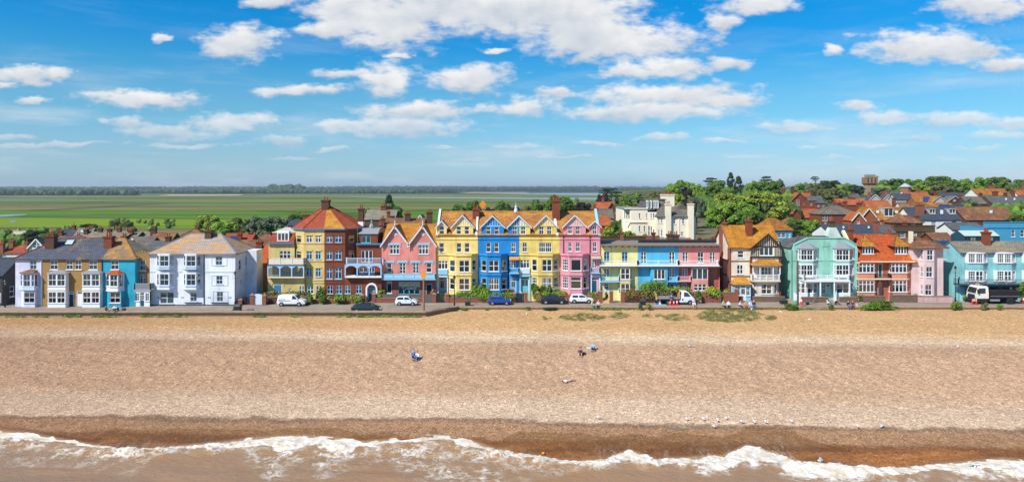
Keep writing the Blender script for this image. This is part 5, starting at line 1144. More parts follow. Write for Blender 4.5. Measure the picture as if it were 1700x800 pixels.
def sp(h):
    h.face(1126.7,1149,443,None,[(1132.4,1141.6,446,459.6,SF),(1131.6,1140.4,471,489,dict(door=DARKROOM,fan=True))],m=1)
    h.bay((1148,1148.4,1175.6,1176),.85,444,None,[dict(v=(445.6,464),F=[(1149,1175,dict(lights=3,cols=1,rows=1,sill=False))]),dict(v=(471.2,482),F=[(1152,1172.6,dict(lights=3,cols=1,rows=2))])])
    h.face(1176,1194.7,443,None,m=2,dep=-.4); balcony(h,1126.9,1148,458.6,465.6,.95,mat=paint(C(236,190,196,.85),.6,.1))  # recessed right wall: its shade is painted in as a darker pink
h = low('salmon_house','salmon pink flat-roofed house, right one of the low terrace beside the timbered house',1126.7,1194.7,SALMON,[SALMON,paint(C(186,106,110,.8)),paint(C(196,110,98,.8))],[(1133,1142,418,435.6,SF),(1158,1168,418.6,436,S1),(1178.2,1187,419,436,SF)],0,sp)
for u,w,vt,np_ in ((1111.8,.95,385.5,2),(1121.8,.95,386.6,2)): chimney(h,PX(u,DL + 5),DL + 5,zT - .2,PZ(vt + 3,DL + 5),w,.9,BRK_B,np_,h.roof)
chimney(h,PX(1032.2,DL + 8),DL + 8,zT,PZ(385,DL + 8),.55,.55,BRK_P,1,h.roof); chimney(h,PX(1085,DL + 8.5),DL + 8.5,zT,PZ(386,DL + 8.5),.5,.5,BRK_D,1,h.roof)
mb = MB(); mb.box(PX(1060,DL + 3),PX(1190,DL + 3),DL + 3.1,DL + 3.3,zT + .2,zT + .75); mb.build('roof_upstand',plain((.02,.02,.022,1),.8),h.roof)

# ---- half-timbered house
DH = 117.0; h = House('half_timbered_house','half-timbered gabled house with golden tiled roof, black timbers and a tiled verandah',1212,1296.5,DH)
zE = PZ(410.6,DH); yr = DH + 4.6; zr = PZ(373.6,yr); sl = (zr - zE) / 4.6; mainH = lambda z: DH + (z - zE) / sl
h.face(1212,1246,410.6,461,[(1224.6,1234.4,416,427.6,SG),(1223.6,1233.4,440,454.6,S2)])
h.face(1246,1296.5,427,461,[(1258.6,1280.4,443.4,457,dict(lights=4,cols=1,rows=2,sill=False))],dep=-.02)
h.face(1212,1250,461,None,m=0)
h.bay((1249,1254.8,1284,1291.6),.7,461,None,[dict(v=(471.4,487.6),mg=.3,L=SV,F=[(1264,1281,S2)],R=SV)])
h.face(1291.6,1296.5,461)
gable_front(h,1245.4,1297.4,1274.4,387.4,411,427.5,DH - .12,[(1261,1283.6,410.4,424,dict(lights=3,cols=1,rows=1))],T_GOLD,mainH,T_GOLD,TIMBER,None,tri_m=0,bw=.34,over=.45)
tb = MB(); xa,xb,xp = PX(1245.4,DH - .12),PX(1297.4,DH - .12),PX(1274.4,DH - .12); Dg_ = DH - .12; zf,zp = PZ(411,Dg_),PZ(387.4,Dg_) - .3
for i in range(17):
    x = xa + (xb - xa) * (i + .5) / 17; zt = zp - (zp - zf) * abs(x - xp) / abs((xa if x < xp else xb) - xp) - .15
    inw = PX(1260,Dg_) < x < PX(1284.6,Dg_)
    for z0,z1 in (((PZ(408.6,Dg_),zt),) if inw else ((PZ(426.4,Dg_),min(PZ(410.4,Dg_),zt)),(PZ(408.6,Dg_),zt))):
        if z1 - z0 > .12: tb.box(x - .075,x + .075,Dg_ - .045,Dg_ - .003,z0,z1)
for v0,v1,a,b in ((408.4,410.4,1250,1292),(425.6,427.8,1245.4,1297.4)): tb.box(PX(a,Dg_),PX(b,Dg_),Dg_ - .06,Dg_ - .003,PZ(v1,Dg_),PZ(v0,Dg_))
tb.build('gable_timbers',TIMBER,h.o)
h.course(1212,1246,432.4,434,.08); h.course(1212,1246,457.6,459.4,.08); h.course(1212,1250,410.4,411.6,.25)
qb = MB()
for a,b in ((1212,1213.6),(1244.6,1248.6),(1292.4,1296.5)): qb.box(PX(a,DH),PX(b,DH),DH - .05,DH - .003,-.2,PZ(428 if a > 1240 else 411.4,DH))
qb.build('brick_quoin',BRK_R,h.o)
r = MB(); xl,xr = h.x0 - .25,PX(1262,DH); slab(r,(xl,DH - .4,zE - .1),(xr,DH - .4,zE - .1),(xr,yr,zr),(xl,yr,zr)); slab(r,(h.x1 + .2,yr + 5,zE),(xl,yr + 5,zE),(xl,yr + .003,zr - .003),(h.x1 + .2,yr + .003,zr - .003)); slab(r,(xr,DH + 1.2,zE + 1.2 * sl),(h.x1 + .2,DH + 1.2,zE + 1.2 * sl),(h.x1 + .2,yr,zr),(xr,yr,zr)); r = r.build('roof',T_GOLD,h.o)
x0,x1 = h.x0,h.x1; W2 = h.wall
W2.quad((x0,DH + 9.4,-.2),(x0,DH,-.2),(x0,DH,zE),(x0,DH + 9.4,zE)); W2.poly([(x0,DH,zE),(x0,DH + 9.4,zE),(x0,yr,zr - .05)]); W2.quad((x1,DH,-.2),(x1,DH + 9.4,-.2),(x1,DH + 9.4,zE),(x1,DH,zE)); W2.poly([(x1,DH,zE),(x1,DH + 9.4,zE),(x1,yr,zr - .05)]); W2.quad((x1,DH + 9.4,-.2),(x0,DH + 9.4,-.2),(x0,DH + 9.4,zE),(x1,DH + 9.4,zE))
# left gable end: chimney breast in brick, tile coping and brick strips
gb = MB()
for ya,yb,zt in ((DH + 0.003,DH + .7,zE - .1),(yr - .7,yr + .9,zr - .4),(yr + 3.0,yr + 3.6,zE)): gb.box(x0 - .22,x0 - .004,ya,yb,-.2,zt)
for z in (PZ(434,DH),PZ(459,DH)): gb.box(x0 - .1,x0 - .004,DH + .7,DH + 9,z - .1,z + .14)
gb.build('brick_band',BRK_P,h.o)
cb = MB(); cb.hexa([(x0 - .3,DH - .45,zE - .25),(x0 - .12,DH - .45,zE - .25),(x0 - .12,DH - .45,zE),(x0 - .3,DH - .45,zE),(x0 - .3,yr,zr - .1),(x0 - .12,yr,zr - .1),(x0 - .12,yr,zr + .16),(x0 - .3,yr,zr + .16)]); cb.hexa([(x0 - .3,yr + .01,zr - .1),(x0 - .12,yr + .01,zr - .1),(x0 - .12,yr + .01,zr + .16),(x0 - .3,yr + .01,zr + .16),(x0 - .3,yr + 5,zE - .25),(x0 - .12,yr + 5,zE - .25),(x0 - .12,yr + 5,zE),(x0 - .3,yr + 5,zE)]); cb.build('verge_tiles',BRK_P,r)
chimney(h,PX(1243,yr - 2),yr - 2,zE + 1.2,PZ(365.5,yr - 2),1.0,1.0,BRK_R,1,r)
chimney(h,x0 + .5,yr + .1,zr - 1,PZ(369,yr),.6,.6,BRK_P,1,r)
# porch and verandah
Dp = DH - 1.4; P = h.P(1219,1246.6,Dp); zt = PZ(471.5,Dp); hs = [(.15,P.L * .36,.9,zt - .25),(P.L * .38,P.L * .7,.02,zt - .2),(P.L * .72,P.L - .15,.9,zt - .25)]
pm = MB(); wallpanel(pm,P,-.2,zt,hs); pm.box(P.p0.x + .01,P.p0.x + .09,Dp + .01,DH - .004,-.2,zt); pm.box(P.p0.x + P.L - .09,P.p0.x + P.L - .01,Dp + .01,DH - .004,-.2,zt); pm.build('porch',PALEBLUE,h.o)
window(h,P,*hs[0],lights=1,cols=2,rows=2); window(h,P,*hs[2],lights=1,cols=2,rows=2); door(h,P,*hs[1],WHITE,glazed=True)
rb = MB(); a = (P.p0.x - .3,Dp - .35,zt - .05); b = (P.p0.x + P.L + .3,Dp - .35,zt - .05); c = (P.p0.x + P.L - .5,DH - .02,PZ(459.5,DH)); d = (P.p0.x + .5,DH - .02,PZ(459.5,DH)); e = (a[0],DH - .02,a[2]); f_ = (b[0],DH - .02,b[2])
rb.quad(a,b,c,d); rb.poly([a,d,e]); rb.poly([b,f_,c]); rb.poly([e,f_,b,a]); rb.build('porch_roof',T_LICH,h.o)
x0,x1,D1,zf = balcony(h,1249.6,1296,456,465.6,1.25,slabmat=CREAMW)
vp = MB(); ztv = PZ(442,D1)
for u in (1250.4,1262,1284,1295.2): vp.box(PX(u,D1) - .07,PX(u,D1) + .07,D1 + .02,D1 + .16,zf,ztv)
vp.box(x0,x1,D1,D1 + .14,ztv,ztv + .25); vp.build('verandah_frame',WHITE,h.o)
rb = MB(); a = (x0 - .3,D1 - .3,ztv + .2); b = (x1 + .3,D1 - .3,ztv + .2); c = (PX(1286,DH),DH - .14,PZ(430.6,DH)); d = (PX(1259,DH),DH - .14,PZ(430.6,DH)); e = (a[0],DH - .14,a[2]); f_ = (b[0],DH - .14,b[2]); rb.quad(a,b,c,d); rb.poly([a,d,e]); rb.poly([b,f_,c]); rb.poly([e,f_,b,a]); rb.build('verandah_roof',T_GOLD,h.o)
h.done(CREAM,BRK_P)

# ---- mint green house
DM = 116.6; h = House('mint_house','mint green house with shaped parapet, white bays and a columned porch',1315.5,1424,DM)
D = DM; zs = PZ(415.4,D); zt = PZ(405,D)
h.face(1315.5,1424,415.4,471,[(1358.6,1369,440,463,dict(void=1)),(1397,1403,440,463,dict(void=1))][:0])
X_ = lambda u: PX(u,D)
par = [(X_(1315.5),PZ(415.4,D)),(X_(1424),PZ(415.4,D)),(X_(1422),PZ(406.4,D)),(X_(1403),PZ(395.4,D)),(X_(1341),PZ(395.4,D)),(X_(1318),PZ(406.4,D))]
W2 = h.wall; W2.prism([(x,D,z) for x,z in par],(0,.3,0))
cp = MB()
tp = [par[0],par[5],par[4],par[3],par[2],par[1]]
for (xa,za),(xb,zb_) in zip(tp[1:-2],tp[2:-1]): cp.bar((xa,D + .12,za + .04),(xb,D + .12,zb_ + .04),.5,.14)
cp.build('parapet_coping',MINT,h.o)
h.course(1365,1376.6,400.4,409.4,.06); h.course(1366,1376,413,455,.05); h.course(1315.6,1424,431.4,433,.08)
h.face(1315.5,1337,471,None,[(1325.6,1335,468 + 4,484,SX)]); h.face(1337,1424,471,None,[(1364.6,1370.4,471.6,487,SV),(1370.8,1378.4,471.6,489,dict(door=paint(C(206,220,226,.85)))),(1394,1406,469.4 + 2,488,dict(lights=2,cols=1,rows=3,sill=False))])
for us,r0,r1 in (((1324.4,1329.6,1350,1357.4),(414.4,431.8),(440,457.4)),((1383.6,1388,1410,1417.6),(414.4,432),(440,456.4))):
    m1,m2 = us[1],us[2]; mm = (m1 + m2) / 2
    B = h.bay(us,.95,412.8,433.4,[dict(v=r0,mg=.14,L=SX,F=[(m1 + .6,m2 - .6,dict(lights=2,cols=2,rows=2,sill=False))],R=SX)],m=1); h.bayroof(B,1.0,GREYLEAD,flat=.45)
    h.bay(us,.93,437.6,460.5,[dict(v=r1,mg=.14,L=SX,F=[(m1 + .6,m2 - .6,dict(lights=2,cols=2,rows=2,sill=False))],R=SX)],m=1)
    h.bay(us,.91,433.4,437.6,[],m=0)
    h.bay((us[0],us[1],us[2],us[3]),.85,468.6,None,[dict(v=(470.4,486.4),mg=.14,L=SX,F=[(m1 + .8,m2 - .8,dict(lights=2,cols=1,rows=2,sill=False))],R=SX)],m=1)
x0,x1,D1,zf = balcony(h,1336,1412,456.4,465.4,1.9,slabmat=WHITE)
pb = MB()
for u in (1337.4,1362.6,1385.8,1411): pb.box(PX(u,D1) - .09,PX(u,D1) + .09,D1 + .06,D1 + .24,0,zf - .23)
pb.build('porch_column',WHITE,h.o)
mb = MB(); mb.box(x0,x1,D1,D1 + .12,PZ(468,D1),zf - .225); mb.build('porch_fascia',WHITE,h.o)
x0,x1 = h.x0,h.x1; W2.quad((x0,D + 9,-.2),(x0,D + .3,-.2),(x0,D + .3,PZ(411,D)),(x0,D + 9,PZ(411,D))); W2.quad((x1,D + .3,-.2),(x1,D + 9,-.2),(x1,D + 9,PZ(411,D)),(x1,D + .3,PZ(411,D))); W2.quad((x1,D + 9,-.2),(x0,D + 9,-.2),(x0,D + 9,PZ(411,D)),(x1,D + 9,PZ(411,D)))
Ps = Panel((x0 - .004,D + 9),(x0 - .004,D + .3))
for s,z in ((5.6,5.2),(5.6,2.2)): window(h,Ps,s,s + .8,z,z + 1.4,far=True)
hip_roof(h,x0 - .2,x1 - .02,D + .31,D + 9.3,PZ(411.4,D),PZ(392,D + 4.6),3.4,3.4,SLATE_G); downpipe(h,1322,415,495,D,GREYLEAD)
ck = MB(); ck.taper(PX(1381,D + 6.2),D + 6.2,PZ(396,D + 6),PZ(377.6,D + 6.2),1.5,.8,.55,.5); ck = ck.build('chimney_base',paint(C(206,228,216,.85)),h.o); chimney(h,PX(1381,D + 6.2),D + 6.2,PZ(378,D + 6.2),PZ(366,D + 6.2),.85,.8,BRK_B,2,ck.parent)
chimney(h,PX(1411.4,D + 2.4),D + 2.4,PZ(414,D + 2.4),PZ(380,D + 2.4),.7,.9,BRK_R,2); mb = MB(); slab(mb,(PX(1416,D) - .1,D + .5,PZ(414,D)),(PX(1422,D),D + .5,PZ(414,D)),(PX(1419,D),D + 3.6,PZ(384,D)),(PX(1415,D),D + 3.6,PZ(384,D)),.5); mb.build('party_parapet',CREAMW,h.o)
h.done([MINT,WHITE],MINT)

# ---- coral house with the bright orange roof
DC = 116.8; h = House('coral_house','coral house with a deep bright orange tiled roof, two gabled dormers and white bays',1424.2,1514.7,DC)
zE = PZ(433,DC - .4); yr = DC + 4.8; zr = PZ(388.6,yr); slc = (zr - zE) / (yr - DC + .4); mainC = lambda z: DC - .4 + (z - zE) / slc
h.face(1424.2,1514.7,432,None,[(1458,1465,438,460,dict(door=DKTEAL,fan=False,glazed=True)),(1457,1464.4,469.6,489,dict(door=plain((.03,.03,.04,1),.5)))],m=1)
for us in ((1422.8 + 2,1425.4,1452,1455),(1477,1479.6,1506,1510)):
    a,b = us[1],us[2]
    B = h.bay(us,.8,434.8,None,[dict(v=(437.6,452.4),mg=.12,L=SV,F=[(a + .6,b - .6,dict(lights=4,cols=1,rows=1,transom=.7))],R=SV),dict(v=(466,484.6),mg=.12,L=SV,F=[(a + .6,b - .6,dict(lights=4,cols=1,rows=1,transom=.68))],R=SV)])
    h.bandbay(B,PZ(464.4,DC - .8),PZ(463,DC - .8),.1); h.bandbay(B,PZ(437,DC - .8),PZ(435.6,DC - .8),.05)
x0,x1,D1,zf = balcony(h,1453,1480,455.4,462,.95,mat=plain((.03,.025,.022,1),.6),slabmat=CREAMW)
mb = MB(); mb.box(h.x0,h.x1,DC - .85,DC - .35,zE - .2,zE - .02); mb.build('gutter',CREAMW,h.o)
for u in (1456.6,1476): mb = MB(); mb.box(PX(u,DC) - .12,PX(u,DC) + .12,DC - .85,DC - .5,0,zf - .22); mb.build('porch_post',BRK_R,h.o)
r = MB(); slab(r,(h.x0 - .1,DC - .95,zE - .25),(h.x1 + .45,DC - .95,zE - .25),(h.x1 + .1,yr,zr),(h.x0 - .05,yr,zr)); slab(r,(h.x1 + .1,yr + 5,zE),(h.x0 - .05,yr + 5,zE),(h.x0 - .05,yr + .003,zr - .003),(h.x1 + .1,yr + .003,zr - .003)); r = r.build('roof',T_BRIGHT,h.o); h.box_rest(9.8,zE,m=2)
h.wall.poly([(h.x1 - .02,DC,zE),(h.x1 - .02,DC + 9.8,zE),(h.x1 - .02,yr,zr - .1)],2)
for ua,ub,ux,ad in ((1431,1451.4,1439.4,1438.6),(1485.4,1506,1495,1492)):      # gabled dormers with half-hipped fronts
    zb,zt = PZ(423.4,DC),PZ(409.4,DC); yb = mainC(zb) - .1; P = Panel((PX(ua,yb),yb),(PX(ub,yb),yb)); dm = MB(); wallpanel(dm,P,zb,zt + .12,[(.08,P.L - .08,zb + .15,zt - .05)]); a,b = P.p0.x,P.p0.x + P.L
    for x in (a,b): dm.poly([(x,yb,zb),(x,yb,zt + .1),(x,mainC(zt) + .2,zt + .1)])
    dm.build('dormer',BRK_R,r); window(h,P,.08,P.L - .08,zb + .15,zt - .05,lights=4,cols=1,rows=1)
    rb = MB(); zp = PZ(389.6,yb + 1.8); xm = (a + b) / 2; A_ = (a - .45,yb - .35,zt); B_ = (b + .45,yb - .35,zt); E_ = (xm,yb + 1.5,zp); Fp = (xm,mainC(zp),zp); C_ = (b + .45,mainC(zt),zt); D_ = (a - .45,mainC(zt),zt)
    rb.poly([A_,B_,E_],1); rb.quad(B_,C_,Fp,E_,0); rb.quad(D_,A_,E_,Fp,0); rb.poly([D_,C_,B_,A_],0); rb.build('dormer_roof',[T_BRIGHT,T_GOLD],r)
    hb = MB(); hb.bar(A_,E_,.2,.1); hb.bar(B_,E_,.2,.1); hb.bar(E_,Fp,.2,.1); hb.build('ridge_tiles',T_BROWN,r)
h.done([CORAL,paint(C(196,112,86,.8)),BRK_R],CREAMW)

# ---- shell pink house
DS = 116.4; h = House('shell_pink_house','narrow shell pink three-storey house with a hipped brown roof',1514.9,1566,DS)
zE = PZ(410.4,DS)
rows = [dict(v=(414.6,432),mg=.22,L=dict(SX,curt='net'),F=[(1539,1549,dict(SX,curt='net'))]),dict(v=(443,460),mg=.22,L=dict(SX,curt='net'),F=[(1537.6,1548,dict(SX,curt='net'))]),dict(v=(472.6,489.6),mg=.22,L=dict(SX,curt='net'),F=[(1536,1547,dict(SX,curt='net'))])]
h.face(1514.9,1526,410.4); h.face(1553,1566,410.4); h.bay((1526,1533.5,1551,1556),.9,410.2,None,rows)
h.side(h.x1,DS,DS + 9,-.2,zE,True); h.side(h.x0,DS,DS + 9,-.2,zE,False); r = hip_roof(h,h.x0 - .3,h.x1 + .3,DS - 1.1,DS + 9,zE,PZ(393,DS + 4),2.6,2.6,T_BROWN); h.done(SHELL)
h.o['label'] = 'narrow shell pink three-storey house with a hipped brown roof beside the coral house'
mb = MB(); mb.box(PX(1509.6,DS + 2),PX(1514,DS + 2),DS + 1.6,DS + 2.3,PZ(412,DS),PZ(384,DS + 2)); mb.build('party_chimney',CREAMW,r)

# ---- aqua house at the right edge
DA = 115.6; h = House('aqua_house','aqua house at the right edge with two white bays over a dark teal shopfront',1593.4,1722,DA)
zE = PZ(418.4,DA); yr = DA + 2.6; zr = PZ(401.4,yr)
h.face(1593.4,1722,418.4,472,[])
S8 = dict(lights=1,cols=3,rows=4)
for us in ((1606,1607.4,1632.6,1639.4),(1654,1655.4,1679.6,1686.6),(1700,1702,1722,1722.5)):
    a,b = us[1],us[2]; mm = (a + b) / 2
    B = h.bay(us,.85,420.4,437,[dict(v=(422,436),mg=.14,F=[(a + .8,mm - .8,S8),(mm + .8,b - .8,S8)],R=SX)],m=1); h.bayroof(B,.12,WHITE,out=.1)
    h.bay(us,.8,437,450,[],m=0)
    h.bay(us,.83,449,468,[dict(v=(450.4,466.4),mg=.14,F=[(a + .4,mm - .6,S8),(mm + .4,b - .4,dict(lights=2,cols=1,rows=2,sill=False))],R=SX)],m=1)
P = h.face(1593.4,1722,472,None,[(1604,1618,476.4,490,dict(lights=2,cols=1,rows=1,fm=DKTEAL)),(1622,1634,475,496,dict(door=DKTEAL,glazed=True,fm=DKTEAL)),(1640,1654,476.6,490,dict(lights=2,cols=1,rows=1,fm=DKTEAL)),(1656,1668,476.6,490,dict(lights=2,cols=1,rows=1,fm=DKTEAL)),(1670,1682,476.6,490,dict(lights=2,cols=1,rows=1,fm=DKTEAL)),(1686,1700,476.6,490,dict(lights=2,cols=1,rows=1,fm=DKTEAL))],m=2)
x0,x1,D1,zf = balcony(h,1591,1720,463.6,471.6,1.3,mat=plain(C(150,158,166,.75),.5),slabmat=DKTEAL,bw=.03)
pl = MB(); pl.box(h.x0 + .01,PX(1640,DA),DA - .4,DA - .004,-.2,.95); pl.build('shopfront_plinth',paint(C(160,212,220,.85)),h.o)
for u in (1604,1619,1637,1655,1669,1684,1702): mb = MB(); mb.box(PX(u,DA) - .12,PX(u,DA) + .12,DA - .12,DA - .004,.95 if u < 1640 else 0,zf - .4); mb.build('shopfront_pilaster',DKTEAL,h.o)
mb = MB(); mb.box(h.x0,h.x1,DA - 1.1,DA - .005,zf - .5,zf - .225); mb.build('shopfront_fascia',DKTEAL,h.o)
W2 = h.wall; x0,x1 = h.x0,h.x1
W2.quad((x0,DA + 5.4,-.2),(x0,DA,-.2),(x0,DA,zE),(x0,DA + 5.4,zE)); W2.poly([(x0,DA,zE),(x0,DA + 5.4,zE),(x0,yr,zr - .06)]); W2.quad((x1,DA,-.2),(x1,DA + 5.4,-.2),(x1,DA + 5.4,zE),(x1,DA,zE)); W2.quad((x1,DA + 5.4,-.2),(x0,DA + 5.4,-.2),(x0,DA + 5.4,zE),(x1,DA + 5.4,zE))
Ps = Panel((x0 - .004,DA + 5.4),(x0 - .004,DA)); window(h,Ps,1.2,1.9,6.6,7.8,far=True); window(h,Ps,1.2,2.0,1.0,2.4,far=True)
r = ridge_roof(h,x0 - .12,x1 + .3,DA - .35,zE - .1,yr,zr,DA + 5.6,zE - .1,STONE_T); chimney(h,PX(1637,yr - .6),yr - .6,zr - 1.2,PZ(384.6,yr - .6),1.1,.9,BRK_R,4,r)
mb = MB(); mb.box(x0,x1,DA - .42,DA - .28,zE - .24,zE - .1); mb.build('gutter',NAVY,h.o); downpipe(h,1600,419,470,DA,AQUA); downpipe(h,1695,419,470,DA,AQUA)
h.done([AQUA,WHITE,AQUA],AQUA)
# glazed roof room behind it
h2 = House('roof_conservatory','glazed rooftop conservatory with pale panels behind the aqua house roof',1601,1660,DA + 7,group=None,cat='conservatory',zb=6)
D = DA + 7; z0,z1,z2 = PZ(401,D),PZ(391.6,D),PZ(382.6,D + 1.6)
h2.face(1601,1660,391.6,402,[(1601.6 + i * 9.7,1610.6 + i * 9.7,393,400,dict(lights=2,cols=1,rows=1,sill=False,fm=DKTEAL)) for i in range(6)],far=True)
rb = MB(); a = h2.x0; b = h2.x1
for i in range(10): xa = a + (b - a) * i / 10; xb = a + (b - a) * (i + .94) / 10; slab(rb,(xa,D - .1,z1),(xb,D - .1,z1),(xb,D + 1.8,z2),(xa,D + 1.8,z2),.05)
rb.build('glazed_roof',plain(C(206,222,206,.8),.15,0,.7),h2.o); rb = MB(); slab(rb,(a,D - .05,z1 - .08),(b,D - .05,z1 - .08),(b,D + 1.8,z2 - .08),(a,D + 1.8,z2 - .08),.04); slab(rb,(b,D + 3.8,z1),(a,D + 3.8,z1),(a,D + 1.81,z2),(b,D + 1.81,z2),.05); rb.build('roof_frame',DKTEAL,h2.o)
h2.wall.poly([(a,D,z0 - 2),(a,D + 3.8,z0 - 2),(a,D + 3.8,z1),(a,D + 1.8,z2 - .1),(a,D,z1)]); h2.wall.box(a + .01,b - .01,D + .6,D + 3.7,4,z0); h2.done(DKTEAL)

# ------------------------------------------------------------------ vegetation
def lm(k,*c): return leafmat(*[tuple(min(.9,x * k) for x in q[:3]) + (1,) for q in c])
LEAF = dict(
    green=lm(1.6,(0.022,0.048,0.006,1),(0.058,0.108,0.010,1),(0.12,0.19,0.018,1)),
    bright=lm(1.5,(0.04,0.08,0.008,1),(0.11,0.20,0.015,1),(0.20,0.31,0.03,1)),
    lime=lm(1.4,(0.06,0.085,0.01,1),(0.17,0.22,0.02,1),(0.30,0.33,0.04,1)),
    dark=lm(1.3,(0.008,0.022,0.008,1),(0.022,0.05,0.014,1),(0.05,0.09,0.022,1)),
    olive=lm(1.4,(0.05,0.055,0.02,1),(0.11,0.115,0.035,1),(0.19,0.18,0.06,1)),
    grey=lm(1.4,(0.035,0.055,0.03,1),(0.085,0.12,0.065,1),(0.17,0.20,0.11,1)),
    copper=lm(1.1,(0.012,0.006,0.008,1),(0.03,0.014,0.018,1),(0.06,0.03,0.03,1)),
    rust=lm(1.25,(0.07,0.04,0.012,1),(0.18,0.10,0.025,1),(0.30,0.17,0.04,1)))
FLOWER_R = leafmat((0.4,0.05,0.01,1),(0.7,0.12,0.03,1),(0.85,0.25,0.05,1)); FLOWER_Y = leafmat((0.5,0.32,0.01,1),(0.75,0.5,0.02,1),(0.9,0.7,0.06,1)); FLOWER_P = leafmat((0.5,0.2,0.2,1),(0.7,0.4,0.35,1),(0.8,0.6,0.5,1))
BARK = plain((0.07,0.05,0.035,1),0.95)
def leaf_cloud(name,lobes,n,size,mat,seed,flat=0.35,inner=0.25,base=None):
    """leaf sprays on and inside a set of lobes (centre, radii); returns a mesh datablock"""
    rs = np.random.RandomState(seed); L = np.array([l[0] for l in lobes],float); Rr = np.array([np.broadcast_to(l[1],3) for l in lobes],float)
    w = (Rr.prod(1)) ** (2 / 3.0); pick = rs.choice(len(lobes),n,p=w / w.sum())
    d = rs.randn(n,3); d /= np.linalg.norm(d,axis=1,keepdims=True); d[:,2] = np.where(d[:,2] < -0.35,-d[:,2] * 0.8,d[:,2])
    rad = np.where(rs.rand(n) < inner,rs.uniform(0.45,0.92,n),rs.uniform(0.88,1.07,n))
    p = L[pick] + d * Rr[pick] * rad[:,None]
    nr = d + rs.randn(n,3) * 0.55 + np.array([0,0,flat]); nr /= np.linalg.norm(nr,axis=1,keepdims=True)
    t = np.cross(nr,rs.randn(n,3)); t /= np.linalg.norm(t,axis=1,keepdims=True); b = np.cross(nr,t)
    s = size * rs.uniform(0.6,1.35,n)[:,None]
    q = np.stack([p - t * s * .9,p - b * s * .55 + nr * s * 0.12,p + t * s * 1.0,p + b * s * .55 + nr * s * 0.12],1).reshape(-1,3)
    if base is not None: q[:,2] = np.maximum(q[:,2],base)
    me = bpy.data.meshes.new(name); me.vertices.add(4 * n); me.vertices.foreach_set('co',q.ravel())
    me.loops.add(4 * n); me.loops.foreach_set('vertex_index',np.arange(4 * n,dtype=np.int32)); me.polygons.add(n); me.polygons.foreach_set('loop_start',np.arange(0,4 * n,4,dtype=np.int32)); me.update(calc_edges=True); me.materials.append(mat); return me
def tree_lobes(seed,kind):
    r = random.Random(seed); L = []
    if kind == 'round':
        for i in range(46):
            a = r.uniform(0,6.28); z = r.uniform(-0.75,0.85); m = math.sqrt(max(0,1 - z * z * .8)) * r.uniform(0.3,.82); s = r.uniform(0.15,0.32); L.append(((m * math.cos(a),m * math.sin(a),z * .72),(s,s,s * .8)))
    elif kind == 'tall':
        for i in range(34):
            z = r.uniform(-0.9,0.9); a = r.uniform(0,6.28); m = (1 - abs(z + .1)) * .6 + .1; s = r.uniform(.16,.3); L.append(((m * math.cos(a),m * math.sin(a),z),(s,s,s * 1.1)))
    elif kind == 'flat':      # stone pine or cedar: shelves
        for i in range(16):
            a = r.uniform(0,6.28); m = r.uniform(.1,.8); s = r.uniform(.22,.4); L.append(((m * math.cos(a),m * math.sin(a),r.choice((-.35,.1,.5)) + r.uniform(-.08,.08)),(s * 1.2,s * 1.2,s * .38)))
    elif kind == 'dome':
        for i in range(52):
            a = r.uniform(0,6.28); z = r.uniform(-0.6,0.9); m = math.sqrt(max(0,1 - max(z,0) ** 2 * .9)) * r.uniform(.35,.88); s = r.uniform(.13,.27); L.append(((m * math.cos(a),m * math.sin(a),z * .8 - .05),(s,s,s * .75)))
    return L
_cm = {}
def crown_mesh(kind,col,var,n=8000,size=0.062):
    k = (kind,col,var)
    if k not in _cm: _cm[k] = leaf_cloud('crown',tree_lobes(100 + var * 7 + len(kind),kind),n,size,LEAF[col],5 + var)
    return _cm[k]
def tree(u,vt,vb,hw,D,col,kind,label,name='tree',cat='tree',group=None,var=None,zb=None):
    x = PX(u,D); z1,z0 = PZ(vt,D),PZ(vb,D); rx = hw * D / F; zg = float(land_z(np.array(x),np.array(float(D)))) - 0.2 if zb is None else zb
    if kind != 'flat': z0 = max(min(z0,zg + 1.6),z1 - 3.2 * rx)
    if kind == 'dome' and u < 340 and hw < 15: z0 = zg + .2
    elif kind == 'flat' and z0 - zg > 7: z0 = max(zg + 6,z1 - 1.6 * rx)
    t = root(name,(x,D,zg),label,cat,group); v = R.randrange(3) if var is None else var
    rz = (z1 - z0) / 2; o = bpy.data.objects.new('crown',crown_mesh(kind,col,v)); COL.objects.link(o); o.parent = t
    o.location = (0,0,(z0 + z1) / 2 - zg); o.scale = (rx * 1.14,rx * 1.14,rz * 1.1); o.rotation_euler = (0,0,R.uniform(0,6.28))
    mb = MB(); h0 = (z0 + z1) / 2; r0 = max(.12,rx * .09)
    if h0 - zg > 0.6:
        mb.tube((x,D,zg),(x + rx * .05,D,z0 + rz * .5),r0,r0 * .65,7); mb.tube((x + rx * .05,D,z0 + rz * .5),(x,D,z1 - rz * .4),r0 * .65,r0 * .2,6)
        for i in range(5):
            a = i * 1.257 + R.uniform(-.3,.3); mb.tube((x + rx * .04,D,z0 + rz * R.uniform(.1,.7)),(x + rx * .65 * math.cos(a),D + rx * .65 * math.sin(a),z0 + rz * R.uniform(.8,1.5)),r0 * .4,r0 * .12,5)
        mb.build('trunk',BARK,t)
    return t
_bm = {}
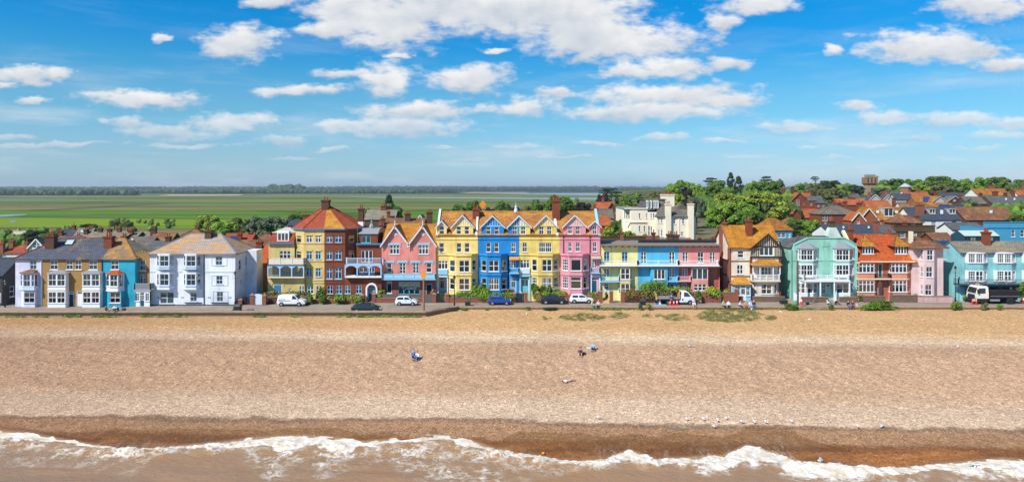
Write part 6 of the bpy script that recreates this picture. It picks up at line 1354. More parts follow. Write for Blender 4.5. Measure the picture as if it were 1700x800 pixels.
def bush(x,y,z,w,d,h,col,label,name='bush',cat='bush',n=None,size=None,group=None,box=False,flowers=None):
    """shrub or clipped hedge (box) in metres, standing on z"""
    r = random.Random(int(x * 97 + y * 13)); L = []
    if box:
        k = max(2,int(w / .7))
        for i in range(k):
            for j in range(2): L.append(((-w / 2 + w * (i + .5) / k,(j - .5) * d * .45,h * r.uniform(.42,.56)),(w / k * .8,d * .42,h * r.uniform(.42,.52))))
    else:
        for i in range(max(5,int(w * 3))):
            a = r.uniform(0,6.28); m = r.uniform(0,.68); L.append(((m * w / 2 * math.cos(a),m * d / 2 * math.sin(a),h * r.uniform(.2,.66)),(w * r.uniform(.17,.29),d * r.uniform(.18,.3),h * r.uniform(.22,.34))))
    size = size or max(.07,min(.14,h * .1)); n = n or int(min(5200,max(260,13 * (w * d + 2 * (w + d) * h) / (size * size) * .085)))
    t = root(name,(x,y,z),label,cat,group); me = leaf_cloud('foliage',L,n,size,LEAF[col],int(abs(x * 31 + y)) % 9999,base=.01)
    o = bpy.data.objects.new('foliage',me); COL.objects.link(o); o.parent = t
    st = MB()
    for i in range(3): a = i * 2.1; st.tube((x + .04 * math.cos(a),y + .04 * math.sin(a),z - .03),(x + w * .22 * math.cos(a),y + d * .2 * math.sin(a),z + h * .55),.035,.012,5)
    st.build('stem',BARK,t)
    if flowers:
        fm = leaf_cloud('flower',[((a,b,c * 1.03),(rr[0] * 1.02,rr[1] * 1.02,rr[2] * 1.04)) for (a,b,c),rr in L],int(n * .22),size * .8,flowers,3,inner=0); o = bpy.data.objects.new('blossom',fm); COL.objects.link(o); o.parent = t
    return t
def bush_px(u0,u1,vt,vb,D,col,label,d=None,z=0.0,**k):
    x0,x1 = PX(u0,D),PX(u1,D); h = PZ(vt,D) - z if vb is None else PZ(vt,D) - PZ(vb,D); zb = z if vb is None else PZ(vb,D)
    return bush((x0 + x1) / 2,D,zb,x1 - x0,d or min(x1 - x0,2.2) * .8,h,col,label,**k)

# ------------------------------------------------------------------ garden walls, gates, hedges along the road
DG = 113.6; COPE = concrete_mat(C(186,150,124,.62)); STONEW = brick(C(150,122,104,.65),C(126,104,90,.6),C(150,136,120,.6),.3,.16); FENCE = plain(C(120,112,104,.65),.9); GATE = plain((.015,.015,.017,1),.55)
def gwall(u0,u1,vt,mat,label,D=DG,cope=True,fence=None,name='garden_wall',fmat=None):
    x0,x1 = PX(u0,D),PX(u1,D); z = PZ(vt,D); w = root(name,((x0 + x1) / 2,D,0),label,'wall','garden walls along the road')
    mb = MB(); mb.box(x0,x1,D,D + .24,-.05,z - (.08 if cope else 0)); mb.build('masonry',mat,w)
    if cope: mb = MB(); mb.box(x0 - .02,x1 + .02,D - .05,D + .29,z - .078,z + .02); mb.build('coping',COPE,w)
    if fence:
        zt = PZ(fence,D); n = int((x1 - x0) / .5)
        for i in range(n): b = MB(); xa = x0 + (x1 - x0) * i / n; b.box(xa + .012,xa + (x1 - x0) / n - .012,D + .26 + .012 * (i % 2),D + .3 + .012 * (i % 2),z - .05,zt + R.uniform(-.015,.015)); b.build('board',fmat or FENCE,w)
    return w
def pier(u0,u1,vt,label,D=DG - .08,mat=None,cap=True):
    x0,x1 = PX(u0,D),PX(u1,D); z = PZ(vt,D); w = root('gate_pier',((x0 + x1) / 2,D,0),label,'gate pier','brick gate piers along the road'); d = x1 - x0
    mb = MB(); mb.box(x0,x1,D,D + d,-.05,z - .2); mb.build('shaft',mat or BRK_P,w)
    mb = MB(); c = (x0 + x1) / 2; mb.box(x0 - .06,x1 + .06,D - .06,D + d + .06,z - .2,z - .1); mb.taper(c,D + d / 2,z - .1,z + .1,d / 2 + .04,d / 2 + .04,d * .18,d * .18); mb.build('cap',COPE,w)
def gate(u0,u1,vt,label,mat=GATE,D=DG + .05,arch=False,nb=None):
    x0,x1 = PX(u0,D),PX(u1,D); z = PZ(vt,D); g = root('garden_gate',((x0 + x1) / 2,D,0),label,'gate','gates along the road'); n = nb or max(4,int((x1 - x0) / .2))
    for i in range(n):
        xa = x0 + (x1 - x0) * i / n; t = (i + .5) / n; zz = z + (.16 * (1 - (2 * t - 1) ** 2) - .08 if arch else 0)
        b = MB(); b.box(xa + .008,xa + (x1 - x0) / n - .008,D,D + .04,.06,zz); b.build('board',mat,g)
    fr = MB(); fr.box(x0,x1,D + .042,D + .08,.3,.42); fr.box(x0,x1,D + .042,D + .08,z - .45,z - .33); fr.build('rail',mat,g)
WGATE = plain(C(226,228,240,.9),.5)
pier(393.4,401.6,496.5,'short brick pier at the corner of the white house beside its dark gate',D=111.3); gate(402.4,412.4,493.4,'tall dark gate between short brick pier and white arched door gate',D=111.6); pier(414.6,421.2,488.6,'brick pier left of the white arched garden door',D=111.3); gate(421.6,435,488.4,'white arched garden door between two brick piers',WGATE,D=111.5,arch=True,nb=6); pier(435.6,441.4,489.6,'brick pier right of the white arched garden door',D=111.3)
gwall(441.6,516,492.4,BRK_D,'low dark brick wall under the hedge behind the white van',D=112.4); bush_px(437.5,516,483.6,None,113.6,'olive','long dark olive hedge along wall behind the white van',d=1.3,box=True,name='hedge',cat='hedge',n=3000)
gwall(516,596,497,BRK_P,'low pinkish brick wall with big leafy plants in front of octagon-roofed pair',D=112.6)
bush_px(518,541,474.6,None,113.8,'green','tall leafy bush in front of the sand house ground floor windows')
for i,(a,b,t) in enumerate(((508,521,486.4),(527.6,546,486.4),(552,574,486))): bush_px(a,b,t,None,112.0,'bright' if i != 1 else 'green',('big-leaved plant by the bonnet of the white van','big-leaved plant in the middle of the three by low wall','big-leaved plant below the red brick windows, right of the three')[i],n=420,size=.2,group='big-leaved plants by the low wall')
bush_px(585,606,495.4,None,112.1,'green','low dark bush by the path to the arched porch'); bush_px(574,600,489,None,113.4,'lime','yellow-green hedge below red brick house windows',box=True,name='hedge',cat='hedge'); bush_px(541,556,490,None,113.5,'lime','small yellow-green shrub between big-leaved plants'); bush_px(606,612,490,None,112.6,'grey','tall grey-green grass clump by the arched porch path')
pier(597,604,489,'brick pier left of the path to the arched porch'); pier(617.6,623.4,487.4,'brick pier right of the path to the arched porch, beside fenced wall')
ph = MB(); ph.box(PX(605,113),PX(617,113),112.6,116.5,.0,.03); ph.build('garden_path',CONC,kind='structure')
gwall(623.6,704,494.6,BRK_P,'brick garden wall topped by grey boards behind the small white car',fence=488.4); bush_px(621.4,641.6,477.6,None,114.6,'lime','bright yellow-green round bush behind fence by the pink gabled house'); bush_px(645,656,486,None,114.6,'lime','small low bush above grey fence boards of the pink house')
gate(705.4,717,488.6,'grey boarded gate behind the tall marker post',FENCE); pier(717.4,724,487.4,'brick pier left of the black gate of the yellow house'); gate(724.6,738.4,486.4,'black gate between two piers below the yellow terrace house porch'); pier(739,745,487.4,'brick pier right of the black gate of the yellow house')
bush_px(714,723,475,None,115,'rust','rusty orange shrub beside the yellow terrace house porch',flowers=FLOWER_P)
gwall(745.2,851,493.6,BRK_P,'long brick garden wall with overhanging hedge behind the blue car',fence=489)
bush_px(757,800,483.4,None,114.3,'bright','yellow-green hedge below the yellow terrace bay',box=True,name='hedge',cat='hedge',d=1.2); bush_px(783,806,469,None,114.7,'bright','tall yellow-green bush between the yellow and blue terrace houses'); bush_px(795,853,485.4,None,113.9,'bright','bright clipped hedge overhanging wall behind the blue car',box=True,name='hedge',cat='hedge',d=1.4); bush_px(795,818,477,None,114.4,'bright','leafy bush above the clipped hedge left of the blue bay'); bush_px(836.4,853.4,478,None,114.6,'rust','round bronze bush in front of blue terrace house entrance')
pier(851.2,856.4,486,'brick pier left of the black gate of the blue house'); gate(856.8,870,486.4,'black gate below the blue terrace house entrance'); pier(870.4,876,485,'brick pier right of the black gate of the blue house'); pier(889.4,895.4,484.6,'stone-capped pier left of the dark parked car')
stp = MB(); stp.prism([(PX(862.4,114.8),114.8,1.2),(PX(874.4,114.8),114.8,.6),(PX(872.8,114.8),114.8,.8),(PX(862.4,114.8),114.8,2.0)],(0,.2,0)); o = stp.build('stair_wall',CREAM,label='sloping cream stair wall beside the black gate of the blue house',cat='wall',origin=(PX(868,114.8),114.8,0))
bush_px(878.6,898,466,None,114.6,'green','small spreading tree left of the mustard house bay',n=1500,size=.16); bush_px(895,916,468.6,None,114.9,'green','spreading bush in front of the mustard house bay window',n=1500,size=.16); bush_px(893,930,484,None,113.9,'lime','yellow-green hedge behind the dark parked car',box=True,name='hedge',cat='hedge')
bush_px(920,944,474.6,None,114.6,'bright','tall feathery green bush between mustard and rose houses'); bush_px(930,946,483.4,None,113.9,'rust','red flowering shrub in front of the rose house bay',flowers=FLOWER_R); bush_px(944,952,485,None,114,'green','small green shrub right of the red flowers')
gwall(896,993.6,490,BRK_P,'brick garden wall behind the dark car and white hatchback'); bush_px(972.6,983,480.6,None,114.2,'bright','bright green bush above wall beside the rose house entrance'); bush_px(982,993,483.4,None,114,'lime','low yellow-green shrub by the pier of the rose house',box=True)
pier(993.4,999.4,482.8,'brick pier between rose house garden and ochre path'); pier(1012.6,1018,482.8,'brick pier right of the ochre path of the pale yellow house'); pier(1031.4,1037.4,482.8,'brick pier left of the rusty clipped hedge')
ph = MB(); ph.hexa([(PX(1000,113.2),112.9,-.02),(PX(1012,113.2),112.9,-.02),(PX(1008,116),115.3,.3),(PX(1000,116),115.3,.3),(PX(1000,113.2),112.9,.02),(PX(1012,113.2),112.9,.02),(PX(1008,116),115.3,.7),(PX(1000,116),115.3,.7)]); ph.build('garden_path',paint(C(222,176,112,.7),.9,.3),kind='structure')
bush_px(1004,1012,482,None,115,'green','small shrub at the top of the ochre path'); bush_px(1038,1072,480.4,None,114,'rust','rusty orange clipped hedge above wall left of the flatbed truck',box=True,name='hedge',cat='hedge',d=1.3); bush_px(1072,1150,479.6,None,113.9,'olive','long yellow-brown hedge behind the flatbed truck',box=True,name='hedge',cat='hedge',d=1.4); bush_px(1064,1106,465.4,None,114.9,'bright','high clipped green hedge in front of the sky blue house',d=1.8,box=True,name='hedge',cat='hedge'); bush_px(1095,1146,474,None,114.6,'lime','yellow-green hedge bank behind the truck bed',box=True,name='hedge',cat='hedge')
gwall(1037.6,1146,490.6,BRK_D,'dark brick garden wall behind the flatbed truck'); bush_px(1152.6,1169,478.6,None,113,'green','dense green bush beyond the cab of the flatbed truck',d=1.2); pier(1146.4,1152.4,484,'brick pier behind the cab of the flatbed truck'); pier(1166.6,1173,483.6,'brick pier right of the dense green bush')
gwall(1173.2,1220.6,485.2,BRK_P,'tall brick garden wall under yellow-green hedge beside timbered house'); bush_px(1172,1195,476.6,None,114.2,'bright','left half of the hedge above tall brick wall, with yellow blossom',box=True,name='hedge',cat='hedge',flowers=FLOWER_Y); bush_px(1194,1221,475.4,None,114.3,'lime','yellow blossom bush above tall brick wall beside timbered house porch',flowers=FLOWER_Y); pier(1221,1226.4,479.4,'slim brick pier left of the timbered house porch'); pier(1193,1197.4,491,'short brick stub pier against the tall brick wall',D=DG - .3)
gwall(1250,1303,492.2,STONEW,'low brown stone wall in front of the timbered house bay',D=114.4); gwall(1227,1234,492,BRK_P,'short brick wall left of the timbered house porch door',D=114.2)
gwall(1332,1376,493,STONEW,'low grey stone wall left of the mint house porch step',D=113.9); gwall(1394,1425,493,STONEW,'low grey stone wall right of the mint house porch step',D=113.9); gwall(1434.4,1470,491,STONEW,'rough stone wall left of the coral house entrance',D=113.9); gwall(1478,1523,489.6,STONEW,'rough stone wall right of the coral house entrance',D=113.9); gwall(1524,1581,491.4,paint(C(228,186,180,.8)),'low pale pink rendered wall in front of shell pink house',D=113.9)
mb = MB(); mb.hexa([(PX(1318,114),113.9,0),(PX(1331,114),113.9,0),(PX(1331,114),114.1,0),(PX(1318,114),114.1,0),(PX(1318,114),113.9,1.7),(PX(1331,114),113.9,.75),(PX(1331,114),114.1,.75),(PX(1318,114),114.1,1.7)]); mb.build('white_fence',WHITE,label='white sloping fence panel left of the mint house',cat='fence',origin=(PX(1325,114),114,0))
for (a,b,t,lb) in ((1448,1459,487.6,'yellow flower clump on the stone wall left of the coral entrance'),(1480,1491,487.8,'yellow flower clump just right of the coral house entrance'),(1502,1516,486.4,'bright yellow flower clump at the right end of stone wall')): bush_px(a,b,t,None,114.6,'olive',lb,name='flower_clump',cat='flowers',flowers=FLOWER_Y,z=.3)
for (a,b,t,c,lb) in ((1421,1446,489,'green','low green planting behind stone wall at the mint house corner'),(1490,1503,488.4,'green','dark green shrub between yellow flower clumps'),(1516,1524,486,'green','green shrub where stone wall meets pink wall'),(1348,1372,490.6,'olive','low planting in front of the mint house left bay'),(1399,1424,490,'lime','low yellowish planting in front of the mint house right bay'),(1596,1606,488,'bright','bright plants in the trough of the aqua shopfront'),(1319,1328,489,'green','green shrub behind the wooden pole by the mint house')): bush_px(a,b,t,None,114.7,c,lb,z=.2)
bush_px(1689,1712,466,None,113.4,'green','dark green tree top at the right edge behind the tipper lorry',z=.0,d=2,n=1400,size=.16)

# plants along the foot of the sea wall and on the shingle
for (a,b,t,D,c,lb) in ((1427,1478,499.6,YR - .7,'bright','large green bush spilling over sea wall below the coral house'),(1442,1490,497,YR - .5,'green','higher domed green bush on sea wall right of seated couple'),(1576,1597,498.4,YR - .6,'bright','round green bush on sea wall below the shell pink house'),(1625,1640,501.6,YR - .6,'olive','scrubby plant on sea wall in front of lorry cab'),(1652,1665,502.6,YR - .6,'bright','small round green bush on sea wall in front of lorry body'),(1303,1330,503.4,YR - .6,'green','green bush at the foot of the wooden pole by the steps'),(1374,1386,504.6,YR - .7,'green','small green plant at the right end of the steps'),(1060,1068,501,YR - .6,'green','small green plant on sea wall beside black litter bin'),(1073,1082,501.6,YR - .6,'lime','pale green tuft on sea wall left of the flatbed truck'),(763,778,509.6,YR - .7,'green','small plant where sea wall steps back near black bin'),(871,884,508,YR - .6,'green','dark green tuft on sea wall below the blue house gate'),(897,928,509.6,YR - .6,'dark','low dark green growth along sea wall below dark car'),(803,812,511,YR - .5,'green','tiny weed tuft on sea wall below blue car')):
    x0,x1 = PX(a,D),PX(b,D); z0 = z_beach_at((x0 + x1) / 2,D) - .05; bush((x0 + x1) / 2,D,z0,x1 - x0,min(1.6,(x1 - x0) * .6),PZ(t,D) - z0,c,lb,group='plants along the sea wall')
wl = []; rr = random.Random(5)
for a,b,n_ in ((8,40,12),(55,120,10),(112,132,12),(150,190,16),(250,300,10),(420,445,10),(560,700,60),(230,310,12),(480,500,6),(1000,1060,24),(1240,1300,8),(1320,1378,26),(960,990,6)):
    for i in range(n_):
        u = rr.uniform(a,b); D = YL - rr.uniform(.15,.5) if u < 706 else YR - rr.uniform(.15,.5); x = PX(u,D); z = z_beach_at(x,D); s = rr.uniform(.12,.3); wl.append(((x,D,z + s * .5),(s * 1.5,.2,s)))
me = leaf_cloud('weeds',wl,5200,.09,LEAF['bright'],3); o = bpy.data.objects.new('wall_foot_weeds',me); COL.objects.link(o); tag(o,'green weeds in a broken line along the foot of sea wall','weeds',None,'stuff')
gl = []
for cu,cv,ru,rv,n_ in ((968,527.5,38,6,130),(1027,525,17,5,55),(1124,528,22,5.5,70),(1210,524.5,56,11.5,420),(1282,528.5,10,3,26),(1072,525,7,3,14),(906,529,4,3,8),(1094,526,7,2,10)):
    for i in range(n_):
        a = rr.uniform(0,6.28); m = math.sqrt(rr.random()); D = 1; u = cu + ru * m * math.cos(a) + rr.gauss(0,1.5); v = cv + rv * m * math.sin(a); D = Dg(v,-.36); x = PX(u,D); z = z_beach_at(x,min(D,107.5)); s = rr.uniform(.1,.32); gl.append(((x,D,z + s * .25),(s * 1.5,s * 1.5,s * .8)))
me = leaf_cloud('leaves',gl,22000,.062,LEAF['grey'],8,flat=.6); me.materials[0] = leafmat((0.08,0.09,0.025,1),(0.17,0.21,0.05,1),(0.36,0.33,0.15,1),1.2); o = bpy.data.objects.new('beach_grass',me); COL.objects.link(o); tag(o,'grey-green patches of beach plants growing through the shingle','beach plants',None,'stuff')

# ------------------------------------------------------------------ trees of the town and the marsh edge
TREES = [
 (347,352,384,21,205,'lime','round','yellow-green tree behind white house, left of its group'),(372,364,398,29,190,'bright','dome','bright green bushy tree behind white house chimney'),(388,357,386,17,210,'olive','round','brownish tree top behind the bright green bushy tree'),
 (430,357,390,22,200,'grey','dome','grey-green willow left of the octagon roof, nearer marsh'),(458,355,394,30,190,'grey','dome','large grey-green willow left of the octagon roof'),(492,349,380,16,200,'green','round','green tree tucked against the octagon roof'),(412,362,378,9,240,'dark','round','small dark tree between willow and bright bushy tree'),
 (62,381,400,21,220,'dark','dome','dark green spreading tree at the marsh edge, far left'),(84,383,402,16,215,'green','round','dark tree right of the far left spreading tree'),(190,363.6,378,9,330,'olive','round','olive marsh bush left of its twin beyond chimneys'),(212,367,378,9,320,'olive','round','olive marsh bush beyond the stone-grey roofs'),(147,371,379,13,330,'dark','dome','low dark bush on the marsh edge beyond the skylight roof'),(282,367,372,7,380,'olive','dome','small scrub bush on the brown reeds'),(14,384,388,7,300,'dark','dome','small dark scrub bush near the far left creek'),(285,385,398,14,180,'copper','dome','dark red bush behind white house roof'),
 (646,327,350,10,270,'dark','tall','tall dark poplar behind the pink twin gables'),(660,339,358,11,250,'green','round','green tree beside the dark poplar'),(610,343,372,14,200,'green','round','green tree behind red brick house chimney'),
 (765,335,356,17,260,'green','round','green tree behind yellow terrace roof, left of the orange sign'),(785,331,354,16,265,'green','dome','tree right behind the orange diamond sign above the roofs'),(834,330,352,16,260,'green','round','round green tree above the blue terrace ridge'),(855,342,354,11,250,'copper','dome','dark red bush above the blue terrace ridge'),(876,338,354,14,265,'olive','dome','olive bush above the mustard terrace ridge'),(812,343,354,12,255,'copper','dome','purple bush between round tree and orange sign'),(741,345,354,9,260,'green','dome','small bush over left end of the yellow terrace ridge'),
 (902,327,356,20,255,'green','round','green tree left of the big mustard terrace chimney'),(930,319,356,24,260,'green','dome','large green tree behind big mustard terrace chimney'),(950,324,352,14,270,'bright','round','lighter green tree right of the big chimney'),(967,332,356,17,245,'copper','dome','dark copper beech above the rose house roof'),
 (1000,318,340,13,280,'copper','round','dark copper beech left of the red gabled cottage'),(1014,310,330,14,300,'dark','flat','dark stone pine with flat crown above the red gabled cottage'),(1006,310,324,10,310,'dark','flat','second flat-topped pine behind the copper beech'),(1024,326,342,4,270,'dark','tall','narrow dark cypress by the red gabled cottage'),(1048,316,350,20,245,'green','round','round green tree behind the left of the cream villa'),(1086,313,332,13,300,'olive','round','thin olive tree top behind the cream villa'),
 (1026,362,400,15,165,'green','dome','green garden bush left of the cream villa, taller one'),(1042,380,402,14,158,'bright','dome','light green shrub at the foot of the cream villa'),(1012,374,402,12,160,'lime','dome','yellow-green garden bush behind the rose house gable'),(1036,337,372,14,190,'bright','round','leafy green tree beside the cream villa west end'),(1071,387,395,5,157,'lime','dome','small round shrub below villa windows'),
 (1118,300,330,18,330,'bright','round','light green tree, left end of the hilltop trees'),(1137,296,330,20,335,'bright','dome','broad light green hilltop tree above the villa chimneys'),(1140,312,330,14,300,'copper','dome','dark purple beech above the villa chimneys'),(1128,319,338,11,270,'lime','round','yellow-green round tree right behind the villa chimney pair'),(1160,303,330,16,330,'bright','round','light green hilltop tree behind the grey-green poplar'),(1156,322,350,14,250,'grey','round','grey-green poplar behind the right villa chimney'),(1180,293,312,12,380,'dark','flat','dark flat-topped pine on the hilltop'),(1189,296,330,22,340,'green','round','large round green hilltop tree above chestnut'),(1213,289,312,7,380,'dark','tall','tall narrow dark conifer on hilltop'),(1226,296,318,9,370,'dark','tall','shorter dark conifer right of the tall narrow one'),(1206,315,345,22,240,'lime','round','flowering yellowish chestnut above the big green tree'),
 (1196,337,382,24,205,'bright','round','lower left tree of the big green clump beside the villa'),(1222,331,384,30,200,'bright','dome','biggest bright green tree right of the villa'),(1262,314,366,42,220,'lime','dome','broad yellow-green tree behind timbered house'),(1246,345,384,26,195,'green','round','dark green tree just above timbered house ridge'),(1290,325,362,20,230,'olive','round','thin olive tree at right of the broad yellow-green tree'),
 (1250,297,322,14,360,'bright','round','light green hilltop tree below the cedar'),(1268,290,304,14,390,'dark','flat','flat-topped cedar on the hilltop'),(1277,297,322,20,355,'green','dome','round green tree right below the cedar'),(1296,300,320,9,370,'grey','tall','grey thin tree right of the cedar group'),(1322,303,322,11,370,'bright','round','bright tree above brick gable house'),(1352,302,324,14,360,'olive','round','olive-yellow tree behind brick gable house'),(1376,297,318,20,380,'dark','dome','dark spreading oak left of the castellated tower'),(1353,292,306,7,395,'dark','flat','small flat pine above the dark oak'),(1380,309,334,16,330,'olive','round','olive tree in front of dark oak'),(1336,305,324,10,375,'dark','round','dark tree between bright tree and olive-yellow tree'),(1417,305,326,16,400,'dark','dome','dark tree just left of the castellated tower'),(1462,310,326,13,420,'grey','dome','grey bush just right of the castellated tower'),
 (1474,295,322,17,430,'green','dome','green skyline tree right of the castellated tower'),(1496,294,320,18,430,'green','round','skyline tree behind octagonal lookout'),(1521,296,320,18,430,'bright','dome','light skyline tree right of octagonal lookout'),(1524,306,326,20,390,'lime','dome','yellow-green tree before skyline, right of lookout'),(1558,289,318,22,425,'green','round','tall round skyline tree in the middle of right town'),(1583,301,326,18,400,'green','tall','upright dark green tree before the skyline'),(1562,305,324,16,395,'olive','dome','olive tree below the tall skyline tree'),(1614,292,326,20,405,'bright','round','large bright round tree above the gold-roofed house'),(1655,291,318,19,410,'green','dome','dark spreading tree right of the large bright round tree'),(1694,295,322,18,400,'green','round','green tree at the right edge skyline'),(1676,306,322,10,390,'olive','round','small olive tree between spreading tree and right edge'),(1638,304,320,9,420,'green','dome','small tree between bright round and spreading tree'),
 (1327,361,388,24,175,'green','dome','dense green bush behind the mint house, broad one'),(1316,370,394,12,168,'dark','dome','dark bush behind the timbered house golden roof'),(1346,362,384,14,172,'bright','round','light bush right of dense green bush'),(1378,334,352,10,270,'grey','round','pale green tree between brick houses'),(1366,376,396,8,160,'grey','tall','olive grey tree against the mint chimney'),(1690,352,374,16,190,'green','dome','dark green garden bush right of brown barn'),(1606,336,346,9,250,'lime','dome','yellow-green bush left of the brown barn ridge'),(1696,368 - 8,380,12,180,'dark','dome','shadowy shrub at right edge beyond barn'),(1610,328,344,14,262,'grey','dome','leafless grey shrub before slate roofs'),
 (169,334.6,342,4.5,1000,'dark','round','lone tree on the far marsh'),(131,338.6,343,5,900,'dark','dome','lone small bush on the marsh, mid left'),(59,341,346,5,800,'dark','dome','lone round bush by the brown reed bed')]
for t in TREES: tree(*t,group='trees of the town and marsh edge')

# ------------------------------------------------------------------ houses of the town behind
FW = paint(C(236,234,226,.88),.6,.2); FC = paint(C(236,220,188,.85),.6,.2); FG = paint(C(196,192,184,.8),.7,.2); FB_ = paint(C(74,160,196,.85),.6,.15); FOB = brick(C(190,104,62,.75),C(168,86,52,.7),C(150,124,100,.6))
T_OR2 = tiles(C(208,112,68,.8),C(188,96,60,.76),C(206,146,76,.7),.3); T_GB = tiles(C(186,124,60,.75),C(168,104,56,.7),C(220,154,48,.8),.45); PANELB = plain((.02,.05,.16,1),.15,0,.8)
MT = dict(w=FW,c=FC,g=FG,b=BRK_R,d=BRK_D,o=FOB,n=BRK_B,u=FB_,a=AQUA,S=SLATE_G,D=SLATE_D,L=STONE_T,O=T_OR2,R=T_RED,B=T_BROWN,G=T_GB,K=tiles(C(150,142,132,.6),C(130,124,118,.58),C(170,150,110,.6),.4,.3,.35,.5))
def bg(label,u0,u1,ve,vr,D,typ='x',wall='b',roof='O',win=(),ch=(),depth=None,name='town_house',hip=None,dorm=(),sky_=(),solar=None,vb=None,barge=None):
    """town house: eaves row ve, ridge row vr (seen at the ridge). typ x: ridge along the street, y: gable to the sea, h: hipped, p: parapet"""
    x0,x1 = PX(u0,D),PX(u1,D); w = x1 - x0; depth = depth or max(5.0,min(11,w * .7)); zg = float(land_z(np.array((x0 + x1) / 2),np.array(float(D)))) - .8
    h = House(name,label,u0,u1,D,group='houses of the old town behind the seafront',zb=zg); zE = PZ(ve,D); yr = D + depth / 2; y1 = D + depth
    ws = [(a,b,c,d,dict(lights=max(1,round((b - a) * D / F / .9)),cols=1,rows=2)) for a,b,c,d in win if PZ(d,D) > zg + .1]
    lo = [q for q in ws if q[2] >= ve - .01]; hi = [q for q in ws if q[2] < ve - .01]
    h.face(u0,u1,ve,None,lo,far=True); h.box_rest(depth,zE); W_ = h.wall; rm = MT[roof]; wm = MT[wall]; o = .25; e = .012
    if typ == 'x':
        zr = PZ(vr,yr); r = ridge_roof(h,x0 - o,x1 + o,D - .3,zE - .12,yr,zr,y1 + .3,zE - .12,rm)
        for x in (x0 + e,x1 - e): W_.poly([(x,D,zE),(x,y1,zE),(x,yr,zr - .12)])
        slope = lambda z: D - .3 + (z - zE + .12) / (zr - zE + .12) * (yr - D + .3)
    elif typ == 'h':
        zr = PZ(vr,yr); hp = hip if hip is not None else min(w * .45,depth / 2); r = hip_roof(h,x0 - o,x1 + o,D - .3,y1 + .3,zE,zr,hp,hp,rm); slope = lambda z: D - .3 + (z - zE) / (zr - zE) * (yr - D + .3)
    elif typ == 'y':
        zr = PZ(vr,D); xm = (x0 + x1) / 2; rb = MB()
        for x,s in ((x0,-1),(x1,1)): k = (zr - zE) / (w / 2) * o; slab(rb,(xm,D - .3,zr),(x + s * o,D - .3,zE - k),(x + s * o,y1,zE - k),(xm,y1,zr),.14)
        r = rb.build('roof',rm,h.o); slope = lambda z: D
        # gable wall with any attic window
        W_.poly([(x0,D,zE),(x1,D,zE),(xm,D,zr - .1)]); W_.poly([(x1,y1,zE),(x0,y1,zE),(xm,y1,zr - .1)])
        for q in hi:
            P = Panel((PX(q[0],D),D - .13),(PX(q[1],D),D - .13)); window(h,P,0,P.L,PZ(q[3],D),PZ(q[2],D),far=True,**q[4])
        if barge:
            bb = MB()
            for x,s in ((x0,-1),(x1,1)): k = (zr - zE) / (w / 2) * o; bb.bar((xm,D - .34,zr - .08),(x + s * o,D - .34,zE - k - .08),.06,.26)
            bb.build('bargeboard',barge,h.o)
    else:
        zr = PZ(vr,D); W_.box(x0,x1,D - .06,D + .3,zE + .003,zr); rb = MB(); rb.quad((x0,D + .3,zE - .1),(x1,D + .3,zE - .1),(x1,y1,zE - .1),(x0,y1,zE - .1)); r = rb.build('roof',rm,h.o); slope = lambda z: D + 1
        h.trim.box(x0 - .08,x1 + .08,D - .16,D + .34,zr + .003,zr + .14); h.trim.box(x0 - .05,x1 + .05,D - .14,D - .062,zE - .1,zE + .1)
    for c in ch:
        u,vt,cw,np_ = c[:4]; yy = c[4] + D if len(c) > 4 else (yr if typ != 'y' else D + depth * .4); x = PX(u,yy); zt = PZ(vt,yy) - .4; chimney(h,x,yy,min(zE,zt - 1.2) - .3,zt,cw * yy / F,.7,BRK_P if wall in 'wcgu' else BRK_D if R.random() < .5 else BRK_R,np_,r)
    for (a,b,c,d) in dorm:
        zb,zt = PZ(d,D),PZ(c,D); yb = slope(zb); P = Panel((PX(a,yb),yb),(PX(b,yb),yb)); dm = MB(); wallpanel(dm,P,zb,zt,[(.1,P.L - .1,zb + .12,zt - .1)]); xa,xb = P.p0.x,P.p0.x + P.L; yt = slope(zt) + .2
        dm.poly([(xa,yb,zb),(xa,yb,zt),(xa,yt,zt)]); dm.poly([(xb,yb,zb),(xb,yb,zt),(xb,yt,zt)]); dm.box(xa - .12,xb + .12,yb - .15,yt + .1,zt + .003,zt + .14); dm.build('dormer',FG,r); window(h,P,.1,P.L - .1,zb + .12,zt - .1,far=True,lights=2,cols=1,rows=1)
    for (a,b,c,d) in list(sky_) + ([solar] if solar else []):
        z0_,z1_ = PZ(d,D + 1),PZ(c,D + 1); q = []
        for (u,z) in ((a,z0_),(b,z0_),(b,z1_),(a,z1_)): y = slope(z); q.append((PX(u,y),y - .02,z + .02))
        if solar and (a,b,c,d) == solar:
            n = max(2,int((b - a) / 4)); A_,B_,C_,D_ = map(Vector,q)
            for i in range(n):
                t0,t1 = i / n + .01,(i + 1) / n - .01; m = MB(); up = Vector((0,-.05,.05)); m.hexa([A_.lerp(B_,t0),A_.lerp(B_,t1),D_.lerp(C_,t1),D_.lerp(C_,t0),A_.lerp(B_,t0) + up,A_.lerp(B_,t1) + up,D_.lerp(C_,t1) + up,D_.lerp(C_,t0) + up]); m.build('solar_panel',PANELB,r)
        else: skylight(h,q,r)
    h.done(wm,wm); return h
ws_ = lambda us,v0,v1,w=5: [(u - w / 2,u + w / 2,v0,v1) for u in us]
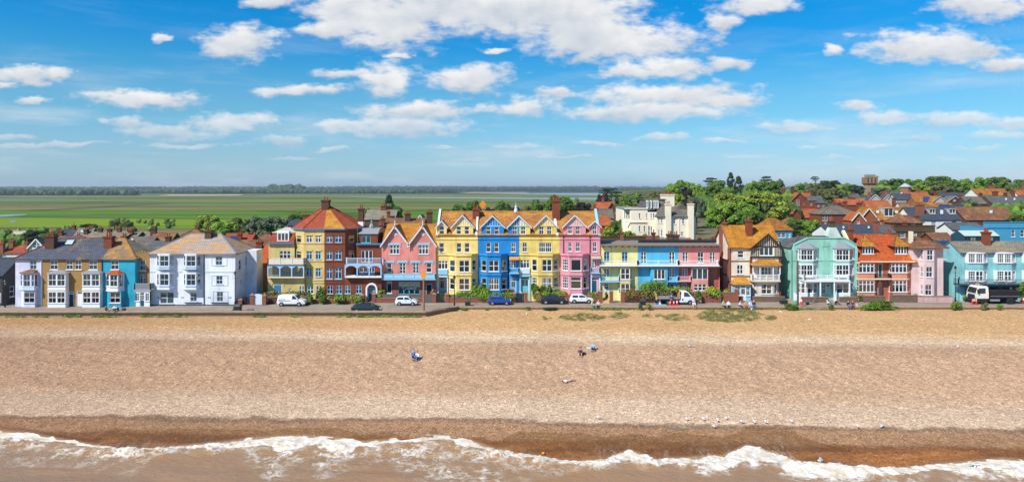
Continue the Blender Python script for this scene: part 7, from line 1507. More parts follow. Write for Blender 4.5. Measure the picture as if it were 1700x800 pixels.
# left, behind the slate-roofed terrace
bg('small cottage with red tiled roof and three chimneys at the far left',4,58,419.5,407,150,'h','w','R',ch=((4,400,6,2,0),(20,396.5,7,2),(45,398.5,5,1,0)))
bg('gabled grey-roofed cottage with white bargeboards behind the lavender house',48,74,410,396,146,'y','w','S',[(55,68,403,412)],barge=FW); bg('dark slate roof running back beside the white-bargeboard gable',74,128,402,392.6,156,'x','d','S',ch=((76,391.5,6,2,1),))
bg('dark-roofed cottage with tall brown chimney near the marsh, far left',97,122,390.5,380.6,185,'x','n','D',ch=((101,380.6,6,3,0),(123,371.6,4.5,1))); bg('pale stone-roofed cottage with skylight beside the dark roof',122,147,394.6,378.8,176,'x','n','L',sky_=((134,139,382.4,386.4),),ch=((143,378.6,6,2,1),(150,376.4,5,2)))
bg('long pale stone roof with a row of chimneys on the marsh side',140,206,394.6,385,170,'x','n','L',ch=((167,376,6,2),(182,377.6,6,2),(198,376,6,2),(130.6,388,8,3,0)))
bg('brown gable with pale roof, first of three behind the teal house',204,226,394,384.4,172,'x','d','L',ch=((217,379.4,8,3,1),(223,377,5,1))); bg('second pale roof with dark gable behind the narrow brick house',226,252,393,385.4,174,'x','d','L'); bg('brown tiled roof with stout stone chimney on the marsh side',248,284,399,386.4,165,'x','n','B',ch=((255,376.4,9,2),))
bg('stone-roofed cottage with skylight close behind the teal house hip',208,248,407,393.4,140,'x','d','K',sky_=((218,222,397,400),),ch=((207,388.6,9,3,0),)); bg('blue-grey slate roof left of the large white house',243,290,411,400,138,'x','d','S',ch=((279.6,389.4,8,2),))
bg('small white house with hipped brown roof beyond the large white house roof',302,334,391,380.6,185,'h','w','B',[(308,313,391.6,396)],ch=((327,374,4.5,1),(322,388,8,2,0)))
bg('red tiled roof with solar panels right of the large white house',370,416,400,387.6,158,'x','o','R',solar=(382,394,392,398.6),ch=((398.4,385,6,2,0),(416.4,384,4.5,1),(388,397.6,6,2,-1))); bg('mottled brown roof close behind the large white house wing',394,446,417,398.6,136,'x','o','B',ch=((431,397.6,9,2,0),)); bg('brown hipped roof between white house and octagon roof',424,452,398,387.6,165,'h','o','B',ch=((447.6,384.6,3.4,1),))
bg('dark blue roof just left of the octagon tower',478,508,373.4,366,150,'x','b','D',ch=((507.4,353,9,1,0),))
# centre
bg('pale slate house with three chimneys behind pink twin gables',606,655,364,348.4,190,'x','n','L',ch=((637,339.4,9,3),(645,349,5,2,0)),depth=8); bg('brown-roofed range with pale gables behind the pink twin gables',630,702,373,362.4,155,'x','b','B',ch=((677,351.6,9,3,2),(635.4,360,6,2,0),(713,349,9,3,2))); bg('pale mossy gable behind the right pink gable',688,707,371,356.6,162,'y','n','L',barge=FW)
bg('red-roofed gabled cottage below the stone pine',990,1020,346,335.6,235,'x','c','O',ch=((1001,327,4,1),)); bg('front gable cottage with orange roof beside the copper beech',1008,1024,348,336.4,232,'y','d','O',barge=BRK_D); bg('orange hipped roof close behind the rose house gable',992,1019,374,357,165,'h','o','O'); bg('mossy grey roof slope behind the rose house parapet',990,1018,362,347,180,'x','g','K')
bg('stone garden house with long low wall above the low terrace',996,1072,401,393.4,140,'p','n','B',depth=6); bg('low orange-roofed outbuilding behind the salmon house',1112,1192,404.6,398,138,'x','b','O',ch=((1161,391.6,4,1,0),(1186,391.4,6,1,0)),depth=5); bg('grey low roof below the cream villa',1100,1150,402,395.4,142,'x','n','K',depth=5)
# right: the hill town
bg('house with golden hipped roof and pale blue upper storey behind the timbered house',1262,1315,381.6,362,150,'h','u','G',[(1290,1304,387,394),(1309,1312,386,394)],hip=3.0)
bg('brick gable house with orange roof among hilltop trees',1313,1342,334,319.8,330,'y','b','O',[(1322,1327,332,341),(1334,1338,335,340)],ch=((1348,314.6,4,1),),barge=BRK_D); bg('orange roof left of the hilltop brick gable',1306,1330,330,320.6,338,'x','b','G',ch=((1316,309,6,2),(1301,312,5,2))); bg('orange roof right of the hilltop brick gable',1328,1350,329.8,320.4,336,'x','b','O')
bg('square brick house with slate roof right of the hilltop gable',1343,1365,333,325.6,320,'x','b','S',[(1345,1348,336,341)]); bg('small slate-roofed brick cottage beside square brick house',1356,1373,337,331,318,'h','b','S',[(1357,1360,338.6,343),(1365,1368,338.6,343)])
bg('bright orange roofed brick house in the hollow behind trees',1336,1361,361,346.8,240,'x','b','O',[(1336.6,1341,357,360.6)]); bg('brick gable with brown roof in the hollow',1313,1330,357,346.6,236,'y','b','B',barge=BRK_D); bg('orange cottage with white windows under the olive tree',1297,1316,354.4,347.4,232,'x','b','O',[(1302,1309,356,361)]); bg('orange roof half hidden by the olive tree',1296,1312,343,335,260,'x','w','O')
bg('brown hipped bungalow roof above the dense green bush',1302,1338,371.6,361,182,'h','b','B'); bg('large red brick house with grey hipped slate roof in mid town',1363,1426,355.4,341,205,'h','b','K',ws_((1367,1372,1379),357,366,3.4) + ws_((1370,1377),368,376,3.4),ch=((1394,334.6,5,2),(1402.6,332,6,2),(1426,334.6,7,2)),hip=5)
bg('long grey slate roof on the hill below the tower',1378,1432,331,321.6,385,'x','b','S',ch=((1380,320,5,2,0),(1397,312,4,1),(1403,312.6,4,1),(1417,318,4,1))); bg('vivid orange roof with paired chimneys in mid town',1393,1442,340,330,300,'x','b','O',ch=((1411,325.6,6,2),(1417,327,4,1),(1427,334.6,6,2,0))); bg('brick gable house with orange and golden roof and white verge',1426,1458,365,345.6,188,'y','o','G',[],barge=FW); bg('small orange porch gable with white verge in mid town',1414,1436,365,352,184,'y','o','O',[(1423,1427,366,371)],barge=FW)
bg('long orange roof beside the dark slate ridge',1440,1480,344,333,262,'x','o','O',ch=((1484,326.6,5,1),)); bg('golden-brown roofed house with large white dormer and skylights',1440,1513,364.8,344,190,'x','o','G',[(1458,1463,366.6,375),(1474,1479.6,366.8,375)],dorm=((1468,1483,346,359.6),),sky_=((1454,1459.6,349.6,355),(1485,1491,350,355),(1500,1506,349.6,355)))
bg('brown hipped cottage roof with dark dormer gable in mid town',1486,1532,369.6,357.4,174,'h','b','B',[(1513,1519,371,376)],ch=((1522,355.4,5,2),(1501,366,8,2,0))); bg('dark slate roof ridge behind the mint and coral houses',1380,1464,388,372.6,140,'x','w','D',sky_=((1398,1402,377,381),(1440,1444,377,381)),ch=((1455,363,8,2,1),),depth=9); bg('grey slate roof peeping beside brown stone parapet building',1460,1486,386,374.6,148,'x','g','S',ch=((1476,383,10,4,-2),))
bg('brown stone building with carved parapet and blue arched windows',1485,1552,384,375,150,'p','n','D',[(1513,1522,387,394),(1531.6,1540,386,397),(1494,1503,387,394)])
bg('white-walled house with slate roof, two dormers and skylight',1516,1596,364.8,344.4,186,'x','w','D',[(1546,1554,367,374),(1580,1588,366.6,374)],dorm=((1543,1553,347.6,355.6),(1576,1586.6,347.6,355.6)),sky_=((1560,1566,349,356.6),),ch=((1527,337,13,4,2),)); bg('golden roof with solar panels behind the white slate-roofed house',1538,1588,345,337,235,'x','o','G',solar=(1558,1575,339.6,344)); bg('slate roof with solar panels beside the brown barn',1584,1604,356,340.6,222,'x','g','D',solar=(1587,1600,341.6,350))
bg('long brown-tiled barn-like house with brick gable and skylight',1604,1688,365,344,200,'x','d','B',[(1605,1608,357 + 9,372)],sky_=((1642,1648,349.6,355),)); bg('low slate roof with white wall below the barn',1582,1634,380.6,369.6,165,'x','w','S',ch=((1619,371,12,0,-3),),depth=6); bg('large bright blue house with white cornice at right edge',1634,1722,377.6,369.4,150,'p','u','S',ws_((1682,1697),382,393,6)); bg('small brown roof between stone parapet building and aqua house',1553,1586,399,386.4,140,'x','b','B',depth=6); bg('blue solar roof between shell pink and aqua houses',1556,1592,408.6,400,128,'x','a','D',solar=(1560,1588,401,408),depth=5)
bg('grey rendered gable with golden roof side and solar panels',1545,1575,337,325.4,300,'y','g','G',barge=FG); bg('golden roof slope with wide solar array in upper town',1520,1557,336.4,325.6,303,'x','o','G',solar=(1532,1553,327,335.6),ch=((1554,318,6,1),)); bg('dark brick gable with pale verge in upper town',1569,1602,337,325.4,298,'y','d','K',[(1583,1586,331,334)],barge=FG); bg('brown tiled roof beside the dark brick gable',1596,1614,337,328,305,'x','b','B',ch=((1593.6,322.4,4,1),))
bg('weathered grey slate roofs with big chimneys at upper right',1606,1652,338,326.4,290,'x','d','K',ch=((1628,319,5,2),(1652,316.4,9,3))); bg('grey slate roof with skylights at upper right edge',1650,1716,339,326,286,'x','d','S',sky_=((1668,1672,329,333),(1682,1686,329,333)),ch=((1681.6,315,6,1),(1669,318.4,5,2))); bg('gold-roofed house with white gable on the skyline right',1624,1678,324.6,313.4,360,'x','w','G',ch=((1647,306.6,9,3),)); bg('orange-roofed house with tall chimney at the right edge',1690,1716,324,315,352,'x','w','O',ch=((1700,303.6,5,2),))
bg('thatch-coloured roof with white left gable in upper town',1497,1530,346,336,252,'x','w','B'); bg('orange-red roof with solar panel in upper town',1508,1547,330,319.4,345,'x','w','O',ch=((1524,313,5,1),),solar=(1512,1520,326,330)); bg('black-roofed house with white trim in upper town',1487,1517,331.6,321.6,338,'x','g','D'); bg('white-trimmed black gable, left one below the tower',1443,1463,331.6,322.6,362,'y','g','D',barge=FW,ch=((1443,318,4,1),)); bg('white-trimmed black gable, right one below the tower',1466,1482,331,323,360,'y','g','D',barge=FW,ch=((1467,318,5,2),(1475,316.6,4,1))); bg('low dark slate roof along the foot of the skyline trees',1562,1617,326,319.8,382,'x','b','D',ch=((1594,318,5,1),(1566,317,5,1))); bg('slate roof beside the octagonal lookout',1470,1496,324,318.4,400,'x','b','S')
bg('low ruined pinkish cottage on the far left marsh',22,43,388.4,383.6,235,'p','c','K',name='marsh_cottage',depth=5)

# castellated water tower and octagonal lookout
D = 480; zg = float(land_z(np.array(PX(1444,D)),np.array(480.))) - 1; t = root('castellated_tower',(PX(1444,D),D,zg),'tall castellated stone and brick water tower on the skyline','tower'); x = PX(1444,D)
TST = brick(C(190,172,132,.7),C(170,150,116,.66),C(150,136,110,.6),.5,.3); TBR = brick(C(186,128,86,.75),C(164,108,74,.7),C(160,130,100,.6))
mb = MB(); hw = 3.0; za,zb_,zc = PZ(307,D),PZ(304.6,D),PZ(294.6,D); mb.box(x - hw,x + hw,D - hw,D + hw,zg,za); mb.build('shaft',TST,t); mb = MB(); mb.taper(x,D,za,zb_,hw,hw,hw + .9,hw + .9); mb.build('corbel',TST,t)
mb = MB(); mb.box(x - hw - .8,x + hw + .8,D - hw - .8,D + hw + .8,zb_,zc); mb.build('tank_storey',TBR,t)
for i in range(6): mb = MB(); xx = x - hw - .8 + (2 * hw + 1.6) * (i + .5) / 6; mb.box(xx - .28,xx + .28,D - hw - .95,D - hw - .803,zb_ + .6,zc - .6); mb.build('arched_panel',TST if i % 2 else plain((.03,.02,.02,1),.8),t)
for i in range(8): mb = MB(); xx = x - hw - .9 + (2 * hw + 1.8) * i / 7; mb.box(xx - .35,xx + .35,D - hw - .9,D - hw - .3,zc + .003,zc + 1.0); mb.build('merlon',TST,t)
mb = MB(); mb.box(x - 3,x + 3,D - 2,D + 2,zc,zc + 2.0); mb.build('rooftop_plant',GREYLEAD,t); mb = MB(); mb.box(x - .8,x + 2.4,D - hw - .04,D - hw - .003,zg + 3,za - 2.2); mb.build('louvre',plain((.05,.05,.05,1),.8),t)
D = 385; x = PX(1503,D); zg = float(land_z(np.array(x),np.array(385.))) - 1; t = root('octagonal_lookout',(x,D,zg),'octagonal brick lookout with grey conical roof and white band','lookout tower'); z1 = PZ(310.4,D); zw = PZ(315.6,D)
mb = MB(); mb.lathe(x,D,[(2.7,zg),(2.7,zw - 1.2)],8); mb.build('base',FW,t); mb = MB(); mb.lathe(x,D,[(2.9,zw - 1.2),(2.9,z1)],8); mb.build('wall',TBR,t); mb = MB(); mb.lathe(x,D,[(3.5,z1),(.1,PZ(304,D))],8); mb.build('roof',plain(C(190,200,210,.7),.6),t)

# cream villa on the terrace
D = 158.0; v = House('cream_villa','large cream stucco villa with mansard attic and tall chimneys above the low terrace',1033,1155,D,group=None,cat='villa',zb=0.4)
VC = paint(C(250,236,208,.9),.65,.2); sv = dict(lights=1,cols=1,rows=2); D1,D2,D3 = 160.0,158.0,156.0
v.D = D1; v.face(1047,1075,346,None,[(1060.6,1063.4,354,362.6,sv),(1073.4 - .6,1074.8,354,362,sv),(1060.4,1063.4,375,384.4,sv),(1068.6,1071.4,375,384.4,sv)],far=True)
xa = PX(1033,D1 + 3); P = Panel((xa,D1 + 2.2),(PX(1047,D1),D1)); wallpanel(v.wall,P,0.2,PZ(346,D1),[(P.L * (.15 + .27 * i),P.L * (.33 + .27 * i),PZ(362,D1),PZ(352,D1)) for i in range(3)])
for i in range(3): window(v,P,P.L * (.15 + .27 * i),P.L * (.33 + .27 * i),PZ(362,D1),PZ(352,D1),far=True,fm=FG)
v.wall.quad((xa,D1 + 13,0.2),(xa,D1 + 2.2,0.2),(xa,D1 + 2.2,PZ(346,D1)),(xa,D1 + 13,PZ(346,D1)))
for vv in (346,368.6): v.trim.box(xa,PX(1075,D1),D1 - .2,D1 - .003,PZ(vv + 1,D1),PZ(vv - .6,D1))
v.D = D2; v.face(1075,1090,352,None,[(1076,1079,375,391,sv),(1080,1082.6,376,391,sv),(1080,1082.4,354,362.6,sv),(1084,1086.6,354,362.6,sv)],far=True)
v.D = D3; v.face(1090,1104,360,None,[(1093,1095,362,370,sv),(1097.6,1100,362,370,sv),(1093,1095,381,392,sv),(1097.6,1100,381,392,sv)],far=True); v.face(1112,1155,359.6,None,[(1118,1121.6,363,371.6,sv),(1132.4,1136,363,371.6,sv),(1130,1134.6,385,391.6,sv)],far=True); v.face(1104,1112,359.6)
v.wall.quad((PX(1155,D3),D3,0.2),(PX(1155,D3),D3 + 14,0.2),(PX(1155,D3),D3 + 14,PZ(359.6,D3)),(PX(1155,D3),D3,PZ(359.6,D3))); v.wall.quad((PX(1155,D3),D3 + 14,0.2),(xa,D3 + 14,0.2),(xa,D3 + 14,PZ(352,D3)),(PX(1155,D3),D3 + 14,PZ(352,D3)))
v.wall.quad((PX(1090,D3),D2,0.2),(PX(1090,D3),D3,0.2),(PX(1090,D3),D3,PZ(360,D3)),(PX(1090,D3),D2,PZ(360,D3)))
for u in (1127,1143): v.trim.box(PX(u - 1,D3),PX(u + 1,D3),D3 - .12,D3 - .003,0.2,PZ(362,D3))
mb = MB(); mb.box(xa - .1,PX(1077,D1),D1 + .01,D1 + 12,PZ(346,D1) - .2,PZ(346,D1) + .1); rf = mb.build('roof',GREYLEAD,v.o)
# mansard attic
a0,a1 = PX(1068,D1),PX(1107,D1); b0,b1 = PX(1072,D1 + 1.5),PX(1104,D1 + 1.5); zm0,zm1 = PZ(348,D1),PZ(332,D1 + 1.5); mb = MB(); mb.hexa([(a0,D1 + .2,zm0),(a1,D1 + .2,zm0),(a1,D1 + 9,zm0),(a0,D1 + 9,zm0),(b0,D1 + 1.5,zm1),(b1,D1 + 1.5,zm1),(b1,D1 + 8,zm1),(b0,D1 + 8,zm1)]); mb.box(b0 - .3,b1 + .3,D1 + 1.2,D1 + 8.3,zm1 + .003,zm1 + .2); ms = mb.build('mansard_roof',SLATE_G,v.o)
for u in (1073,1079,1085,1090): P = Panel((PX(u,D1),D1 + .1),(PX(u + 3.6,D1),D1 + .1)); mb = MB(); wallpanel(mb,P,zm0 + .2,zm1 - .2,[(.1,P.L - .1,zm0 + .5,zm1 - .4)]); mb.box(P.p0.x,P.p0.x + P.L,D1 + .12,D1 + 1.5,zm1 - .2,zm1 - .08); mb.build('dormer',FW,ms); window(v,P,.1,P.L - .1,zm0 + .5,zm1 - .4,far=True)
mb = MB(); zr0 = PZ(359.6,D3); e = .4; mb.quad((PX(1089,D3),D3 - e,zr0),(PX(1156,D3),D3 - e,zr0),(PX(1150,D3 + 4),D3 + 4,PZ(343,D3 + 4)),(PX(1098,D3 + 4),D3 + 4,PZ(343,D3 + 4))); mb.quad((PX(1156,D3),D3 + 13,zr0),(PX(1089,D3),D3 + 13,zr0),(PX(1098,D3 + 4),D3 + 4,PZ(343,D3 + 4)),(PX(1150,D3 + 4),D3 + 4,PZ(343,D3 + 4))); mb.poly([(PX(1156,D3),D3 - e,zr0),(PX(1156,D3),D3 + 13,zr0),(PX(1150,D3 + 4),D3 + 4,PZ(343,D3 + 4))]); mb.poly([(PX(1089,D3),D3 + 13,zr0),(PX(1089,D3),D3 - e,zr0),(PX(1098,D3 + 4),D3 + 4,PZ(343,D3 + 4))]); mb.build('roof',MT['K'],v.o)
mb = MB(); xg,zg0,zg1 = PX(1132,D3 + 3),PZ(346,D3 + 3),PZ(338.6,D3 + 3); mb.poly([(PX(1122,D3 + 3),D3 + 3,zg0),(PX(1142,D3 + 3),D3 + 3,zg0),(xg,D3 + 3,zg1)]); mb.prism([(PX(1122,D3 + 3),D3 + 3.01,zg0),(PX(1142,D3 + 3),D3 + 3.01,zg0),(xg,D3 + 3.01,zg1)],(0,4,0)); mb.build('attic_gable',MT['K'],v.o)
for u,vt,w,y,n in ((1109,335.4,1.25,D3 - .2,2),(1146.6,335,1.25,D3 - .2,2),(1102,319.6,1.5,D1 + 7,4),(1113.4,320,1.6,D1 + 4,4),(1039,343,.6,D1 + 4,1),(1052,342,.9,D1 + 5,2),(1064.6,339.6,.8,D1 + 5,2)): chimney(v,PX(u,y),y,4.9 if y < D3 else PZ(350,y),PZ(vt + 3,y),w,.9,VC if vt < 336 else BRK_P,n)
v.done(VC,VC)
st = root('terrace_wall',(PX(1070,150),150,4),'red brick terrace wall in front of the cream villa','wall'); mb = MB(); mb.box(PX(1046,152),PX(1095,152),152,152.3,0.2,PZ(391,152)); mb.build('masonry',BRK_P,st)

# ------------------------------------------------------------------ far woods across the marsh
def wood(name,label,rows,n,seed,mat,s0=1.0):
    """mass of far trees: (u0, u1, D0, D1, height) belts, each crown a rough little dome of faces"""
    rs = random.Random(seed); V = []; Fc = []; ico = bmesh.new(); bmesh.ops.create_icosphere(ico,subdivisions=1,radius=1); iv = [v.co.copy() for v in ico.verts]; fi = [tuple(w.index for w in f.verts) for f in ico.faces]; ico.free()
    tot = sum((r[1] - r[0]) for r in rows)
    for (u0,u1,d0,d1,hh) in rows:
        for i in range(int(n * (u1 - u0) / tot)):
            t = rs.random(); D = d0 + (d1 - d0) * t; u = rs.uniform(u0,u1); x = PX(u,D); edge = min(1,(u - u0) / 12 + .25,(u1 - u) / 12 + .25); h = hh * rs.uniform(.62,1.1) * edge; r = h * rs.uniform(.4,.75) * s0; zg = float(land_z(np.array(x),np.array(D))); b = len(V); c = rs.uniform(0,6.28)
            for q in iv: k = 1 + rs.uniform(-.22,.22); V.append((x + (q.x * math.cos(c) - q.y * math.sin(c)) * r * k,D + (q.x * math.sin(c) + q.y * math.cos(c)) * r * k,zg + h * .45 + q.z * h * .55 * k))
            Fc += [tuple(b + j for j in f) for f in fi]
    me = bpy.data.meshes.new(name); me.from_pydata(V,[],Fc); me.materials.append(mat); o = bpy.data.objects.new(name,me); COL.objects.link(o); return tag(o,label,'wood',None,'stuff')
WM = leafmat((0.018,0.045,0.016,1),(0.04,0.08,0.026,1),(0.08,0.13,0.04,1),.02); WM2 = leafmat((0.01,0.03,0.016,1),(0.022,0.05,0.024,1),(0.04,0.075,0.03,1),.02)
wood('far_woods','dense green woods on the far bank beyond the marsh, left',[(-160,232,1950,2300,17),(-160,130,3000,3300,20),(60,420,2900,3200,17),(330,700,2700,3000,16),(-200,560,3900,4300,26)],3800,3,WM,1.2)
wood('far_woods','round wooded rise standing above the far woods',[(438,510,3000,3300,36),(420,530,2900,3000,20)],420,4,WM)
wood('far_woods','long dark woods along the horizon behind estuary and town',[(500,1500,4300,5000,20),(640,760,3000,3300,15),(560,1000,5600,6400,26),(190,270,3700,3900,26)],3400,5,WM2,1.2)
wood('distant_forest','blue distant forest closing the horizon',[(-500,1900,7600,9000,30)],2200,6,WM2,1.6)
wood('hill_scrub','scrub and garden trees filling the slope between the town houses',[(1110,1180,300,400,9),(1180,1320,240,420,10),(1320,1420,380,480,10),(1460,1720,425,470,10),(1640,1720,215,280,6)],360,9,LEAF['green'])
wood('marsh_scrub','low green scrub along the marsh edge behind the left houses',[(-60,60,190,300,4.5),(60,130,240,330,3.5),(180,300,300,420,2.6),(330,520,205,270,5.5),(560,760,250,330,4.5)],170,12,LEAF['green'])
fl = MB()
for u0,u1,v0,v1 in ((262,404,323.4,325.2),(180,232,315.6,316.8),(762,880,319.4,320.6)): fl.quad(*[(PX(u,Dg(v,.4)),Dg(v,.4),.4 if v > 318 else 9) for u,v in ((u0,v1),(u1 - 6,v1 - .4),(u1,v0),(u0 + 20,v0))])
fl.build('stubble_field',plain(C(226,196,150,.75),.95),kind='structure')

# ------------------------------------------------------------------ vehicles (built facing +x at the origin, then set down)
TYRE = plain((.015,.015,.016,1),.85); RIM = plain(C(190,192,196,.8),.35,.6); CGLASS = plain((.02,.03,.035,1),.06,0,.9); BLK = plain((.02,.02,.022,1),.6); LAMPW = plain(C(225,230,235,.9),.1); LAMPR = plain((.5,.02,.02,1),.2); PLATE = plain(C(240,235,200,.8),.5); AMBER = plain((.9,.3,.02,1),.2)
def carpaint(c): return plain(c,.22,0.0,.6,1.0)
def wheel(par,x,y,r,w=.2):
    s = 1 if y > 0 else -1; a = MB(); n = 16; prof = [(r * .6,-w / 2),(r * .95,-w / 2),(r,-w * .3),(r,w * .3),(r * .95,w / 2),(r * .6,w / 2)]
    a.lathe(x,y,prof,n,axis='y',cz=r); wh = a.build('wheel',TYRE,par); b = MB(); b.lathe(x,y + s * w * .28,[(.0,-.02),(r * .62,-.02),(r * .62,.04),(r * .45,.06),(r * .12,.05),(.0,.07)] if s > 0 else [(.0,.02),(r * .62,.02),(r * .62,-.04),(r * .45,-.06),(r * .12,-.05),(.0,-.07)],12,axis='y',cz=r); b.build('rim',RIM,wh)
def itp(P,x): return float(np.interp(x,[p[0] for p in P],[p[1] for p in P]))
def body_loft(top,L,Wd,belt,zb=.2,n=30,tum=.2):
    mb = MB(); H_ = max(p[1] for p in top); rings = []
    for i in range(n + 1):
        x = L * i / n; t = itp(top,x / L); b = min(belt,t - .05); nose = 1 - .10 * max(0,abs(2 * x / L - 1) - .7) / .3; w = Wd / 2 * nose; wt = w * (1 - tum * max(0,t - b) / max(.1,H_ - belt)); e = .06 if 0 < i < n else .14
        pts = [(w * .92,zb + e),(w,zb + .16 + e),(w,b - .08),(w * .985,b),(wt,t - .05),(wt * .86,t)]; rings.append([(x - L / 2,y,z) for y,z in pts] + [(x - L / 2,-y,z) for y,z in pts[::-1]])
    k = len(rings[0])
    for A_,B_ in zip(rings[:-1],rings[1:]):
        for j in range(k): mb.quad(A_[j],A_[(j + 1) % k],B_[(j + 1) % k],B_[j])
    mb.poly(rings[0][::-1]); mb.poly(rings[-1]); return mb
def car(name,label,cat,u,v,top,L,Wd,belt,col,panes,axles=(.2,.8),r=.31,z=0.0,screen=(.6,.74),rear=(.03,.1),trim=True,group='parked cars',heading=0.0,handle=True):
    H_ = max(p[1] for p in top); c = root(name,(0,0,0),label,cat,group); m = body_loft(top,L,Wd,belt); m.build('body',col,c,smooth=False)
    ys = lambda x,zf: (Wd / 2) * (1 - .2 * max(0,(zf - belt)) / (H_ - belt)) * .985 + .012
    for s in (-1,1):
        for a,b in panes:
            g = MB(); k = 5
            for i in range(k):
                q = []
                for t in (i / k,(i + 1) / k): x = (a + (b - a) * t); zt = max(belt + .06,min(itp(top,x) - .1,H_ - .13)); q.append((x * L - L / 2,zt))
                (xa,za),(xb,zb) = q; g.quad((xa,s * ys(xa,belt + .04),belt + .04),(xb,s * ys(xb,belt + .04),belt + .04),(xb,s * ys(xb,zb),zb),(xa,s * ys(xa,za),za))
            g.build('side_window',CGLASS,c)
        for ax in axles:
            a = MB(); a.lathe(ax * L - L / 2,s * (Wd / 2 - .03),[(0,-.045),(r * 1.17,-.045),(r * 1.17,.045),(0,.045)],16,axis='y',cz=r * 1.02); a.build('wheel_arch',BLK,c); wheel(c,ax * L - L / 2,s * (Wd / 2 - .04),r)
        x1 = L / 2 - .14; f = MB(); f.box(x1 - .1,x1 + .05,s * Wd * .33 - .17,s * Wd * .33 + .17,.62,.78); f.build('headlight',LAMPW,c); f = MB(); f.box(-L / 2 - .02,-L / 2 + .12,s * Wd * .38 - .1,s * Wd * .38 + .1,.72,.98); f.build('tail_light',LAMPR,c)
        mx = MB(); xm = screen[1] * L - L / 2 - .18; mx.box(xm - .08,xm + .08,s * (Wd / 2 + .02) - .1,s * (Wd / 2 + .02) + .1,belt + .02,belt + .2); mx.build('mirror',col if trim else BLK,c)
    for (a,b) in (screen,rear):
        g = MB(); k = 4
        for i in range(k):
            xa,xb = a + (b - a) * (.06 + .9 * i / k),a + (b - a) * (.06 + .9 * (i + 1) / k); za,zb = itp(top,xa) + .012,itp(top,xb) + .012; w = Wd * .5 * .84; hf = lambda z: w * (1 - .2 * max(0,z - belt) / (H_ - belt)) * .96; g.quad((xa * L - L / 2,-hf(za),za),(xb * L - L / 2,-hf(zb),zb),(xb * L - L / 2,hf(zb),zb),(xa * L - L / 2,hf(za),za))
        g.build('windscreen' if a > .3 else 'rear_window',CGLASS,c)
    b = MB(); b.box(L / 2 - .16,L / 2 + .02,-Wd * .42,Wd * .42,.26,.46); b.build('bumper',BLK,c); b = MB(); b.box(-L / 2 - .03,-L / 2 + .1,-Wd * .42,Wd * .42,.28,.48); b.build('bumper',BLK if trim else col,c)
    b = MB(); b.box(-L / 2 - .045,-L / 2 - .02,-.26,.26,.52,.63); b.build('number_plate',PLATE,c)
    if handle:
        for s in (-1,1): b = MB(); b.box(-.15,.05,s * (Wd / 2) - .02,s * (Wd / 2) + .025,belt - .16,belt - .11); b.build('door_handle',BLK,c); b = MB(); b.box(-L * .24,L * .22,s * (Wd / 2) - .01,s * (Wd / 2) + .018,.3,.38); b.build('sill_strip',BLK,c)
    D = Dg(v,z); c.location = (PX(u,D),D + Wd / 2,z); c.rotation_euler = (0,0,heading); return c
VANT = [(0,.7),(.01,1.3),(.03,1.72),(.1,1.82),(.56,1.83),(.63,1.74),(.76,1.18),(.82,1.1),(.95,.95),(1,.62)]; HAT = [(0,.7),(.02,.95),(.06,1.3),(.13,1.47),(.5,1.5),(.6,1.4),(.75,1.02),(.94,.84),(1,.5)]; SUV = [(0,.7),(.03,1.02),(.14,1.36),(.3,1.54),(.5,1.57),(.6,1.5),(.77,1.08),(.95,.88),(1,.5)]; EST = [(0,.7),(.02,.98),(.14,1.3),(.3,1.44),(.5,1.45),(.62,1.34),(.76,1.02),(.96,.8),(1,.5)]; MINI = [(0,.65),(.02,.9),(.06,1.25),(.13,1.4),(.5,1.41),(.62,1.35),(.7,1.0),(.94,.86),(1,.5)]
c = car('parked_van','white panel van parked beside the dark hedge below the sand house','van',482.6,508.6,VANT,4.55,1.82,1.1,carpaint(C(240,241,244,.9)),[(.54,.7)],(.17,.79),.33,screen=(.6,.77),rear=(.004,.03));
b = MB(); b.box(-2.0,-.2,-.95,-.905,.92,.96); b.box(-2.0,-.9,-.95,-.905,1.14,1.17); o = b.build('rubbing_strip',BLK,None); o.parent = c
car('parked_car','dark blue-black estate car half hidden behind the sea wall','car',607,519.6,EST,4.5,1.8,.95,carpaint((.012,.018,.028,1)),[(.16,.36),(.38,.54),(.56,.7)])
car('parked_car','small white city car parked by the pink house wall','car',674,507.6,HAT,3.6,1.66,.96,carpaint(C(240,241,244,.9)),[(.1,.38),(.42,.66)],r=.3); car('parked_car','bright blue small hatchback with black roof below the blue terrace','car',829.4,506.6,MINI,3.85,1.7,.93,carpaint(C(20,70,170,.8)),[(.1,.36),(.4,.64)],r=.31,screen=(.6,.71)); car('parked_car','dark navy crossover parked below the mustard terrace house','car',919.4,505.4,SUV,4.35,1.84,1.0,carpaint((.008,.016,.024,1)),[(.14,.34),(.37,.53),(.56,.72)],r=.35); car('parked_car','white five-door hatchback parked below rose pink terrace house','car',965.6,504,HAT,4.0,1.74,.97,carpaint(C(240,241,244,.9)),[(.12,.36),(.4,.66)],r=.32)
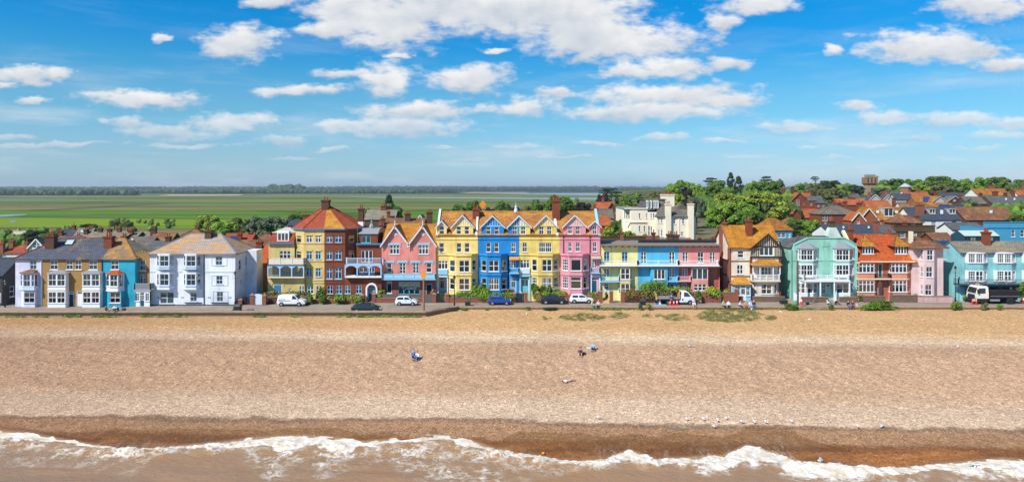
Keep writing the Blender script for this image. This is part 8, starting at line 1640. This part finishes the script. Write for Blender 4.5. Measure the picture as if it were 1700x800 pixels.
# flatbed truck
t = root('flatbed_truck',(0,0,0),'white-cabbed flatbed works truck with grey dropsides and a load of black netting','truck'); CABT = [(0,1.3),(.04,2.1),(.12,2.3),(.42,2.3),(.55,2.1),(.8,1.35),(.95,1.05),(1,.6)]; WC = carpaint(C(236,238,242,.9))
m = body_loft(CABT,2.6,1.95,1.25,.3); m.v = [(x + 1.95,y,z) for x,y,z in m.v]; m.build('cab',WC,t)
for s in (-1,1):
    g = MB(); y = s * .985; g.poly([(1.35,y * .99,1.36),(2.45,y * .99,1.36),(1.95,y * .93,2.0),(1.35,y * .93,2.08)]); g.build('side_window',CGLASS,t); g = MB(); g.box(1.0,1.25,s * .93 - .05,s * .93 + .05,.75,1.0); g.build('vent',BLK,t)
    for x in (-1.2,2.35): a = MB(); a.lathe(x,s * .92,[(0,-.07),(.43,-.07),(.43,.07),(0,.07)],16,axis='y',cz=.38); a.build('wheel_arch',BLK,t); wheel(t,x,s * .9,.36,.24)
    b = MB(); b.box(-2.85,-.35,s * 1.0 - .03,s * 1.0 + .03,.98,1.5); b.build('dropside',plain(C(178,170,176,.75),.5,.3),t); b = MB(); b.box(-.32,.72,s * 1.0 - .03,s * 1.0 + .03,.98,1.32); b.build('dropside',plain(C(178,170,176,.75),.5,.3),t); b = MB(); b.box(-.6,.7,s * .8 - .06,s * .8 + .06,.5,.75); b.build('side_locker',plain(C(180,186,194,.75),.4,.4),t)
g = MB(); g.quad((2.35,-.78,2.0),(3.0,-.86,1.42),(3.0,.86,1.42),(2.35,.78,2.0)); g.v = [(x + .03,y,z + .06) for x,y,z in g.v]; g.build('windscreen',CGLASS,t); b = MB(); b.box(-2.9,.75,-1.0,1.0,.86,.97); b.box(-2.8,2.9,-.35,.35,.5,.86); b.build('bed',BLK,t); b = MB(); b.box(.72,.84,-.95,.95,.97,2.2); b.build('headboard',BLK,t); b = MB(); b.box(3.05,3.3,-.9,.9,.3,.62); b.build('bumper',BLK,t)
for i in range(4): b = MB(); b.hexa([(-3.0,-.98 + .5 * i,.95),(-2.92,-.98 + .5 * i,.95),(-2.92,-.52 + .5 * i,.95),(-3.0,-.52 + .5 * i,.95),(-3.3,-.98 + .5 * i,1.95),(-3.22,-.98 + .5 * i,1.95),(-3.22,-.52 + .5 * i,1.95),(-3.3,-.52 + .5 * i,1.95)]); b.build('chevron_panel',plain(C(246,200,20,.85),.5) if i % 2 == 0 else GREYLEAD,t)
b = MB(); b.bar((-2.6,-.8,.95),(-2.6,-.8,2.0),.08); b.bar((-2.75,-.8,1.5),(-2.75,-.8,2.1),.3,.1); b.build('sign_post',BLK,t); D = Dg(506.2); t.location = (PX(1122,D),D + 1.0,0)
b = MB(); rr = random.Random(3)
for i in range(40): a = rr.uniform(0,3.1); b.bar((-.25 + rr.uniform(0,.9),rr.uniform(-.8,.8),1.2),(-.4 + rr.uniform(0,1.1),rr.uniform(-.8,.8),1.75 + rr.uniform(0,.5)),.09,.05)
b.v = [(x + t.location.x,y + t.location.y,z) for x,y,z in b.v]; b.build('netting_bundle',plain((.03,.03,.03,1),.8),label='bundle of black netting and rods loaded behind the truck cab',cat='load',origin=(t.location.x,t.location.y,1))
def solid(name,label,cat,u,v,w,h,col,z=0.0,d=None,tp=1.0,D=None,group=None):
    D = D or Dg(v,z); x = PX(u,D); d = d or w; mb = MB(); mb.taper(x,D + d / 2,z,z + h,w / 2,d / 2,w / 2 * tp,d / 2 * tp); return mb.build(name,col,label=label,cat=cat,group=group,origin=(x,D + d / 2,z))
ORG = plain(C(250,150,30,.85),.6); REDP = plain(C(226,50,40,.85),.5); WHP = plain(C(240,240,240,.9),.5)
mb = MB(); mb.bar((t.location.x + .4,t.location.y - .7,1.35),(t.location.x + .75,t.location.y - .6,2.15),.3,.1); mb.bar((t.location.x + .45,t.location.y - .72,1.4),(t.location.x + .5,t.location.y - .7,2.0),.15,.1); mb.build('work_jacket',ORG,label='orange work jacket hung behind the truck cab',cat='jacket',origin=(t.location.x + .5,t.location.y - .7,1.4))
# tipper lorry at the right edge, facing left
t = root('tipper_lorry',(0,0,0),'tipper lorry with white cab and black body facing left at right edge','lorry'); WC2 = carpaint(C(240,234,222,.9))
b = MB(); b.hexa([(1.0,-1.2,.95),(3.0,-1.2,.95),(3.0,1.2,.95),(1.0,1.2,.95),(1.0,-1.2,1.75),(3.06,-1.2,1.75),(3.06,1.2,1.75),(1.0,1.2,1.75)]); b.hexa([(1.0,-1.2,1.75),(3.06,-1.2,1.75),(3.06,1.2,1.75),(1.0,1.2,1.75),(1.05,-1.12,2.75),(2.7,-1.1,2.75),(2.7,1.1,2.75),(1.05,1.12,2.75)]); b.hexa([(1.05,-1.12,2.75),(2.7,-1.1,2.75),(2.7,1.1,2.75),(1.05,1.12,2.75),(1.15,-.95,2.95),(2.45,-.95,2.95),(2.45,.95,2.95),(1.15,.95,2.95)]); b.build('cab',WC2,t)
b = MB(); b.quad((3.075,-1.05,1.78),(3.075,1.05,1.78),(2.74,.98,2.68),(2.74,-.98,2.68)); b.build('windscreen',CGLASS,t); b = MB(); b.box(3.0,3.1,-.8,.8,1.0,1.55); b.build('grille',BLK,t); b = MB(); b.box(2.4,3.2,-1.22,1.22,.35,.95); b.build('bumper',BLK,t)
for s in (-1,1):
    g = MB(); g.poly([(1.5,s * 1.215,1.8),(2.85,s * 1.215,1.72),(2.6,s * 1.14,2.6),(1.5,s * 1.14,2.65)]); g.build('side_window',CGLASS,t); g = MB(); g.box(2.75,2.95,s * 1.4 - .12,s * 1.4 + .12,1.9,2.5); g.build('mirror',BLK,t)
    for x in (1.7,-2.6): wheel(t,x,s * 1.05,.5,.32); a = MB(); a.lathe(x,s * 1.1,[(.0,-.1),(.62,-.1),(.62,.02),(0,.02)],16,axis='y',cz=.52); a.build('wheel_arch',BLK,t)
    b = MB(); b.box(-.9,.6,s * 1.0 - .12,s * 1.0 + .12,.5,.8); b.build('tank',GREYLEAD,t); b = MB(); b.box(-4.2,.7,s * 1.16 - .015,s * 1.16 + .03,1.28,1.34); b.build('side_rail',GREYLEAD,t)
b = MB(); b.box(-4.3,1.0,-.45,.45,.6,1.0); b.build('chassis',BLK,t); b = MB(); b.box(-4.3,.75,-1.15,1.15,1.05,2.0); b.box(-4.3,.78,-1.2,1.2,2.003,2.14); b.build('tipper_body',plain((.018,.014,.014,1),.45),t)
for i in range(7): b = MB(); x = -4.1 + i * .78; b.box(x,x + .12,-1.2,-1.152,1.06,2.0); b.build('body_rib',plain((.03,.015,.015,1),.5),t)
for x in (1.5,1.9): b = MB(); b.lathe(x,-.5,[(.09,0),(.11,.1),(.06,.22),(.01,.24)],8,cz=2.95); b.build('beacon',AMBER,t)
b = MB(); b.box(.8,1.0,-1.0,1.0,1.0,2.9); b.build('headboard',BLK,t); b = MB(); b.bar((.5,0,2.1),(.9,.3,3.1),.16); b.build('crane_stub',BLK,t); D = Dg(505.2); t.location = (PX(1652,D),D + 1.25,0); t.rotation_euler = (0,0,math.pi)
# ------------------------------------------------------------------ lamps, posts, bins, barriers
def lamp(u,vt,vb,label):
    D = Dg(vb); x = PX(u,D); z = PZ(vt,D); l = root('street_lamp',(x,D,0),label,'street lamp','black lantern street lamps'); b = MB(); b.lathe(x,D,[(.14,0),(.12,.7),(.07,.8),(.05,z - .95)],8); b.bar((x - .3,D,z - 1.25),(x + .3,D,z - 1.25),.04); b.build('post',BLACKIRON,l)
    b = MB(); b.lathe(x,D,[(.09,z - .95),(.2,z - .5),(.2,z - .47)],6); b.build('lantern_glass',plain(C(150,160,160,.6),.1,0,.8),l); b = MB(); b.lathe(x,D,[(.26,z - .47),(.2,z - .3),(.05,z - .12),(.03,z)],6); b.build('lantern_roof',BLACKIRON,l)
lamp(390.2,448.6,508,'black lantern street lamp at the corner of the large white house'); lamp(754.4,456,509.4,'black lantern street lamp in front of the yellow terrace bay'); lamp(1586,440.4,501,'black lantern street lamp by the aqua house side wall'); lamp(8.4,463.4,509.6,'black lantern street lamp in front of the flint house')
def marker(u,vt,vb,D,label,z0=0):
    x = PX(u,D); z = PZ(vt,D); h = PZ(vt,D) - PZ(vb,D); p = root('marker_post',(x,D,z0),label,'marker post'); b = MB(); b.tube((x,D,z0),(x,D,z - .2),.17 if D < 120 else .12,.12,10); b.build('pole',plain(C(176,130,104,.65),.8),p); b = MB(); w = h * .37; b.prism([(x - w,D - .22,z - h / 2),(x,D - .22,z - h),(x + w,D - .22,z - h / 2),(x,D - .22,z)],(0,.06,0)); b.build('diamond_sign',ORG,p)
marker(703.4,449,463.6,YL + .75,'tall brown post with orange diamond sign at the corner of the sea wall'); marker(801.6,332,347,133,'orange diamond sign on a pole rising behind the blue terrace ridge')
b = MB(); D = YR + .75; x = PX(1324.6,D); b.tube((x,D,0),(x,D,PZ(434,D)),.16,.11,9); b.build('wooden_pole',plain((.09,.065,.045,1),.9),label='tall bare wooden pole at the steps in front of the mint house',cat='pole',origin=(x,D,0))
def bin_(u,v,label,w=.85,h=.95):
    D = Dg(v); x = PX(u,D); p = root('litter_bin',(x,D,0),label,'litter bin','black litter bins along the promenade'); b = MB(); b.taper(x,D,0,h * .72,w * .48,w * .42,w / 2,w * .45); b.build('body',BLK,p); b = MB(); b.hexa([(x - w / 2 - .03,D - w / 2,h * .72 + .004),(x + w / 2 + .03,D - w / 2,h * .72 + .004),(x + w / 2 + .03,D + w / 2,h * .72 + .004),(x - w / 2 - .03,D + w / 2,h * .72 + .004),(x - w * .35,D - w * .2,h),(x + w * .4,D - w * .2,h),(x + w * .4,D + w * .4,h),(x - w * .35,D + w * .4,h)]); b.build('lid',plain((.05,.055,.06,1),.4),p)
bin_(776.6,507.4,'black litter bin near the lamp in front of the yellow terrace'); bin_(1067,506,'black litter bin between ochre path and flatbed truck'); bin_(1301,504.2,'black litter bin in front of the timbered house corner',1.05,.8); bin_(394.6,516.6,'black litter bin in front of the large white house corner',1.0,1.1)
solid('rubbish_bag','small slumped black bag left of the bin by the white house','bag',387,516.6,.6,.28,BLK,tp=.6); solid('rubbish_bag','flat grey bag on the promenade right of the bin by white house','bag',414,516.4,1.2,.26,plain(C(96,104,116,.6),.5),d=.5,tp=.75)
D = Dg(505.6); x = PX(1320.6,D); b = MB(); b.lathe(x,D,[(.24,0),(.3,.55),(.3,.62),(.22,.7)],10); b.build('green_bin',plain(C(120,190,160,.7),.5),label='pale green round bin at the foot of the wooden pole',cat='litter bin',origin=(x,D,0))
def cone(u,v,label,s=1.0,z=0):
    D = Dg(v,z); x = PX(u,D); p = root('traffic_cone',(x,D,z),label,'traffic cone','red and white traffic cones'); b = MB(); b.box(x - .25 * s,x + .25 * s,D - .25 * s,D + .25 * s,z,z + .06); b.lathe(x,D,[(.2 * s,.06),(.13 * s,.38 * s)],10,cz=z); b.lathe(x,D,[(.085 * s,.62 * s),(.04 * s,.95 * s)],10,cz=z); b.build('cone_body',REDP,p); b = MB(); b.lathe(x,D,[(.131 * s,.38 * s),(.086 * s,.62 * s)],10,cz=z); b.build('white_band',WHP,p)
cone(1330.4,505.2,'large red and white traffic cone beside the pale green bin',1.35); cone(1113,506.4,'traffic cone by the feet of the standing truck worker'); cone(1118.6,506.6,'traffic cone in the middle beside the truck'); cone(1124,506.4,'traffic cone at the right end of the row beside truck',1.1)
def barrier(u,v,w,label):
    D = Dg(v); x = PX(u,D); p = root('road_barrier',(x,D,0),label,'barrier');
    for i in range(6): b = MB(); xa = x - w / 2 + w * i / 6; b.box(xa,xa + w / 6 - .004,D,D + .05,.55,.95); b.build('panel',REDP if i % 2 == 0 else WHP,p)
    b = MB(); [b.box(x + k * w * .4 - .04,x + k * w * .4 + .04,D - .2,D + .25,0,.55) for k in (-1,1)]; b.build('foot',REDP,p)
barrier(1615,499.4,1.3,'red and white barrier in front of the tipper lorry cab'); barrier(1617.6,505.6,.8,'red and white barrier beside the lorry front wheel'); barrier(1703,504,1.4,'red and white barrier at the right edge beside the lorry rear')
solid('board_stack','pale blue boards lying on promenade beside kneeling workers','boards',1096,507.4,2.0,.12,plain(C(150,190,220,.8),.6),d=.7); solid('sign_board','red and white triangular sign leaning on the truck rear','sign',1095.6,505.6,.4,.9,WHP,tp=.4)
D = Dg(506.4); x = PX(1353,D); b = MB(); [b.bar((x + dx,D + dy,0),(x,D,1.25),.05) for dx,dy in ((-.55,0),(.55,0),(.1,.5))]; b.bar((x - .3,D - .02,.6),(x + .3,D - .02,.6),.05); b.build('easel',plain(C(160,140,124,.7),.7),label='slim folding easel standing above the beach steps',cat='easel',origin=(x,D,0)); solid('black_case','small black and white case on the promenade left of easel','case',1341,505.6,.5,.32,plain(C(70,76,84,.6),.6),d=.3)
# ------------------------------------------------------------------ people
SKIN = plain(C(226,176,148,.8),.6); HAIRS = dict(d=plain((.02,.013,.01,1),.6),r=plain((.16,.05,.02,1),.6),g=plain(C(200,190,176,.7),.7),w=plain(C(240,238,230,.9),.7),b=plain((.1,.06,.03,1),.6),n=plain((.03,.04,.08,1),.7),s=plain(C(226,206,160,.8),.7))
POSE = dict(
    stand=((0,0,.95),(0,-.02,1.4),[(-.1,0,.5),(-.11,.03,.07),(-.11,-.16,.04)],[(.1,-.02,.5),(.11,.03,.07),(.12,-.16,.04)],[(-.25,0,1.14),(-.22,-.14,.94)],[(.25,0,1.14),(.2,-.2,1.0)]),
    walk=((0,0,.95),(0,-.05,1.4),[(-.09,-.2,.52),(-.1,-.12,.08),(-.1,-.3,.06)],[(.09,.06,.52),(.1,.34,.14),(.1,.2,.04)],[(-.24,.1,1.14),(-.22,.05,.92)],[(.24,-.08,1.14),(.22,-.26,1.0)]),
    wall=((0,0,.1),(0,-.03,.56),[(-.11,-.42,.12),(-.12,-.44,-.34),(-.12,-.6,-.4)],[(.11,-.42,.12),(.13,-.46,-.34),(.14,-.62,-.4)],[(-.24,-.1,.32),(-.12,-.32,.2)],[(.24,-.1,.32),(.1,-.34,.22)]),
    beach=((0,0,.1),(0,.06,.56),[(-.14,-.42,.42),(-.15,-.72,.08),(-.16,-.9,.05)],[(.14,-.44,.4),(.17,-.76,.08),(.18,-.94,.05)],[(-.26,-.12,.34),(-.16,-.4,.4)],[(.26,-.12,.34),(.14,-.42,.38)]),
    kneel=((0,.05,.34),(0,-.18,.74),[(-.12,-.3,.08),(-.12,.18,.07),(-.12,.34,.04)],[(.12,-.34,.36),(.13,-.3,.07),(.13,-.46,.04)],[(-.24,-.34,.52),(-.14,-.5,.3)],[(.24,-.34,.52),(.14,-.52,.3)]),
    lie=((0,0,.12),(.46,0,.16),[(-.42,-.1,.14),(-.8,-.12,.08),(-.86,-.2,.06)],[(-.4,.1,.24),(-.72,.1,.08),(-.88,.1,.06)],[(.3,-.26,.12),(.5,-.36,.1)],[(.34,.24,.12),(.56,.34,.1)]))
def skin(name,V,E,rad,mat,par,sub=1,rootv=0):
    me = bpy.data.meshes.new(name); me.from_pydata([tuple(v) for v in V],E,[]); me.materials.append(mat); o = bpy.data.objects.new(name,me); COL.objects.link(o); o.parent = par
    m = o.modifiers.new('skin','SKIN'); m.use_smooth_shade = True
    for i,r in enumerate(rad): d = me.skin_vertices[0].data[i]; d.radius = (r,r); d.use_root = (i == rootv)
    if sub: s = o.modifiers.new('sub','SUBSURF'); s.levels = sub; s.render_levels = sub
    return o
def person(label,u,v,pose,face,top,bot,hair='d',z=None,D=None,s=1.0,bare=False,group=None,lean=(0,0),hat=False,long=False,dress=False):
    """face: degrees the person is turned from facing the sea (positive towards the right)"""
    if D is None: x,D,z = beach_pt(u,v)
    else: x = PX(u,D)
    p = root('person',(0,0,0),label,'person',group); pel,ch,LL,RL,LA,RA = POSE[pose]; V3 = Vector; pel,ch = V3(pel),V3(ch) + V3((lean[0],lean[1],0)); ax = (ch - pel).normalized(); nk = ch + ax * .12; hd = ch + ax * .25 + V3((0,-.02,0)); ht = ch + ax * .37; side = V3((1,0,0)) if pose != 'lie' else V3((0,1,0))
    sh = [ch + side * -.17 + ax * .03,ch + side * .17 + ax * .03]; hp = [pel + side * -.09,pel + side * .09]
    V = [pel,pel.lerp(ch,.5),ch,nk,hd,ht]; E = [(0,1),(1,2),(2,3),(3,4),(4,5)]; Rd = [.125,.115,.135,.06,.125,.105]
    def chain(st,pts,rads):
        a = st
        for q,r in zip(pts,rads): V.append(V3(q)); Rd.append(r); E.append((a,len(V) - 1)); a = len(V) - 1
        return a
    for k,(arm,leg) in enumerate(((LA,LL),(RA,RL))):
        ar = [V3(q) + V3((lean[0],lean[1],0)) for q in arm]; w = chain(2,[sh[k],ar[0],ar[1]],(.062,.045,.03)); d = (ar[1] - ar[0]).normalized(); hnd = ar[1] + d * .07; hn = chain(w,[hnd],(.032,)); sd = d.orthogonal().normalized()
        for i in range(4): chain(hn,[hnd + d * .05 + sd * (.03 * (i - 1.5) / 1.5),hnd + d * (.09 - .012 * abs(i - 1.2)) + sd * (.034 * (i - 1.5) / 1.5) + V3((0,0,-.015))],(.0095,.008))
        chain(hn,[hnd + sd * .04 - d * .01,hnd + sd * .06 + d * .03],(.01,.008))
        chain(0,[hp[k],leg[0],leg[1],leg[2]],(.085,.06,.042,.035))
    V.append(hd + V3((0,-.105,-.01)).lerp(V3((0,0,0)),0)); Rd.append(.014); E.append((4,len(V) - 1))
    skin('body',V,E,Rd,SKIN,p)
    A_ = [V3(q) + V3((lean[0],lean[1],0)) for q in (LA + RA)]; VT = [pel,pel.lerp(ch,.5),ch,ch + ax * .06,sh[0],A_[0],A_[0].lerp(A_[1],.85),sh[1],A_[2],A_[2].lerp(A_[3],.85)]; skin('shirt',VT,[(0,1),(1,2),(2,3),(2,4),(4,5),(5,6),(2,7),(7,8),(8,9)],[.15,.14,.155,.09,.08,.062,.05,.08,.062,.05],top,p)
    k1 = .5 if bare else .93; VB = [pel,pel.lerp(ch,.15),hp[0],V3(LL[0]),V3(LL[0]).lerp(V3(LL[1]),k1),hp[1],V3(RL[0]),V3(RL[0]).lerp(V3(RL[1]),k1)]
    if bare: VB[3] = hp[0].lerp(V3(LL[0]),.6); VB[4] = hp[0].lerp(V3(LL[0]),.95); VB[6] = hp[1].lerp(V3(RL[0]),.6); VB[7] = hp[1].lerp(V3(RL[0]),.95)
    skin('skirt' if dress else 'trousers',VB,[(0,1),(0,2),(2,3),(3,4),(0,5),(5,6),(6,7)],[.15,.14,.105,.078,.06,.105,.078,.06],bot,p)
    for leg in (LL,RL): a,b = V3(leg[1]),V3(leg[2]); skin('shoe',[a + V3((0,0,-.02)),b,b + (b - a) * .25],[(0,1),(1,2)],[.055,.045,.03],BLK,p,1)
    hv = [hd + ax * .035 + V3((0,.035,0)),ht + V3((0,.02,0))] + ([ch + ax * .1 + V3((0,.12,0)),ch + V3((0,.16,-.12))] if long else []); skin('hat' if hat else 'hair',hv,[(0,1)] + ([(0,2),(2,3)] if long else []),[.136,.125] + ([.11,.07] if long else []),HAIRS[hair],p)
    ey = MB()
    for sx in (-.035,.035): ey.box(hd.x + sx - .012,hd.x + sx + .012,hd.y - .118,hd.y - .1,hd.z + .005,hd.z + .02)
    o = ey.build('eyes',BLK,None); o.parent = p
    p.location = (x,D,z); p.rotation_euler = (0,0,math.radians(face)); p.scale = (s,s,s); return p
cl = lambda r,g,b: plain(C(r,g,b,.85),.85)
NAV,JEAN,WHI,BLKC,PUR,LBL,RED_,GRN,TAN_,MAR = cl(28,36,66),cl(58,112,176),cl(240,240,246),plain((.018,.018,.02,1),.85),cl(74,52,92),cl(140,184,214),cl(190,40,50),cl(176,214,170),cl(214,160,96),cl(120,40,46)
w = YR + .22; wl_ = YL + .24; zw = .27; zl = .56
person('auburn-haired child in maroon sitting on sea wall below the brick pair',176,0,'beach',60,MAR,BLKC,'r',zl,wl_,.78); person('person in white and navy sitting upright on sea wall below the teal house',190.4,0,'beach',20,WHI,NAV,'b',zl,wl_,.95); person('person in blue curled up on sea wall below the teal house',197,0,'beach',-60,cl(40,84,140),NAV,'d',zl,wl_,.85,lean=(0,-.2)); solid('bag','small dark bag on sea wall right of the curled-up person','bag',204,515,.5,.35,BLK,z=.55,D=wl_,tp=.7); solid('bag','small white bag on sea wall beside the auburn-haired child','bag',180.4,516,.3,.25,WHP,z=.55,D=wl_ - .1,tp=.7)
person('person in blue shirt and dark trousers sitting on the shingle, left of pair',686.6,594,'beach',14,cl(70,140,200),NAV,'d',s=1.15); person('person in white top and blue jeans sitting on the shingle, right of pair',695,596,'beach',-28,WHI,JEAN,'d',lean=(-.1,-.08),s=1.08)
person('woman with long auburn hair in a purple dress sitting on the shingle',963.4,589,'beach',-8,PUR,PUR,'r',long=True,bare=True,dress=True); person('man in pale blue shirt and dark trousers sitting on the shingle',985.4,580.6,'beach',-14,LBL,BLKC,'b',s=1.02); person('person in pink and white lying on the shingle near the tideline',943.6,633,'lie',205,WHI,cl(216,170,176),'b')
for (u,v,w_,h,c_,lb) in ((970,588.6,.5,.3,BLK,'black bag on the shingle beside the woman in purple'),(977.6,578.4,.55,.12,cl(170,214,236),'pale blue towel on the shingle beside the man in blue')): x,D_,z = beach_pt(u,v); solid('bag' if h > .2 else 'folded_towel',lb,'bag' if h > .2 else 'towel',u,v,w_,h,c_,z=z - .02,D=D_,tp=.7)
person('person in yellow-green top and jeans sitting on sea wall by white hatchback',983,0,'wall',40,cl(206,226,110),JEAN,'b',zw,w); person('person in white cap and dark trousers sitting on sea wall by white hatchback',993.4,0,'wall',-24,cl(206,200,206),BLKC,'w',zw,w,hat=True)
person('kneeling worker in navy with white hat at the truck rear, left one',1087,504.6,'kneel',90,NAV,NAV,'w',0,Dg(505),hat=True); person('kneeling worker in navy at the truck rear, right one',1091.6,505,'kneel',-60,NAV,JEAN,'s',0,Dg(505.4),hat=True); person('standing worker in blue top and red trousers beside the truck bed',1114.8,506,'stand',170,cl(30,90,150),RED_,'r',0,Dg(506.8))
person('person in white shirt with bare legs sitting on sea wall by truck bonnet',1152.6,0,'wall',-10,WHI,cl(200,170,150),'g',zw,w,bare=True,lean=(-.05,-.15)); person('person in pale green top sitting on sea wall, left of two',1200.6,0,'wall',24,GRN,BLKC,'g',zw,w); person('person in white top and dark trousers on sea wall beside pale green top',1209.4,0,'wall',-14,WHI,BLKC,'b',zw,w); person('person in white top and jeans leaning over on sea wall, leftmost of four',1227,0,'wall',60,WHI,cl(40,60,100),'g',zw,w,lean=(0,-.12)); person('small person in tan with dark hair on sea wall among four',1237.6,0,'wall',0,TAN_,cl(150,90,60),'d',zw,w,.82); person('person in white top and pale jeans on sea wall among four',1245,0,'wall',16,WHI,LBL,'d',zw,w); person('person in navy top, jeans and white hat on sea wall, rightmost of four',1251.6,0,'wall',-20,NAV,JEAN,'w',zw,w,hat=True)
person('person in white sitting on the promenade ground near the easel',1374,505.6,'beach',60,WHI,cl(90,100,140),'b',0.02,Dg(505.6),.95); person('person in black bending forward on the promenade behind sea wall',1386.4,505.4,'beach',70,BLKC,BLKC,'d',0.02,Dg(505.4),lean=(0,-.24)); person('person in black top and blue jeans sitting on sea wall, left of couple',1408,0,'wall',-4,BLKC,JEAN,'d',zw,w); person('person in maroon top and black trousers sitting on sea wall, right of couple',1415.6,0,'wall',-24,MAR,BLKC,'r',zw,w); solid('bag','pale bag on sea wall right of the seated couple','bag',1423,506,.35,.4,cl(200,190,180),z=.26,D=w,tp=.6)
person('walking man in straw hat and pale top by the aqua shopfront',1605.4,0,'walk',60,cl(216,224,240),BLKC,'s',0,114.2,1.02,hat=True)
# ------------------------------------------------------------------ gulls
def gull_meshes():
    b = MB(); prof = [(0.005,-.22),(.05,-.16),(.085,-.04),(.09,.06),(.06,.15),(.03,.2)]; i = MB(); i.lathe(0,0,prof,8); M_ = Matrix.Rotation(math.radians(-68),4,'X'); b.v = [tuple(M_ @ Vector(q) + Vector((0,0,.23))) for q in i.v]; b.f = list(i.f); b.m = list(i.m)
    h = MB(); h.lathe(0,0,[(.01,-.055),(.045,-.03),(.05,.01),(.03,.045),(.005,.055)],8); k = len(b.v); b.v += [(x,y - .2 * -1 * -1,z + .37) for x,y,z in h.v]; b.f += [tuple(q + k for q in f) for f in h.f]; b.m += h.m; return b
def gull(u,v,face,label,group='gulls on the beach',fly=None,dark=False):
    if fly is None: x,D,z = beach_pt(u,v)
    else: D = fly; x = PX(u,D); z = PZ(v,D)
    g = root('gull',(0,0,0),label,'gull',group); W_ = plain((.05,.045,.04,1),.8) if dark else plain(C(246,246,248,.92),.7); G_ = plain((.06,.05,.045,1),.8) if dark else plain(C(176,182,190,.8),.7)
    b = gull_meshes(); o = b.build('body',W_,None,smooth=True); o.parent = g; k = MB(); k.bar((0,-.24,.37),(0,-.31,.36),.022,.022); o = k.build('beak',AMBER,None); o.parent = g
    for s in (-1,1):
        k = MB()
        if fly is None: k.hexa([(s * .07,-.1,.2),(s * .09,-.1,.22),(s * .06,.24,.24),(s * .03,.24,.22),(s * .06,-.1,.33),(s * .09,-.1,.3),(s * .05,.24,.27),(s * .03,.24,.26)])
        else: k.hexa([(s * .05,-.12,.28),(s * .38,-.16,.42),(s * .38,.0,.42),(s * .05,.1,.28),(s * .05,-.12,.3),(s * .38,-.16,.44),(s * .38,.0,.44),(s * .05,.1,.3)]); k.hexa([(s * .38,-.16,.42),(s * .72,.02,.36),(s * .7,.06,.36),(s * .38,.0,.42),(s * .38,-.16,.44),(s * .72,.02,.37),(s * .7,.06,.37),(s * .38,.0,.44)])
        o = k.build('wing',G_,None); o.parent = g
        if fly is None: k = MB(); k.bar((s * .03,0,.16),(s * .035,.01,0),.014,.014); k.bar((s * .035,.02,.008),(s * .035,-.06,.008),.04,.012); o = k.build('leg',AMBER,None); o.parent = g
    g.location = (x,D,z + (.01 if fly is None else -.2)); g.rotation_euler = (0,0,math.radians(face)); g.scale = (.92,) * 3
RW = [q + ' gull of the white row standing on shingle above the dark tideline' for q in ('first','second','third','fourth','fifth','sixth','seventh','last and most distant')]; RW[7] = 'white gull standing apart at the right end of the tideline row'; RW[0] = 'white gull at the left end of the row above the dark tideline'
for u,v,f_ in ((1141,698,60),(1169,698,70),(1191,699.6,10),(1206,696.6,80),(1232,702,60),(1252,702,20),(1272,703,40),(1313.6,701.4,10)): gull(u,v,f_,RW.pop(0))
gull(1186,710.6,75,'white gull standing below the row on the dark pebbles'); gull(1423,709,5,'lone white gull on tideline far right of the row'); gull(1464,710,-70,'white gull standing rightmost on the tideline'); gull(993.6,695.6,60,'small white gull by the tideline below the people at mid beach'); gull(1590.6,577.4,-60,'lone white gull on the shingle below the aqua house'); gull(1247.6,514.6,0,'white gull just below the four people on sea wall'); gull(1296,519.6,40,'white gull on the sand right of the large plant patch'); gull(874,522.6,20,'white gull on upper beach below the blue terrace gate, left of two'); gull(891,522.6,-30,'white gull on upper beach below dark car, right of two'); gull(1343.6,532.4,20,'white gull on the sand below the beach steps')
gull(1205,682,60,'small dark bird flying low over the shingle above the gull row',None,68,True); gull(1144.6,574,-40,'white gull gliding low over the middle of the beach',None,86); gull(1361,765,70,'white gull skimming over the wet sand by breaking wave',None,58); gull(1617,772,20,'white gull flying over the surf at the right',None,57)
x,D,z = beach_pt(902,753); b = MB(); b.lathe(x,D,[(.02,-.1),(.13,-.06),(.16,.0),(.13,.07),(.02,.1)],9,cz=z + .09); b.build('buoy',ORG,label='small orange float washed up in the swash',cat='float',origin=(x,D,z),smooth=True)

# ------------------------------------------------------------------ air: haze over the marsh
mb = MB(); mb.box(-11500,11500,-1500,11600,-9.0,62.0); hz = mb.build('haze',[],kind='stuff')
m = bpy.data.materials.new('haze_air'); m.use_nodes = True; nt = m.node_tree; nt.nodes.clear()
pv = nd(nt,'ShaderNodeVolumePrincipled',{'Color': (0.80,0.90,1.0,1),'Density': HAZE,'Anisotropy': 0.2}); ou = nt.nodes.new('ShaderNodeOutputMaterial'); nt.links.new(pv.outputs[0],ou.inputs['Volume'])
m.cycles.homogeneous_volume = True
hz.data.materials.append(m)
